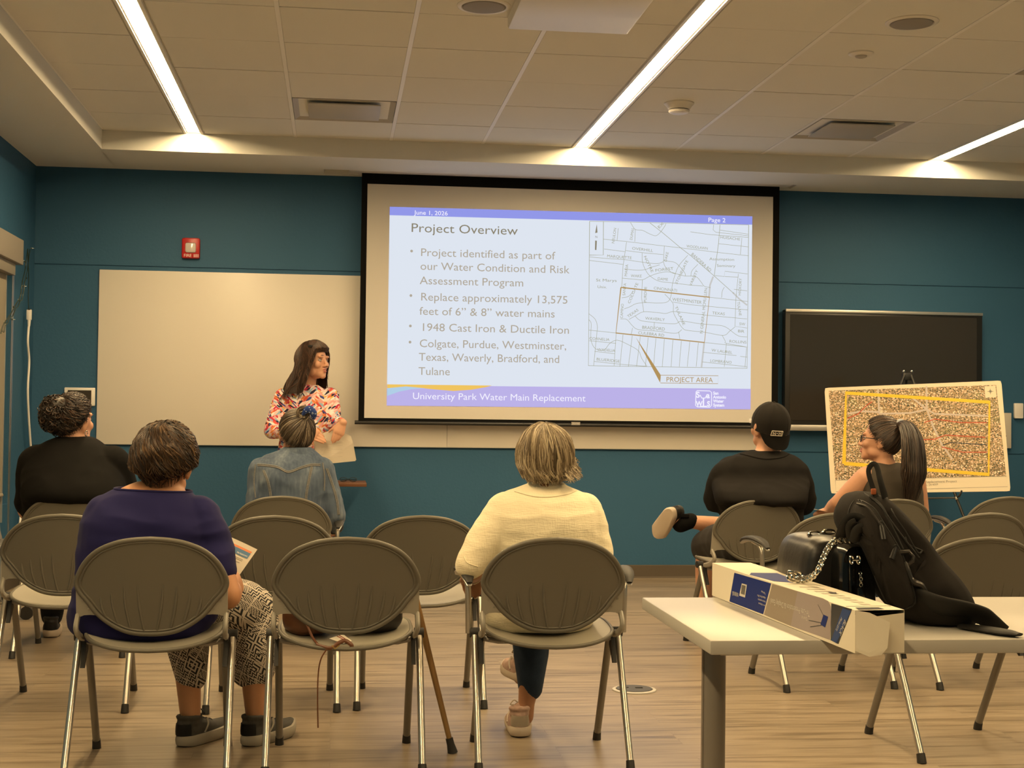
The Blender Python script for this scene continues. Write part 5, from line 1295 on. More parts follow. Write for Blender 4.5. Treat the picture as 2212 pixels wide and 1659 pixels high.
def hair(parent, C, M, pole, hem, thick, mt, s=1.0, strands=300, drop=None, wave=(.0, 1), wid=(.0022, .0014), seed=1, base_tone=.25, tone=None, lift=.0015, dn=8, nth=72, name='hair', tr=(0, 2 * math.pi), jit=.05, a0max=.55, vary=0.0):
    """a cap of hair combed away from a pole: surface plus several hundred locks following the same flow"""
    rnd = random.Random(seed); p = V(pole).normalized()
    e2 = p.cross(V((0, 1, 0))) if abs(p.y) < .9 else p.cross(V((1, 0, 0)))
    e2.normalize(); e1 = e2.cross(p)
    off = V((0, -.005, .020)) * s
    def pt(a, th, lf=0.0):
        d = p * math.cos(a) + (e1 * math.cos(th) + e2 * math.sin(th)) * math.sin(a)
        return C + M @ (off + d * (skull_r(d, s) + thick(a, th, d) + lf))
    def path(th, t, lf=0.0):
        """t 0..1 on the head, 1..2 hanging free"""
        h = hem(th)
        if t <= 1 or drop is None: return pt(h * min(t, 1), th, lf)
        q = pt(h, th, lf); return q + drop(th, t - 1, M)
    bm = BM(); uvl = bm.loops.layers.uv.new('tone')
    T = [i / 12 for i in range(1, 13)] + ([1 + .86 * i / dn for i in range(1, dn + 1)] if drop else [])
    ths = [tr[0] + (tr[1] - tr[0]) * i / nth for i in range(nth)]
    rows = [[bm.verts.new(path(th, t, -.002 + .002 * noise.noise(V((th * 6, t * 3, seed))))) for th in ths] for t in T]
    c0 = bm.verts.new(pt(0, 0))
    if not drop: rows.append([bm.verts.new(C + M @ off + (path(th, 1) - C - M @ off) * .86) for th in ths])
    def setuv(f, tn):
        for k, l in enumerate(f.loops): l[uvl].uv = (tn[k] if hasattr(tn, '__len__') else tn, k * .01)
    def bt(i, j): return min(.99, max(.0, base_tone + .25 * noise.noise(V((ths[i % nth] * 9, j * .25, seed * 3.1)))))
    for i in range(nth):
        f = bm.faces.new((c0, rows[0][i], rows[0][(i + 1) % nth])); setuv(f, bt(i, 0))
        for j in range(len(rows) - 1):
            f = bm.faces.new((rows[j][i], rows[j + 1][i], rows[j + 1][(i + 1) % nth], rows[j][(i + 1) % nth])); setuv(f, (bt(i, j), bt(i, j + 1), bt(i + 1, j + 1), bt(i + 1, j)))
    tmax = 2.0 if drop else 1.04
    for k in range(strands):
        th = rnd.uniform(*tr); t0 = rnd.random() ** 1.3 * a0max; n = 12 if not drop else 18
        t1 = tmax * rnd.uniform(.80 - vary, 1.03) if drop else rnd.uniform(.92 - vary * 2, 1.08 + vary * .6)
        ph, am, fr = rnd.uniform(0, 6.3), wave[0] * rnd.uniform(.5, 1.5), wave[1] * rnd.uniform(.7, 1.3)
        dth = rnd.uniform(-jit, jit); lf = lift + rnd.uniform(0, .003); pts = []
        for i in range(n):
            t = t0 + (t1 - t0) * i / (n - 1)
            q = path(th + dth * t + am * math.sin(ph + fr * t * 6.3), t, lf + .6 * am * .06 * math.cos(ph + fr * t * 6.3))
            if t > 1 and not drop: q = pt(hem(th) * t, th, lf)
            pts.append(q)
        tn = tone(rnd) if tone else rnd.random() ** 1.5
        n0 = len(bm.verts); nf = len(bm.faces)
        w0 = rnd.uniform(wid[1], wid[0])
        tube(bm, pts, [w0 * .5, w0, w0 * 1.15, w0, w0 * .25], 4, caps=False)
        bm.faces.ensure_lookup_table(); v0 = rnd.random()
        for f in bm.faces[nf:]: setuv(f, tn)
    me = bpy.data.meshes.new(name); bm.to_mesh(me); bm.free()
    return mobj(name, me, mt, parent, True, 80)
def lock_tube(bm, uvl, pts, r, tn, n=5):
    nf = len(bm.faces); tube(bm, pts, r, n, caps=False); bm.faces.ensure_lookup_table()
    for f in bm.faces[nf:]:
        for l in f.loops: l[uvl].uv = (tn, tn)
def tail(parent, axis_pts, radii, mt, strands, seed, name, tone=None, wave=.006, wid=.0026, flat=1.0, base=.2):
    """a hanging tail of hair: core plus locks around it"""
    rnd = random.Random(seed); P = spline(axis_pts, 8); Rr = lerp_list(radii, len(P)); F = frames(P)
    bm = BM(); uvl = bm.loops.layers.uv.new('tone')
    lock_tube(bm, uvl, P, [r * .86 for r in Rr], base, 16)
    for k in range(strands):
        th = rnd.uniform(0, 6.283); q = rnd.uniform(.82, 1.06); ph = rnd.uniform(0, 6.3); fr = rnd.uniform(1.5, 4); e = rnd.uniform(.75, 1.0); tw = rnd.uniform(-.5, .5)
        m = int(len(P) * e); pts = []
        for i in range(0, m, 2):
            t, a, b = F[i]; u = th + tw * i / len(P); rr = Rr[i] * q + wave * math.sin(ph + fr * 6.3 * i / len(P)) * (i / len(P))
            pts.append(P[i] + (a * math.cos(u) * flat + b * math.sin(u)) * rr)
        if len(pts) > 2: lock_tube(bm, uvl, pts, [wid * .6, wid, wid, wid * .8, wid * .2], tone(rnd) if tone else rnd.random() ** 1.5, 4)
    me = bpy.data.meshes.new(name); bm.to_mesh(me); bm.free()
    return mobj(name, me, mt, parent, True, 80)
def garment(name, bm, m, parent, voxel=.008, smooth=5, folds=None, cutp=None):
    me = remesh(bm, voxel, smooth)
    if folds: displace(me, folds)
    band = None
    if cutp:                                       # a clean neckline: everything above the plane goes
        bm = bmesh.new(); bm.from_mesh(me)
        bmesh.ops.bisect_plane(bm, geom=bm.verts[:] + bm.edges[:] + bm.faces[:], plane_co=cutp[0], plane_no=cutp[1], clear_outer=True)
        rim = [v.co.copy() for v in bm.verts if abs((v.co - cutp[0]).dot(cutp[1])) < 1e-4]
        bm.to_mesh(me); bm.free(); c = sum(rim, V()) / len(rim); bins = {}
        for p in rim: bins.setdefault(int((math.atan2(p.y - c.y, p.x - c.x) + math.pi) / (2 * math.pi) * 36), []).append(p)
        band = [sum(bins[k], V()) / len(bins[k]) for k in sorted(bins)]
    o = mobj(name, me, m, parent, True, 180)
    if band:
        bb = BM(); loop_tube(bb, spline(band, 2, closed=True), .0042, 8, up=V((0, 0, 1))); obj('neck_band', bb, m, parent)
    return o
def fold_noise(amp, scale, dirv=(1, 1, .35), seed=0):
    def f(co, n):
        q = V((co.x * dirv[0], co.y * dirv[1], co.z * dirv[2])) * scale + V((seed, seed * .7, 0))
        v = noise.noise(q + noise.noise_vector(q * .5) * .7)
        return amp * (1 - 2.2 * abs(v)) * .8 + amp * .3 * noise.noise(q * 2.3)
    return f
def surf(o):
    me = o.data; return BVHTree.FromPolygons([o.matrix_world @ v.co for v in me.vertices], [p.vertices[:] for p in me.polygons])
def hit(bvh, px, py, lift=.001):
    d = ray(px, py).normalized(); h = bvh.ray_cast(V((0, 0, CAM_H)), d)
    return (h[0] + h[1] * lift) if h[0] else None
def stitched(name, bvh, pts, r, m, parent, lift=.001, k=6):
    P = [hit(bvh, p.x, p.y, lift) for p in spline([(x, y, 0) for x, y in pts], k)]; P = [p for p in P if p]
    if len(P) < 2: return None
    bb = BM(); tube(bb, P, r, 6); return obj(name, bb, m, parent)
def root_person(label, x, y, z=0.0, group=None):
    o = thing('person', label, 'person', (0, 0, 0), group=group); return o
GROUP_AUD = 'seated audience members'

def seated_legs(bm_body, trousers, cx, cy, knees, ankles, hip_z=.52, hip_dx=.09, r=(.085, .075, .06, .05), calf=(.052, .05, .036)):
    """thighs, shins and feet: knees/ankles are world points for the left and right leg"""
    for i, s in enumerate((-1, 1)):
        h = V((cx + s * hip_dx, cy, hip_z)); k = V(knees[i]); a = V(ankles[i])
        limb(bm_body, [h, h.lerp(k, .5) + V((0, 0, .01)), k], [r[0] * .92, r[1] * .92, r[2] * .9])
        limb(bm_body, [k, k.lerp(a, .35) - (a - k).cross(V((1, 0, 0))).normalized() * .012, a], [r[2] * .9, calf[1], calf[2]])
        if trousers is not None:
            limb(trousers, [h, h.lerp(k, .5) + V((0, 0, .012)), k], [r[0] + .006, r[1] + .008, r[2] + .010])

# ------------------------------------------------------------------ 1  woman in navy, front row left
def dress(root, parts): pass
def p_navy():
    t = root_person('woman with wavy brown hair in a navy top and black-and-white patterned trousers, reading a handout', 0, 0, group=GROUP_AUD)
    Yt = 4.765
    rows = [(1040, 288, 388, Yt + .03, .062), (1050, 262, 402, Yt + .025, .078), (1064, 236, 414, Yt + .02, .095), (1090, 200, 438, Yt + .01, .112), (1125, 180, 454, Yt, .128), (1175, 170, 464, Yt, .138), (1230, 168, 466, Yt, .145), (1290, 156, 470, Yt, .150), (1335, 148, 468, Yt, .150), (1362, 158, 452, Yt, .145), (1384, 190, 430, Yt, .11)]
    C = at(357, 1004, 4.80); M = mat3(12, 0, 3)
    body = BM()
    loft(body, rows_to_rings(rows, .014)); head_into(body, C, M)
    limb(body, [C + V((0, -.02, -.05)), at(345, 1040, 4.79), at(338, 1075, 4.78)], [.052, .053, .060])
    shL, elL = at(215, 1118, Yt), at(202, 1245, 4.74); waL = at(240, 1290, 4.98)
    shR, elR = at(440, 1118, Yt), at(492, 1288, 4.70); waR = at(500, 1272, 4.84)
    limb(body, [shR + V((-.03, 0, -.02)), shR.lerp(elR, .5), elR], [.042, .044, .044]); limb(body, [elR, elR.lerp(waR, .5), waR], [.044, .042, .032])
    limb(body, [shL + V((.03, 0, -.02)), shL.lerp(elL, .5), elL], [.042, .042, .038]); limb(body, [elL, waL], [.038, .032])
    hand_into(body, waR, (at(521, 1252, 4.95) - waR), V((.9, -.45, .25)), 1, curl=(50, 60, 35), thumb=30)
    hand_into(body, waL, V((.8, .5, .1)), V((0, -.2, 1)), -1, curl=(25, 35, 25))
    legs = BM()
    knL, knR = at(398, 1318, 5.03), at(540, 1318, 5.04); hm = (at(413, 1462, 5.00), at(546, 1436, 5.01)); ank = (at(412, 1556, 4.98), at(553, 1554, 4.97))
    for hip, kn, h, an, rr in ((at(280, 1312, 4.80), knL, hm[0], ank[0], (.105, .098, .085, .073, .052)), (at(395, 1308, 4.82), knR, hm[1], ank[1], (.105, .098, .088, .088, .084))):
        limb(legs, [hip, hip.lerp(kn, .5) + V((0, 0, .01)), kn, kn.lerp(h, .55), h], list(rr))
        limb(body, [hip, hip.lerp(kn, .5), kn, kn.lerp(an, .4), an], [.085, .08, .060, .050, .034])
        ball(body, an + V((0, .05, -.03)), (.035, .08, .03))
    ball(legs, at(320, 1322, 4.79), (.20, .155, .075))
    mobj('body', remesh(body, .006, 3), SKIN_B, t)
    m = patterned_trousers()
    zneck, xneck = at(320, 1061, 4.70).z, at(320, 1061, 4.70).x
    top_b = BM(); loft(top_b, rows_to_rings(rows, 0))
    seR = shR.lerp(elR, .64); limb(top_b, [shR + V((-.02, 0, .0)), shR.lerp(seR, .5), seR], [.072, .066, .058])
    seL = elL; limb(top_b, [shL + V((.02, 0, 0)), shL.lerp(seL, .5), seL, elL.lerp(waL, .25)], [.072, .062, .056, .054])
    garment('trousers', legs, m, t, .008, 5, fold_noise(.004, 9, seed=3))
    top = garment('knit_top', top_b, cloth('navy_jersey', (.014, .013, .068), bump=.2, bs=1400), t, .007, 6, fold_noise(.0075, 6, (.8, 1, 2.2), 1), cutp=(V((xneck, 0, zneck)), V((.035, 0, 1))))
    b = surf(top)
    def hem(th): return 1.62 + .18 * math.cos(th) * 0 + (.42 if math.sin(th) * 0 + math.cos(th) < -.2 else .30 if abs(math.cos(th)) < .4 else -.42)
    def hemf(th):  # e1 is the local direction nearest +Y: hair stops at the forehead, runs to the nape behind
        c = math.cos(th); return 1.10 + .86 * (1 - c) / 2 + .15 * (1 - abs(c))
    def thick(a, th, d): return .014 + .010 * math.sin(min(a, 1.6)) + .010 * noise.noise(V((th * 2.2, a * 3.2, 5))) + .006 * max(0, -d.y) - (.014 if a > 1.75 else 0)
    hm_ = hair_mat('brown_hair', [(0, (.012, .006, .003)), (.45, (.045, .023, .010)), (.8, (.075, .040, .017)), (1, (.14, .080, .036))])
    hair(t, C, M, (0, -.25, .97), hemf, thick, hm_, s=1.02, strands=900, wave=(.10, 2.4), wid=(.0032, .0016), seed=11, base_tone=.35, jit=.22, vary=.16)
    M_UP = mat('charcoal_mesh', (.045, .042, .036), rough=.8, var=.3, vscale=90); M_SO = mat('grey_foam_sole', (.30, .27, .22), rough=.7)
    shoe(t, V((ank[0].x + .002, ank[0].y + .004, 0)), (.52, .85), .27, M_UP, M_SO, accents=M_BLACK)
    shoe(t, V((ank[1].x + .002, ank[1].y + .004, 0)), (.60, .80), .27, M_UP, M_SO, toe_up=0, accents=M_BLACK)
    # the handout she holds
    pp = [at(436, 1136, 5.06), at(556, 1187, 5.03), at(512, 1250, 4.935), at(400, 1206, 4.955)]
    hp_ = thing('handout_sheet', 'printed handout with blue and orange banner held by the woman in navy', 'paper', pp[2])
    def w_(u, v, l=0): 
        q = pp[0].lerp(pp[1], u).lerp(pp[3].lerp(pp[2], u), v); n = (pp[1] - pp[0]).cross(pp[3] - pp[0]).normalized()
        if n.y > 0: n = -n
        return q + n * (l + .006 * math.sin(u * 3.1)) - pp[2]
    bb = BM(); G = [[bb.verts.new(w_(u / 8, v / 8)) for u in range(9)] for v in range(9)]
    for v in range(8):
        for u in range(8): bb.faces.new((G[v][u], G[v][u + 1], G[v + 1][u + 1], G[v + 1][u]))
    bmesh.ops.solidify(bb, geom=bb.faces[:], thickness=.0006); obj('sheet', bb, mat('paper_white', (.72, .66, .56)), hp_)
    def band(nm, v0, v1, u0, u1, m_, l=.0012):
        bb = BM(); A = [[bb.verts.new(w_(u0 + (u1 - u0) * i / 8, vv, l)) for i in range(9)] for vv in (v0, v1)]
        for i in range(8): bb.faces.new((A[0][i], A[0][i + 1], A[1][i + 1], A[1][i]))
        return obj(nm, bb, m_, hp_, False)
    band('banner', .20, .38, .05, .95, mat('banner_blue', (.045, .12, .22), rough=.6)); band('banner_edge', .14, .20, .05, .95, mat('banner_orange', (.50, .15, .05), rough=.6))
    bb = BM()
    for i, s in enumerate(('University Park Water Main Replacement',)):
        a, c = w_(.10, .34, .0025), w_(.92, .34, .0025); a = w_(.50, .355, .0016); text_into(bb, s, a, c - a, w_(.50, .2, .0016) - a, .0105, fit=(w_(.93, .34, 0) - w_(.50, .34, 0)).length)
    obj('banner_lettering', bb, mat('paper_white', (.7, .66, .56)), hp_, False)
    bb = BM()
    for v, u0, u1 in ((.46, .1, .9), (.50, .1, .9), (.58, .12, .88), (.62, .12, .80), (.68, .12, .72), (.74, .12, .85), (.80, .12, .78), (.86, .1, .7)): strip2(bb, [w_(u0, v, .0014), w_((u0 + u1) / 2, v, .0014), w_(u1, v, .0014)], .0016, (0, -1, .4))
    obj('body_lettering', bb, mat('grey_print_ink', (.2, .18, .15), rough=.8), hp_, False)
    return t
def patterned_trousers():
    m = mat('tribal_print', (.5, .45, .38), rough=.85); nt = m.node_tree; b = nt.nodes['Principled BSDF']
    tc = _n(nt, 'ShaderNodeTexCoord'); mp = _n(nt, 'ShaderNodeMapping'); nt.links.new(tc.outputs['Object'], mp.inputs[0]); mp.inputs['Rotation'].default_value = (R(20), R(18), R(30))
    sp_ = _n(nt, 'ShaderNodeSeparateXYZ'); nt.links.new(mp.outputs[0], sp_.inputs[0])
    u = mth(nt, 'ADD', sp_.outputs[0], mth(nt, 'MULTIPLY', sp_.outputs[1], .35)); v = sp_.outputs[2]
    def tri(x, f): return mth(nt, 'ABSOLUTE', mth(nt, 'SUBTRACT', mth(nt, 'FRACT', mth(nt, 'MULTIPLY', x, f)), .5))
    dia = mth(nt, 'ADD', tri(u, 15), tri(v, 12)); rings = mth(nt, 'FRACT', mth(nt, 'MULTIPLY', dia, 5))
    k1 = mth(nt, 'GREATER_THAN', rings, .5)
    zig = mth(nt, 'FRACT', mth(nt, 'ADD', mth(nt, 'MULTIPLY', v, 85), mth(nt, 'MULTIPLY', tri(u, 62), 2.0))); k2 = mth(nt, 'GREATER_THAN', zig, .55)
    ch = _n(nt, 'ShaderNodeTexChecker'); ch.inputs['Scale'].default_value = 210; nt.links.new(mp.outputs[0], ch.inputs[0])
    sel = mth(nt, 'FRACT', mth(nt, 'MULTIPLY', mth(nt, 'ADD', mth(nt, 'FLOOR', mth(nt, 'MULTIPLY', mth(nt, 'ADD', u, v), 13)), mth(nt, 'FLOOR', mth(nt, 'MULTIPLY', mth(nt, 'SUBTRACT', u, v), 13))), .333))
    s1 = mth(nt, 'LESS_THAN', sel, .3); s2 = mth(nt, 'GREATER_THAN', sel, .62)
    a = _n(nt, 'ShaderNodeMix', data_type='FLOAT'); nt.links.new(s1, a.inputs[0]); nt.links.new(k1, a.inputs[2]); nt.links.new(k2, a.inputs[3])
    c = _n(nt, 'ShaderNodeMix', data_type='FLOAT'); nt.links.new(s2, c.inputs[0]); nt.links.new(a.outputs[0], c.inputs[2]); nt.links.new(ch.outputs[1], c.inputs[3])
    bd = mth(nt, 'LESS_THAN', mth(nt, 'MINIMUM', tri(mth(nt, 'ADD', u, v), 13), tri(mth(nt, 'SUBTRACT', u, v), 13)), .03)
    x = _n(nt, 'ShaderNodeMix', data_type='FLOAT'); nt.links.new(bd, x.inputs[0]); nt.links.new(c.outputs[0], x.inputs[2]); x.inputs[3].default_value = 1
    mx = _n(nt, 'ShaderNodeMix', data_type='RGBA'); nt.links.new(x.outputs[0], mx.inputs[0]); mx.inputs[6].default_value = (.010, .010, .012, 1); mx.inputs[7].default_value = (.52, .46, .38, 1)
    nt.links.new(mx.outputs[2], b.inputs['Base Color'])
    return m
p_navy()

# ------------------------------------------------------------------ 2  white-haired person in a cream gauze shirt
def p_cream():
    t = root_person('person with a grey-blonde bob in a cream gauze shirt and jeans, seen from behind', 0, 0, group=GROUP_AUD)
    Yt = 4.79
    rows = [(1044, 1140, 1212, Yt + .03, .050), (1053, 1118, 1232, Yt + .03, .070), (1064, 1090, 1258, Yt + .02, .088), (1082, 1068, 1282, Yt + .01, .105), (1115, 1056, 1294, Yt, .125), (1160, 1056, 1297, Yt, .135), (1220, 1060, 1295, Yt, .14), (1290, 1052, 1290, Yt, .145), (1335, 1046, 1284, Yt, .145), (1356, 1060, 1270, Yt, .12)]
    C = at(1177, 994, 4.83); M = mat3(6, 0, 0)
    body = BM(); loft(body, rows_to_rings(rows, .016)); head_into(body, C, M, .94)
    limb(body, [C + V((0, -.02, -.05)), at(1178, 1035, 4.81), at(1178, 1068, 4.80)], [.050, .050, .056])
    shL, elL, waL = at(1082, 1106, Yt), at(1020, 1228, 4.73), at(1020, 1242, 4.90)
    shR, elR, waR = at(1272, 1106, Yt), at(1296, 1225, 4.76), at(1240, 1270, 5.0)
    for a, b_, c in ((shL, elL, waL), (shR, elR, waR)):
        limb(body, [a.lerp(C, .15) + V((0, 0, -.03)), a.lerp(b_, .5), b_], [.040, .040, .040]); limb(body, [b_, b_.lerp(c, .5), c], [.042, .040, .030])
    hand_into(body, waL, V((.05, .9, -.3)), V((-.1, .3, 1)), 1, curl=(20, 35, 25))
    hand_into(body, waR, V((-.7, .5, -.2)), V((0, .2, 1)), 1, curl=(20, 35, 25))
    legs = BM(); knL, anL = at(1140, 1330, 5.13), at(1122, 1548, 5.08); knR = at(1205, 1310, 5.16)
    ball(legs, at(1168, 1322, 4.80), (.185, .15, .07))
    hipL, hipR = at(1120, 1312, 4.82), at(1220, 1312, 4.82)
    limb(legs, [hipL, hipL.lerp(knL, .5), knL], [.095, .090, .072]); limb(legs, [knL, at(1147, 1405, 5.11), at(1146, 1486, 5.09)], [.072, .064, .044])
    limb(legs, [hipR, hipR.lerp(knR, .5) + V((0, 0, .02)), knR, at(1150, 1330, 5.26), at(1140, 1400, 5.26)], [.095, .090, .070, .062, .05])
    limb(body, [hipL, knL, at(1142, 1470, 5.09), at(1137, 1520, 5.085), anL + V((.02, 0, .0))], [.075, .055, .038, .030, .032]); limb(body, [hipR, knR, at(1150, 1330, 5.26), at(1135, 1440, 5.27)], [.075, .055, .045, .032])
    ball(body, anL + V((0, .04, -.03)), (.03, .07, .03)); ball(body, at(1128, 1462, 5.30), (.035, .09, .03))
    mobj('body', remesh(body, .006, 3), SKIN_C, t)
    garment('jeans', legs, cloth('dark_denim', (.020, .034, .060), bump=.5, bs=700, var=.35, vs=22), t, .008, 4, fold_noise(.004, 12, seed=8))
    sb = BM(); loft(sb, rows_to_rings(rows, 0))
    limb(sb, [shL + V((.02, 0, .0)), shL.lerp(elL, .55), elL + V((-.006, 0, .012))], [.070, .066, .052]); limb(sb, [shR + V((-.02, 0, 0)), shR.lerp(elR, .5), elR], [.068, .056, .05])
    m = mat('cream_gauze', (.80, .72, .52), rough=.9, spec=.1, sheen=.25); nt = m.node_tree; b = nt.nodes['Principled BSDF']
    tc = _n(nt, 'ShaderNodeTexCoord'); mp = _n(nt, 'ShaderNodeMapping'); mp.inputs['Scale'].default_value = (34, 34, 260); nt.links.new(tc.outputs['Object'], mp.inputs[0])
    n1 = _n(nt, 'ShaderNodeTexNoise'); n1.inputs['Scale'].default_value = 1.0; n1.inputs['Detail'].default_value = 3; nt.links.new(mp.outputs[0], n1.inputs[0])
    mp2 = _n(nt, 'ShaderNodeMapping'); mp2.inputs['Scale'].default_value = (210, 60, 50); nt.links.new(tc.outputs['Object'], mp2.inputs[0])
    n2 = _n(nt, 'ShaderNodeTexNoise'); n2.inputs['Scale'].default_value = 1.0; nt.links.new(mp2.outputs[0], n2.inputs[0])
    bp = _n(nt, 'ShaderNodeBump'); bp.inputs['Strength'].default_value = .55; bp.inputs['Distance'].default_value = .0035; nt.links.new(mth(nt, 'ADD', n1.outputs[0], mth(nt, 'MULTIPLY', n2.outputs[0], .6)), bp.inputs['Height']); nt.links.new(bp.outputs[0], b.inputs['Normal'])
    def folds(co, n):
        f = fold_noise(.004, 7, (1, 1, 2.6), 5)(co, n)
        return f
    sh = garment('gauze_shirt', sb, m, t, .007, 5, folds)
    bb = BM(); rings = []
    for k, (py, l, r, dp) in enumerate(((1058, 1122, 1236, .074), (1048, 1136, 1224, .066), (1041, 1142, 1216, .062), (1040, 1146, 1212, .056), (1050, 1146, 1212, .052))):
        L_, R_ = at(l, py, Yt + .028), at(r, py, Yt + .028); rings.append(ell_ring((L_ + R_) / 2, (R_.x - L_.x) / 2, dp, e=2.1))
    loft(bb, rings, caps=False); obj('collar', bb, m, t)
    bv = surf(sh)
    for pts in ([(1112, 1062), (1150, 1072), (1185, 1074), (1225, 1068), (1246, 1060)], [(1002, 1202), (1010, 1216), (1032, 1224)]): stitched('seam', bv, pts, .002, m, t)
    def hemf(th): c = math.cos(th); return 1.05 + .78 * (1 - c) / 2 + .22 * (1 - abs(c))
    def thick(a, th, d): return .009 + .011 * math.sin(min(a, 1.7)) + .006 * max(0, -d.y) + .005 * noise.noise(V((th * 2.5, a * 1.5, 2)))
    def drop(th, u, M_):
        out = V((math.sin(-th) * 0, 0, 0)); x = -math.sin(th)
        flick = .030 * u * u if x * 1 > .55 else -.016 * u * u
        side = M_ @ V((-math.sin(th), math.cos(th), 0))
        return V((0, 0, -.055 * u * (1 if math.cos(th) < .3 else .8))) + side * flick
    hm_ = hair_mat('grey_blonde_hair', [(0, (.045, .030, .016)), (.35, (.13, .095, .055)), (.7, (.30, .235, .15)), (1, (.56, .47, .33))], .38)
    hair(t, C, M, (0, -.15, .98), hemf, thick, hm_, s=.95, strands=750, drop=drop, wave=(.05, 1.1), wid=(.0030, .0014), seed=21, base_tone=.4, jit=.12, a0max=.5, dn=4, tone=lambda r: min(1, max(0, r.gauss(.62, .26))))
    M_U = mat('rose_knit', (.36, .24, .19), rough=.85, var=.5, vscale=60); M_S = mat('cream_sole', (.50, .42, .33), rough=.6)
    shoe(t, V((at(1122, 1580, 5.04).x, 5.055, 0)), (.06, 1), .25, M_U, M_S, accents=mat('cream_lace', (.55, .48, .38), rough=.8))
    shoe(t, at(1128, 1470, 5.22), (-.2, 1), .25, M_U, M_S, accents=MATS['cream_lace'])
    bb = BM(); w = waL.lerp(elL, .25); loop_tube(bb, [w + V((.036 * math.cos(a), 0, .036 * math.sin(a))) for a in [2 * math.pi * k / 20 for k in range(20)]], .0035, 6); obj('bracelet', bb, M_SILVER, t)
    return t
p_cream()
# ------------------------------------------------------------------ 3  curly-haired person in black, far left
def p_black():
    t = root_person('person with curly dark updo, hoop earring and black T-shirt by the left wall', 0, 0, group=GROUP_AUD)
    Yt = 7.02; cx = at(160, 1050, Yt).x
    rows = [(944, 128, 196, Yt + .04, .062), (952, 108, 212, Yt + .035, .085), (964, 84, 230, Yt + .02, .11), (985, 64, 246, Yt, .135), (1020, 50, 262, Yt - .04, .165), (1055, 46, 272, Yt - .085, .18), (1080, 48, 274, Yt - .085, .18), (1096, 52, 274, Yt - .0, .16), (1140, 52, 272, Yt, .185), (1190, 60, 262, Yt, .18), (1210, 80, 240, Yt, .15)]
    C = at(156, 911, 7.07); M = mat3(30, 4, 2)
    body = BM(); loft(body, rows_to_rings(rows, .016)); head_into(body, C, M, 1.03, 1.12)
    limb(body, [C + V((0, -.02, -.05)), at(158, 942, 7.06), at(160, 965, 7.05)], [.062, .064, .070])
    shL, shR = at(80, 1000, Yt), at(242, 1000, Yt); elL, elR = at(62, 1100, 7.05), at(276, 1090, 7.12); waL, waR = at(120, 1130, 7.36), at(220, 1130, 7.38)
    for a, b_, c in ((shL, elL, waL), (shR, elR, waR)):
        limb(body, [a, a.lerp(b_, .5), b_], [.070, .065, .055]); limb(body, [b_, b_.lerp(c, .5), c], [.055, .05, .034])
    hand_into(body, waL, V((.6, .5, -.1)), V((0, .1, 1)), -1); hand_into(body, waR, V((-.6, .5, -.1)), V((0, .1, 1)), 1)
    tr = BM(); ball(tr, V((cx, 7.03, .50)), (.24, .17, .10))
    seated_legs(body, tr, cx, 7.05, ((cx - .16, 7.42, .47), (cx + .16, 7.42, .47)), ((cx - .17, 7.44, .09), (cx + .17, 7.44, .09)), r=(.11, .10, .075, .06))
    for s in (-1, 1): limb(tr, [V((cx + s * .16, 7.42, .47)), V((cx + s * .165, 7.43, .26)), V((cx + s * .17, 7.44, .10))], [.085, .075, .055])
    mobj('body', remesh(body, .007, 3), SKIN_A, t)
    garment('trousers', tr, cloth('black_twill', (.012, .012, .013)), t, .010, 4)
    sb = BM(); loft(sb, rows_to_rings(rows, 0))
    for a, b_ in ((shL, elL), (shR, elR)): limb(sb, [a, a.lerp(b_, .5), a.lerp(b_, .85)], [.088, .082, .072])
    garment('tshirt', sb, cloth('black_cotton', (.0032, .0028, .0025), sheen=0), t, .009, 6, fold_noise(.006, 6, (1, 1, 1.5), 9))
    M_SH = mat('black_shoe', (.02, .02, .02), rough=.6)
    for s in (-1, 1): shoe(t, V((cx + s * .17, 7.42, 0)), (s * .15, 1), .26, M_SH, mat('cream_sole', (.5, .42, .33)), laces=False)
    hm_ = hair_mat('curly_dark_hair', [(0, (.006, .004, .003)), (.6, (.022, .012, .007)), (1, (.085, .045, .024))])
    def hemf(th): c = math.cos(th); return 1.10 + .78 * (1 - c) / 2 + .05 * (1 - abs(c))
    def thick(a, th, d): return .010 + .008 * math.sin(min(a, 1.6))
    hair(t, C, M, (0, -.45, .89), hemf, thick, hm_, s=1.03, strands=420, wave=(.10, 3.2), wid=(.003, .0016), seed=31, base_tone=.3, jit=.2)
    # curly mass gathered at the back of the head
    rnd = random.Random(5); bm = BM(); uvl = bm.loops.layers.uv.new('tone'); bc = at(113, 893, 7.0)
    ball(bm, bc, (.062, .072, .070), seg=20, rings=14); ball(bm, bc + V((.015, .0, .035)), (.065, .065, .05), seg=20, rings=14); ball(bm, bc + V((.02, 0, -.05)), (.05, .06, .05), seg=20, rings=14)
    for f in bm.faces:
        for l in f.loops: l[uvl].uv = (.15, .1)
    for k in range(330):
        d = V((rnd.gauss(0, 1), rnd.gauss(0, 1), rnd.gauss(0, 1))).normalized(); c = bc + V((d.x * .060 + .008, d.y * .070, d.z * .082 - .004)); ax = (d + V((rnd.gauss(0, .5), rnd.gauss(0, .5), rnd.gauss(0, .5)))).normalized(); u = ax.orthogonal().normalized(); v = ax.cross(u)
        r = rnd.uniform(.007, .015); n = 14; turns = rnd.uniform(1.0, 2.0); pts = [c + (u * math.cos(6.283 * turns * i / n) + v * math.sin(6.283 * turns * i / n)) * r + ax * (.022 * (i / n - .4)) for i in range(n + 1)]
        lock_tube(bm, uvl, pts, rnd.uniform(.0018, .0034), rnd.random() ** 1.6, 5)
    me = bpy.data.meshes.new('hair_bun'); bm.to_mesh(me); bm.free(); mobj('hair_bun', me, hm_, t, True, 80)
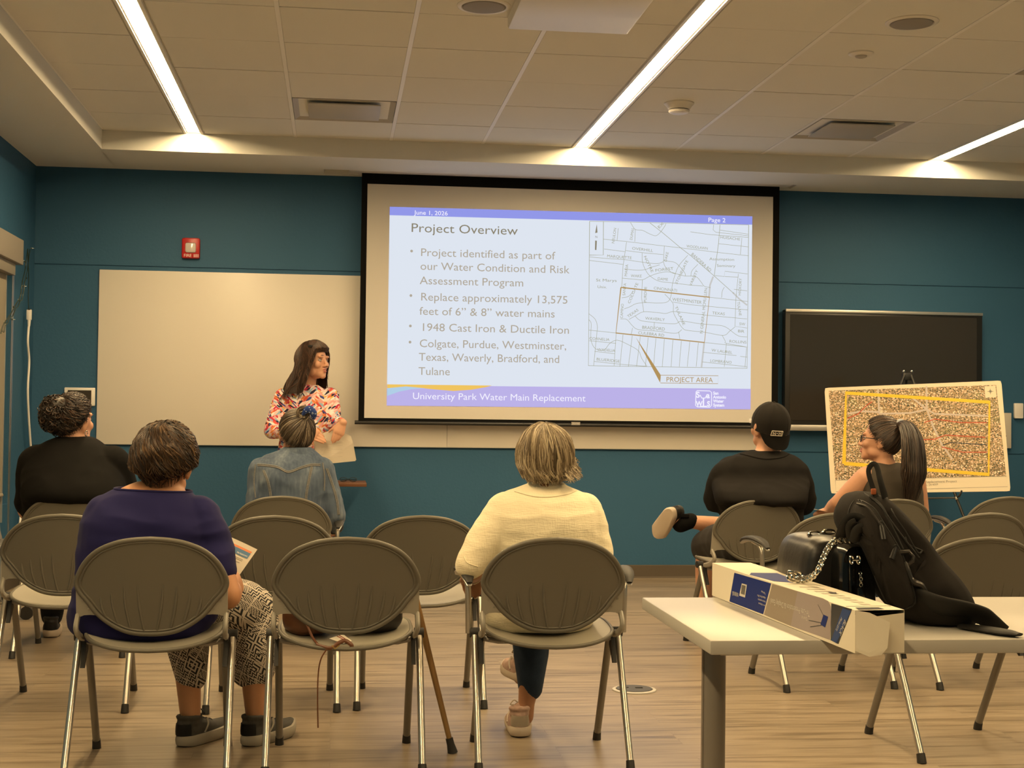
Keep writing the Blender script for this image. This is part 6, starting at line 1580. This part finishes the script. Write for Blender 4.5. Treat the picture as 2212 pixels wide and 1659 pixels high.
    bb = BM(); e = C + M @ V((.085, -.004, -.052)); loop_tube(bb, [e + M @ V((.003, .010 * math.cos(a), .012 * math.sin(a))) for a in [2 * math.pi * k / 18 for k in range(18)]], .0024, 6); obj('earring', bb, M_SILVER, t)
    face_details(t, C, M, 1.03)
    return t
p_black()

# ------------------------------------------------------------------ 4  person in a denim jacket
def p_denim():
    t = root_person('person in a blue denim jacket, grey hair gathered up with a blue bandana', 0, 0, group=GROUP_AUD)
    Yt = 7.06; cx = at(628, 1080, Yt).x
    rows = [(970, 612, 674, Yt + .03, .058), (978, 592, 686, Yt + .025, .074), (988, 566, 696, Yt + .02, .090), (1004, 553, 704, Yt + .01, .105), (1030, 548, 708, Yt, .12), (1060, 552, 708, Yt, .125), (1095, 556, 704, Yt, .128), (1150, 558, 704, Yt, .13), (1185, 566, 696, Yt, .12)]
    C = at(640, 939, 7.11); M = mat3(8, 6, 6)
    body = BM(); loft(body, rows_to_rings(rows, .018)); head_into(body, C, M, .94)
    limb(body, [C + V((0, -.02, -.05)), at(641, 966, 7.10), at(642, 990, 7.09)], [.050, .052, .058])
    shL, shR = at(566, 1014, Yt), at(694, 1014, Yt); elL, elR = at(552, 1118, 7.03), at(724, 1112, 7.04); waL, waR = at(590, 1140, 7.34), at(722, 1142, 7.22)
    for a, b_, c in ((shL, elL, waL), (shR, elR, waR)):
        limb(body, [a, a.lerp(b_, .5), b_], [.05, .045, .040]); limb(body, [b_, b_.lerp(c, .5), c], [.040, .038, .028])
    hand_into(body, waL, V((.5, .6, -.2)), V((0, .1, 1)), -1); hand_into(body, waR, V((-.4, .7, -.3)), V((.3, .1, 1)), 1)
    tr = BM(); ball(tr, V((cx, 7.06, .50)), (.19, .15, .09))
    seated_legs(body, tr, cx, 7.07, ((cx - .12, 7.46, .47), (cx + .12, 7.46, .47)), ((cx - .13, 7.46, .09), (cx + .13, 7.46, .09)))
    for s in (-1, 1): limb(tr, [V((cx + s * .12, 7.46, .47)), V((cx + s * .125, 7.46, .26)), V((cx + s * .13, 7.46, .10))], [.07, .062, .05])
    mobj('body', remesh(body, .006, 3), SKIN_A, t)
    garment('trousers', tr, cloth('dark_denim', (.02, .034, .06)), t, .010, 4)
    jb = BM(); loft(jb, rows_to_rings(rows, 0))
    for a, b_, c in ((shL, elL, waL), (shR, elR, waR)):
        limb(jb, [a + V((.0, 0, -.004)), a.lerp(b_, .5), b_], [.066, .058, .052]); limb(jb, [b_, b_.lerp(c, .5), b_.lerp(c, .8)], [.052, .046, .040])
    m = mat('washed_denim', (.085, .115, .165), rough=.85, spec=.15); nt = m.node_tree; b = nt.nodes['Principled BSDF']
    tc = _n(nt, 'ShaderNodeTexCoord'); mp = _n(nt, 'ShaderNodeMapping'); mp.inputs['Scale'].default_value = (90, 90, 9); nt.links.new(tc.outputs['Object'], mp.inputs[0])
    n1 = _n(nt, 'ShaderNodeTexNoise'); n1.inputs['Scale'].default_value = 1; n1.inputs['Detail'].default_value = 4; nt.links.new(mp.outputs[0], n1.inputs[0])
    n2 = _n(nt, 'ShaderNodeTexNoise'); n2.inputs['Scale'].default_value = 9; n2.inputs['Detail'].default_value = 3; nt.links.new(tc.outputs['Object'], n2.inputs[0])
    r_ = ramp(nt, [(.3, (.045, .065, .105)), (.52, (.095, .125, .175)), (.75, (.21, .245, .29))]); nt.links.new(mth(nt, 'ADD', mth(nt, 'MULTIPLY', n1.outputs[0], .35), mth(nt, 'MULTIPLY', n2.outputs[0], .65)), r_.inputs[0]); nt.links.new(r_.outputs[0], b.inputs['Base Color'])
    bp = _n(nt, 'ShaderNodeBump'); bp.inputs['Strength'].default_value = .4; bp.inputs['Distance'].default_value = .003; nt.links.new(n1.outputs[0], bp.inputs['Height']); nt.links.new(bp.outputs[0], b.inputs['Normal'])
    jk = garment('denim_jacket', jb, m, t, .007, 4, fold_noise(.005, 9, (1, 1, 1.3), 14)); bv = surf(jk)
    M_ST = mat('denim_seam', (.16, .16, .16), rough=.9, var=.4, vscale=120)
    for pts in ([(556, 1003), (575, 1004), (600, 1008), (623, 1018), (650, 1009), (672, 1003), (692, 1003)], [(556, 1006), (575, 1007), (600, 1011), (623, 1021), (650, 1012), (672, 1006), (692, 1006)], [(568, 1016), (578, 1042), (584, 1075), (585, 1095)], [(571, 1016), (581, 1042), (587, 1075), (588, 1095)], [(675, 1008), (668, 1040), (663, 1070), (661, 1095)], [(672, 1008), (665, 1040), (660, 1070), (658, 1095)], [(552, 1004), (549, 1040), (552, 1075)], [(697, 1000), (701, 1030), (700, 1060)], [(704, 1012), (716, 1046), (726, 1080), (730, 1112)], [(707, 1012), (719, 1046), (729, 1080), (733, 1112)]):
        stitched('seam', bv, pts, .0034, M_ST, t)
    bb = BM(); rings = []
    for py, l, r, dp in ((980, 588, 690, .078), (972, 604, 680, .070), (967, 612, 674, .064), (966, 614, 672, .058), (974, 616, 670, .054)):
        L_, R_ = at(l, py, Yt + .026), at(r, py, Yt + .026); rings.append(ell_ring((L_ + R_) / 2, (R_.x - L_.x) / 2, dp, e=2.1))
    loft(bb, rings, caps=False); obj('collar', bb, m, t)
    bb = BM(); c = elR.lerp(waR, .75); loop_tube(bb, [c + V((.040 * math.cos(a), 0, .040 * math.sin(a))) for a in [2 * math.pi * k / 18 for k in range(18)]], .007, 8); obj('wristwatch', bb, M_BLACK, t)
    M_SH = mat('black_shoe', (.02, .02, .02))
    for s in (-1, 1): shoe(t, V((cx + s * .13, 7.44, 0)), (s * .1, 1), .25, M_SH, M_SH, laces=False)
    hm_ = hair_mat('grey_brown_hair', [(0, (.020, .013, .008)), (.4, (.065, .045, .028)), (.75, (.15, .115, .078)), (1, (.36, .30, .22))])
    tie = M.inverted() @ (at(664, 898, 7.03) - C - V((0, 0, .02))); tie.normalize()
    def hemf(th):
        d = 0; c = math.cos(th); return 1.55 + .25 * math.sin(th * 2) * 0 + .30 * abs(math.sin(th)) + (.25 if c < 0 else 0.05)
    def thick(a, th, d): return .012 + .010 * math.exp(-a * 2.2)
    hair(t, C, M, tie, lambda th: 1.62, thick, hm_, s=.95, strands=620, wave=(.03, 1.0), wid=(.0028, .0014), seed=41, base_tone=.4, jit=.05, a0max=.25, tone=lambda r: min(1, max(0, r.gauss(.45, .28))))
    # knot of hair and the bandana above it
    rnd = random.Random(8); bm = BM(); uvl = bm.loops.layers.uv.new('tone'); kc = at(655, 893, 7.03)
    for k in range(90):
        a0 = rnd.uniform(0, 6.28); n = 9; rr = rnd.uniform(.016, .032); tl = rnd.uniform(-.5, .5)
        lock_tube(bm, uvl, [kc + V((rr * math.cos(a0 + i * .45), rnd.uniform(-.004, .004) - .016 * math.sin(i * .5), rr * math.sin(a0 + i * .45) + tl * .02)) for i in range(n)], .003, min(1, max(0, rnd.gauss(.45, .3))), 5)
    me = bpy.data.meshes.new('hair_knot'); bm.to_mesh(me); bm.free(); mobj('hair_knot', me, hm_, t, True, 80)
    bb = BM(); c = at(668, 893, 7.02)
    tube(bb, spline([at(653, 898, 7.02), at(660, 888, 7.0), at(668, 884, 6.995), at(677, 892, 7.0), at(678, 904, 7.02)], 4), [.006, .014, .020, .018, .010], 12, flat=.7, up=V((0, 1, 0)))
    m = mat('blue_bandana', (.018, .050, .23), rough=.85); nt = m.node_tree; tc = _n(nt, 'ShaderNodeTexCoord'); vo = _n(nt, 'ShaderNodeTexVoronoi'); vo.inputs['Scale'].default_value = 70; nt.links.new(tc.outputs['Object'], vo.inputs[0])
    k = mth(nt, 'LESS_THAN', vo.outputs['Distance'], .28); mx = _n(nt, 'ShaderNodeMix', data_type='RGBA'); nt.links.new(k, mx.inputs[0]); mx.inputs[6].default_value = (.018, .050, .23, 1); mx.inputs[7].default_value = (.35, .42, .6, 1); nt.links.new(mx.outputs[2], nt.nodes['Principled BSDF'].inputs['Base Color'])
    obj('bandana', bb, m, t)
    return t
p_denim()

# ------------------------------------------------------------------ 5  man in a backwards black cap
def p_cap():
    t = root_person('man in a backwards black cap, black T-shirt and shorts, ankle crossed on knee', 0, 0, group=GROUP_AUD)
    Yt = 7.02; cx = at(1645, 1080, Yt).x
    rows = [(974, 1622, 1692, Yt + .04, .062), (981, 1598, 1706, Yt + .035, .082), (990, 1570, 1724, Yt + .02, .10), (1006, 1550, 1738, Yt + .01, .125), (1032, 1540, 1744, Yt, .145), (1062, 1542, 1744, Yt - .10, .165), (1086, 1548, 1740, Yt - .13, .165), (1100, 1556, 1734, Yt - .03, .14), (1140, 1560, 1730, Yt, .16), (1195, 1566, 1724, Yt, .15)]
    C = at(1664, 925, 7.08); M = mat3(-14, 6, 0)
    body = BM(); loft(body, rows_to_rings(rows, .016)); head_into(body, C, M, 1.06, 1.1)
    limb(body, [C + V((0, -.02, -.05)), at(1660, 968, 7.07), at(1656, 995, 7.06)], [.060, .062, .068])
    shL, shR = at(1568, 1026, Yt), at(1718, 1026, Yt); elL, elR = at(1546, 1084, 7.06), at(1736, 1090, 7.06); waL, waR = at(1620, 1085, 7.28), at(1680, 1085, 7.28)
    for a, b_, c in ((shL, elL, waL), (shR, elR, waR)):
        limb(body, [a, a.lerp(b_, .5), b_], [.066, .06, .05]); limb(body, [b_, b_.lerp(c, .5), c], [.05, .046, .034])
    hand_into(body, waL, V((1, .1, 0)), V((0, 1, .2)), 1, curl=(30, 30, 20)); hand_into(body, waR, V((-1, .1, 0)), V((0, 1, .2)), -1, curl=(30, 30, 20))
    hL, hR = V((cx - .09, 7.05, .50)), V((cx + .09, 7.05, .50)); kL = at(1528, 1168, 7.42); aL = V((kL.x - .02, 7.42, .09)); kR = at(1690, 1150, 7.46); aR = at(1482, 1126, 7.40)
    limb(body, [hL, kL], [.085, .065]); limb(body, [kL, kL.lerp(aL, .4), aL], [.062, .056, .038]); limb(body, [hR, kR], [.085, .065]); limb(body, [kR, kR.lerp(aR, .4), aR], [.062, .055, .034])
    ball(body, aL + V((0, .06, -.03)), (.035, .09, .03)); ball(body, aR + V((-.04, 0, .0)), (.05, .04, .035))
    mobj('body', remesh(body, .006, 3), SKIN_A, t)
    tr = BM(); ball(tr, V((cx, 7.03, .50)), (.20, .16, .10)); limb(tr, [hL, hL.lerp(kL, .5), kL + V((0, -.01, -.03))], [.115, .108, .092]); limb(tr, [hR, hR.lerp(kR, .5), kR, kR.lerp(aR, .18)], [.11, .105, .088, .08])
    garment('shorts', tr, cloth('charcoal_shorts', (.030, .027, .025)), t, .009, 4, fold_noise(.006, 11, seed=4))
    sb = BM(); loft(sb, rows_to_rings(rows, 0))
    for a, b_ in ((shL, elL), (shR, elR)): limb(sb, [a, a.lerp(b_, .5), a.lerp(b_, .92)], [.076, .076, .068])
    ts = garment('tshirt', sb, cloth('faded_black_cotton', (.0075, .0064, .006), sheen=0), t, .008, 5, fold_noise(.006, 7, (1, 1, 1.4), 2)); bv = surf(ts)
    stitched('neck_band', bv, [(1600, 981), (1625, 987), (1655, 992), (1690, 988), (1704, 981)], .0045, MATS['faded_black_cotton'], t)
    M_CANVAS = mat('cream_sole', (.5, .42, .33)); M_SH = mat('black_shoe', (.02, .02, .02))
    shoe(t, V((aL.x, 7.40, 0)), (-.1, 1), .28, M_SH, M_CANVAS, laces=False)
    # the raised shoe: sole turned to the left, strap round the ankle
    Xs = V((-.30, .62, -.72)).normalized(); zz = V((.80, .55, .20)); zz = (zz - Xs * zz.dot(Xs)).normalized(); Ms = Matrix((zz.cross(Xs) * -1, Xs, zz)).transposed()
    if Ms.determinant() < 0: Ms = Matrix((zz.cross(Xs), Xs, zz)).transposed()
    hl = at(1437, 1128, 7.38)
    shoe(t, hl + V((-.01, -.03, .02)), (0, 1), .22, M_SH, M_CANVAS, M=Ms, laces=False)
    bb = BM(); limb(bb, [at(1470, 1132, 7.395), at(1492, 1125, 7.402)], [.046, .042]); box(bb, at(1478, 1114, 7.37), (.05, .03, .02), bevel=.004); obj('ankle_strap', bb, M_BLACKMATTE, t)
    # the cap
    M_CAP = cloth('black_cap_cotton', (.010, .0085, .0075), bump=.3, bs=1100)
    Cc = C + M @ V((0, -.004, .028)); Mc = M @ Matrix.Rotation(R(10), 3, 'X') @ Matrix.Rotation(R(-8), 3, 'Z'); bb = BM(); n = 36; rings = []
    for k in range(10):
        a = math.pi / 2 * (k / 9) * 1.22; ca, sa = math.cos(a), math.sin(a); sa = sa if a < 1.57 else max(sa, .985)
        rings.append([Cc + Mc @ V((.098 * sa * math.cos(q), .117 * sa * math.sin(q), .108 * max(ca, -.36) + .0015 * math.cos(6 * q))) for q in [2 * math.pi * i / n for i in range(n)]])
    vv = [[bb.verts.new(p) for p in r] for r in rings[1:]]; tp = bb.verts.new(rings[0][0])
    for i in range(n):
        bb.faces.new((tp, vv[0][i], vv[0][(i + 1) % n]))
        for a, c in zip(vv, vv[1:]): bb.faces.new((a[i], c[i], c[(i + 1) % n], a[(i + 1) % n]))
    cap = obj('cap', bb, M_CAP, t)
    bb = BM(); tp = Cc + Mc @ V((0, 0, .108)); ball(bb, tp, (.008, .008, .005), rot=Mc, seg=12, rings=8); obj('cap_button', bb, M_CAP, cap)
    for q in range(6):
        bb = BM(); a0 = q * math.pi / 3; tube(bb, [Cc + Mc @ V((.0985 * math.sin(b_) * math.cos(a0), .1175 * math.sin(b_) * math.sin(a0), .1085 * math.cos(b_))) for b_ in [math.pi / 2 * k / 10 * 1.1 for k in range(11)]], .0011, 5); obj('cap_seam', bb, M_CAP, cap)
    # brim hangs over the nape
    bb = BM(); G = []
    for i in range(15):
        u = -1 + 2 * i / 14; row = []
        for k in range(7):
            v = k / 6; x = .084 * u * (1 - .10 * v); ln = .062 * math.sqrt(max(0, 1 - (abs(u) * .97) ** 3.2)) + .006
            y0 = -.112 * math.sqrt(max(.02, 1 - (u * .80) ** 2)); row.append(Cc + Mc @ V((x, y0 - .012 * v - .030 * v * (1 - u * u * .7), -.036 - ln * v * .95)))
        G.append(row)
    vv = [[bb.verts.new(p) for p in r] for r in G]
    for i in range(14):
        for k in range(6): bb.faces.new((vv[i][k], vv[i + 1][k], vv[i + 1][k + 1], vv[i][k + 1]))
    bmesh.ops.solidify(bb, geom=bb.faces[:], thickness=.003); obj('cap_brim', bb, M_CAP, cap)
    bvc = surf(cap)
    pc = hit(bvc, 1678, 936, .0025); d_ = ray(1678, 936).normalized(); h_ = bvc.ray_cast(V((0, 0, CAM_H)), d_); n_ = h_[1] if h_[1].dot(d_) < 0 else -h_[1]
    pc = h_[0] + n_ * .003; yu = (V((0, 0, 1)) - n_ * n_.z).normalized(); xu = yu.cross(n_) ; xu = xu if xu.x > 0 else -xu
    bb = BM(); fr = [pc + xu * x + yu * y for x, y in ((-.026, .013), (.030, .011), (.027, -.013), (-.031, -.011))]; loop_tube(bb, fr, .0022, 6, up=n_)
    for k in range(4): tube(bb, [fr[k], fr[(k + 1) % 4]], .0022, 6)
    for s, x in (('N', -.022), ('H', .008)): text_into(bb, s, pc + xu * x - yu * .008, xu, yu, .022, bold=.0008)
    box(bb, pc + xu * .001, (.004, .003, .006))
    obj('cap_patch', bb, mat('patch_white', (.52, .46, .38), rough=.8), cap, False)
    bb = BM(); hp_ = C + M @ V((-.082, .06, .03)); box(bb, hp_, (.006, .03, .022), M.copy(), bevel=.003); obj('cap_snap', bb, M_WHITEPL, cap)
    face_details(t, C, M, 1.06)
    return t
p_cap()

# ------------------------------------------------------------------ 6  person with the long ponytail
def p_pony():
    t = root_person('person with long dark ponytail, glasses and sleeveless grey top in front of the map board', 0, 0, group=GROUP_AUD)
    Yt = 7.22; cx = at(1925, 1080, Yt).x
    rows = [(1000, 1886, 1948, Yt + .03, .056), (1007, 1874, 1962, Yt + .02, .070), (1018, 1866, 1976, Yt + .01, .088), (1040, 1862, 1986, Yt, .11), (1075, 1862, 1990, Yt, .125), (1110, 1866, 1990, Yt, .13), (1160, 1868, 1984, Yt, .132), (1195, 1876, 1976, Yt, .12)]
    C = at(1902, 952, 7.26); M = mat3(-62, 4, 0)
    body = BM(); loft(body, rows_to_rings(rows, .012)); head_into(body, C, M, .98)
    limb(body, [C + V((.01, -.02, -.05)), at(1908, 990, 7.25), at(1914, 1012, 7.24)], [.050, .052, .058])
    shL, shR = at(1872, 1030, Yt), at(1974, 1030, Yt); elL, elR = at(1812, 1086, 7.30), at(1990, 1120, 7.28); waL, waR = at(1790, 1102, 7.47), at(1900, 1110, 7.52)
    for a, b_, c in ((shL, elL, waL), (shR, elR, waR)):
        limb(body, [a, a.lerp(b_, .5), b_], [.058, .054, .044]); limb(body, [b_, b_.lerp(c, .5), c], [.044, .040, .028])
    hand_into(body, waL, V((-.3, .8, -.2)), V((-.3, 0, 1)), 1, curl=(35, 45, 30)); hand_into(body, waR, V((-.7, .5, 0)), V((0, .1, 1)), 1)
    tr = BM(); ball(tr, V((cx, 7.22, .50)), (.18, .15, .09))
    seated_legs(body, tr, cx, 7.22, ((cx - .18, 7.62, .48), (cx + .04, 7.62, .48)), ((cx - .18, 7.62, .09), (cx + .05, 7.62, .09)))
    for s, x in ((-1, -.18), (1, .045)): limb(tr, [V((cx + x, 7.62, .48)), V((cx + x, 7.62, .26)), V((cx + x, 7.62, .10))], [.07, .062, .05])
    mobj('body', remesh(body, .006, 3), SKIN_A, t)
    garment('trousers', tr, cloth('dark_denim', (.02, .034, .06)), t, .010, 4)
    sb = BM(); loft(sb, rows_to_rings(rows, 0)); 
    garment('sleeveless_top', sb, cloth('grey_knit', (.055, .046, .036), bump=.4, bs=700), t, .007, 5, fold_noise(.004, 9, (1, 1, 1.3), 6))
    M_SH = mat('black_shoe', (.02, .02, .02))
    for x in (-.18, .045): shoe(t, V((cx + x, 7.60, 0)), (-.1, 1), .25, M_SH, mat('cream_sole', (.5, .42, .33)), laces=False)
    hm_ = hair_mat('dark_brown_hair', [(0, (.008, .005, .004)), (.5, (.030, .017, .010)), (1, (.095, .055, .032))])
    tiep = at(1945, 918, 7.20); tie = M.inverted() @ (tiep - C - V((0, 0, .02))); tie.normalize()
    nrm_ = V((0, 1, 0))
    def hemf(th): return HEM(th)
    p = tie; e2 = p.cross(V((0, 1, 0))); e2.normalize(); e1 = e2.cross(p)
    def HEM(th):
        # combed from the tie towards the hairline, leaving the face and ears clear
        best = 2.2
        for a in [x * .04 for x in range(20, 60)]:
            d = p * math.cos(a) + (e1 * math.cos(th) + e2 * math.sin(th)) * math.sin(a); q = d * skull_r(d)
            if (q.y > .066 - max(0, .05 - q.z) * .85 and q.z < .085) or q.z < -.075 or (q.y > .055 and q.z > .0): best = a; break
        return best
    def thick(a, th, d): return .009 + .010 * math.exp(-a * 2)
    hair(t, C, M, tie, HEM, thick, hm_, s=1.0, strands=520, wave=(.02, 1), wid=(.0026, .0013), seed=51, base_tone=.45, jit=.04, a0max=.2, tone=lambda r: min(1, max(0, r.gauss(.5, .25))))
    bb = BM(); loop_tube(bb, [tiep + V((.020 * math.cos(a), -.008 + .016 * math.sin(a) * .4, .024 * math.sin(a))) for a in [2 * math.pi * k / 18 for k in range(18)]], .009, 8); obj('hair_tie', bb, mat('pale_blue_scrunchie', (.36, .38, .42), rough=.8, bump=.6, bscale=160), t)
    tail(t, [tiep + V((-.01, 0, 0)), at(1960, 924, 7.14), at(1972, 960, 7.07), at(1974, 1010, 7.045), at(1970, 1050, 7.04), at(1962, 1098, 7.05)], [.020, .038, .052, .060, .060, .045, .02], hm_, 330, 9, 'ponytail', wave=.010, wid=.0026, base=.2, flat=.8, tone=lambda r: min(1, max(0, r.gauss(.42, .27))))
    bb = BM()
    for q in (-1, 1):
        c = C + M @ V((q * .033, .100, .004)); loop_tube(bb, [c + M @ V((.023 * math.cos(a), -.004 * abs(math.cos(a)), .018 * math.sin(a))) for a in [2 * math.pi * k / 18 for k in range(18)]], .0022, 6)
        tube(bb, [C + M @ V(x) for x in ((q * .056, .094, .010), (q * .078, .05, .010), (q * .083, -.008, .008), (q * .080, -.022, -.008))], .0022, 6)
    tube(bb, [C + M @ V((-.010, .102, .006)), C + M @ V((.010, .102, .006))], .0022, 6); obj('eyeglasses', bb, M_BLACK, t)
    face_details(t, C, M, .98)
    q = at(1788, 1096, 7.44)
    s = thing('paper_sheet', 'white paper in the lap of the ponytailed person', 'paper', q)
    bb = BM(); box(bb, (-.02, .05, -.02), (.10, .16, .0015), Matrix.Rotation(R(10), 3, 'Y')); obj('sheet', bb, mat('paper_white', (.72, .66, .56)), s, False)
    return t
p_pony()

# ------------------------------------------------------------------ 7  the standing speaker
def blouse_mat():
    m = mat('brushstroke_print', (.6, .3, .25), rough=.75, spec=.2); nt = m.node_tree; b = nt.nodes['Principled BSDF']; tc = _n(nt, 'ShaderNodeTexCoord')
    cols = [(.0, (.66, .34, .34)), (.14, (.58, .09, .06)), (.22, (.74, .62, .60)), (.36, (.68, .22, .07)), (.43, (.48, .03, .07)), (.52, (.76, .72, .72)), (.65, (.02, .022, .05)), (.75, (.72, .50, .50)), (.84, (.26, .42, .58)), (.91, (.66, .42, .10)), (.95, (.05, .06, .24))]
    outs = []
    for k, (rot, sc_) in enumerate(((38, (30, 30, 105)), (-42, (30, 30, 95)))):
        mp = _n(nt, 'ShaderNodeMapping'); mp.vector_type = 'TEXTURE'; mp.inputs['Rotation'].default_value = (0, R(rot), 0); mp.inputs['Scale'].default_value = [1 / q for q in sc_]
        nt.links.new(tc.outputs['Object'], mp.inputs[0]); vo = _n(nt, 'ShaderNodeTexVoronoi'); vo.inputs['Scale'].default_value = 1.0; nt.links.new(mp.outputs[0], vo.inputs[0])
        sx = _n(nt, 'ShaderNodeSeparateColor'); nt.links.new(vo.outputs['Color'], sx.inputs[0]); r_ = ramp(nt, cols, 'CONSTANT'); nt.links.new(sx.outputs[k], r_.inputs[0]); outs.append(r_.outputs[0])
    no = _n(nt, 'ShaderNodeTexNoise'); no.inputs['Scale'].default_value = 16; nt.links.new(tc.outputs['Object'], no.inputs[0]); k = mth(nt, 'GREATER_THAN', no.outputs[0], .5)
    mx = _n(nt, 'ShaderNodeMix', data_type='RGBA'); nt.links.new(k, mx.inputs[0]); nt.links.new(outs[0], mx.inputs[6]); nt.links.new(outs[1], mx.inputs[7]); nt.links.new(mx.outputs[2], b.inputs['Base Color'])
    return m
def p_speaker():
    t = root_person('standing woman with long dark brown hair in a bright multicoloured blouse, holding papers', 0, 0)
    Yt = 9.28; cx = at(655, 960, Yt).x
    C = at(677, 781, Yt - .03); M = mat3(128, 0, 0)
    rows = [(832, 634, 686, Yt, .060), (838, 622, 698, Yt, .075), (846, 610, 710, Yt, .088), (862, 604, 716, Yt, .105), (890, 604, 718, Yt, .118), (920, 606, 716, Yt, .118), (950, 604, 714, Yt, .122), (978, 600, 716, Yt, .128), (992, 600, 716, Yt, .125)]
    body = BM(); loft(body, rows_to_rings(rows, .014)); head_into(body, C, M, 1.0)
    limb(body, [C + V((-.005, .01, -.05)), at(668, 815, Yt), at(662, 842, Yt)], [.048, .050, .058])
    shL, elL, waL = at(612, 860, Yt), at(588, 930, Yt - .06), at(660, 928, Yt - .262)
    shR, elR, waR = at(712, 858, Yt), at(719, 918, Yt - .06), at(741, 913, Yt - .268)
    for a, b_, c in ((shL, elL, waL), (shR, elR, waR)):
        limb(body, [a, a.lerp(b_, .5), b_], [.048, .044, .038]); limb(body, [b_, b_.lerp(c, .5), c], [.038, .036, .026])
    hand_into(body, waL, V((.80, -.13, -.42)), V((.1, -1, .1)), 1, curl=(2, 7, 6), size=.90, thumb=32, spread=6)
    hand_into(body, waR, V((-.36, -.12, -.85)), V((.05, -1, 0)), 1, curl=(2, 7, 6), size=.86, thumb=32, spread=6)
    ank = (V((cx - .11, Yt + .02, .09)), V((cx + .13, Yt + .02, .09)))
    tr = BM(); hz = at(655, 985, Yt).z
    loft(tr, [ell_ring(V((cx, Yt, z)), rx, ry) for z, rx, ry in ((hz + .03, .17, .115), (hz - .06, .185, .125), (hz - .14, .19, .13))])
    for s, a in zip((-1, 1), ank):
        h = V((cx + s * .095, Yt, hz - .08)); k = V((cx + s * .115, Yt - .01, .46))
        limb(body, [h, k, a], [.085, .055, .036]); limb(tr, [h, h.lerp(k, .5), k, k.lerp(a, .5), a + V((0, 0, .0))], [.098, .09, .072, .062, .058]); ball(body, a + V((0, -.06, -.05)), (.035, .09, .03))
    mobj('body', remesh(body, .0040, 3), SKIN_A, t)
    garment('trousers', tr, cloth('black_trouser_cloth', (.012, .013, .015)), t, .009, 4, fold_noise(.004, 8, seed=12))
    sb = BM(); loft(sb, rows_to_rings(rows, 0))
    for a, b_, c, e in ((shL, elL, waL, .62), (shR, elR, waR, .72)):
        limb(sb, [a, a.lerp(b_, .5), b_], [.064, .060, .054]); limb(sb, [b_, b_.lerp(c, e * .6), b_.lerp(c, e)], [.054, .048, .040])
    garment('blouse', sb, blouse_mat(), t, .007, 5, fold_noise(.004, 10, (1, 1, 1.2), 17))
    M_SH = mat('black_shoe', (.02, .02, .02))
    for s, a in zip((-1, 1), ank): shoe(t, V((a.x, Yt, 0)), (s * .2, -1), .25, M_SH, M_SH, laces=False)
    hm_ = hair_mat('chestnut_hair', [(0, (.012, .006, .004)), (.5, (.040, .018, .010)), (1, (.13, .065, .035))])
    p = V((0, -.22, .97)).normalized(); e2 = p.cross(V((0, 1, 0))); e2.normalize(); e1 = e2.cross(p)
    def HEM(th):
        c = math.cos(th)                       # c = 1 over the brow, -1 over the nape
        if c > .80: return 1.20                # fringe
        f = min(1, (.80 - c) / .5); return 1.20 + f * .54
    def thick(a, th, d): return .012 + .010 * math.sin(min(a, 1.6)) + .004 * noise.noise(V((th * 3, a, 1)))
    def drop(th, u, M_):
        c = math.cos(th)
        if c > .80: return V((0, 0, -.028 * u)) + M_ @ V((0, -.012 * u, 0))
        f = min(1, (.80 - c) / .35); ln = .05 + .20 * f
        side = M_ @ V((-math.sin(th) * 1.0, math.cos(th), 0)) 
        return V((0, 0, -ln * u)) + side * (.028 * u * f) + V((-.085 * u * f * (1 if c < 0 else .4), 0, 0)) + V((.006 * math.sin(u * 9 + th * 5), 0, 0))
    hair(t, C, M, p, HEM, thick, hm_, s=1.0, strands=1250, drop=drop, wave=(.035, 1.6), wid=(.0028, .0013), seed=61, base_tone=.18, jit=.12, a0max=.45, vary=.12, tone=lambda r: min(1, max(0, r.gauss(.42, .26))))
    bb = BM(); c = C + M @ V((.078, .035, .095)); box(bb, c, (.018, .03, .016), M.copy(), bevel=.004); obj('hair_clip', bb, M_BLACK, t)
    face_details(t, C, M, 1.0)
    bb = BM(); w = waL + V((.80, -.02, -.42)).normalized() * .105; loop_tube(bb, [w + V((0, .010 * math.cos(a), .010 * math.sin(a))) for a in [2 * math.pi * k / 14 for k in range(14)]], .0018, 6); obj('ring', bb, M_GOLD_, t)
    Yp = Yt - .212
    P = [at(x, y, Yp + dy) for x, y, dy in ((676, 948, 0), (700, 936, -.005), (722, 928, -.01), (756, 944, -.012), (761, 958, -.01), (768, 996, .02), (685, 1004, .03))]
    s = thing('paper_sheets', 'sheets of white paper held by the standing speaker', 'paper', P[0])
    bb = BM(); prism(bb, [p - P[0] for p in P], (0, .002, 0)); obj('sheet', bb, mat('paper_white', (.72, .66, .56)), s, False)
    bb = BM(); prism(bb, [p - P[0] + V((.005, .012, .006)) for p in P], (0, .001, 0)); obj('back_sheet', bb, mat('paper_white', (.72, .66, .56)), s, False)
    bb = BM()
    for k in range(5):
        a, c = at(694, 958 + k * 8, Yp - .008), at(740, 954 + k * 8, Yp - .018); strip2(bb, [a - P[0], c - P[0]], .0018, (0, -1, 0))
    obj('faint_lettering', bb, mat('faint_ink', (.50, .45, .38), rough=.8), s, False)
    return t
p_speaker()
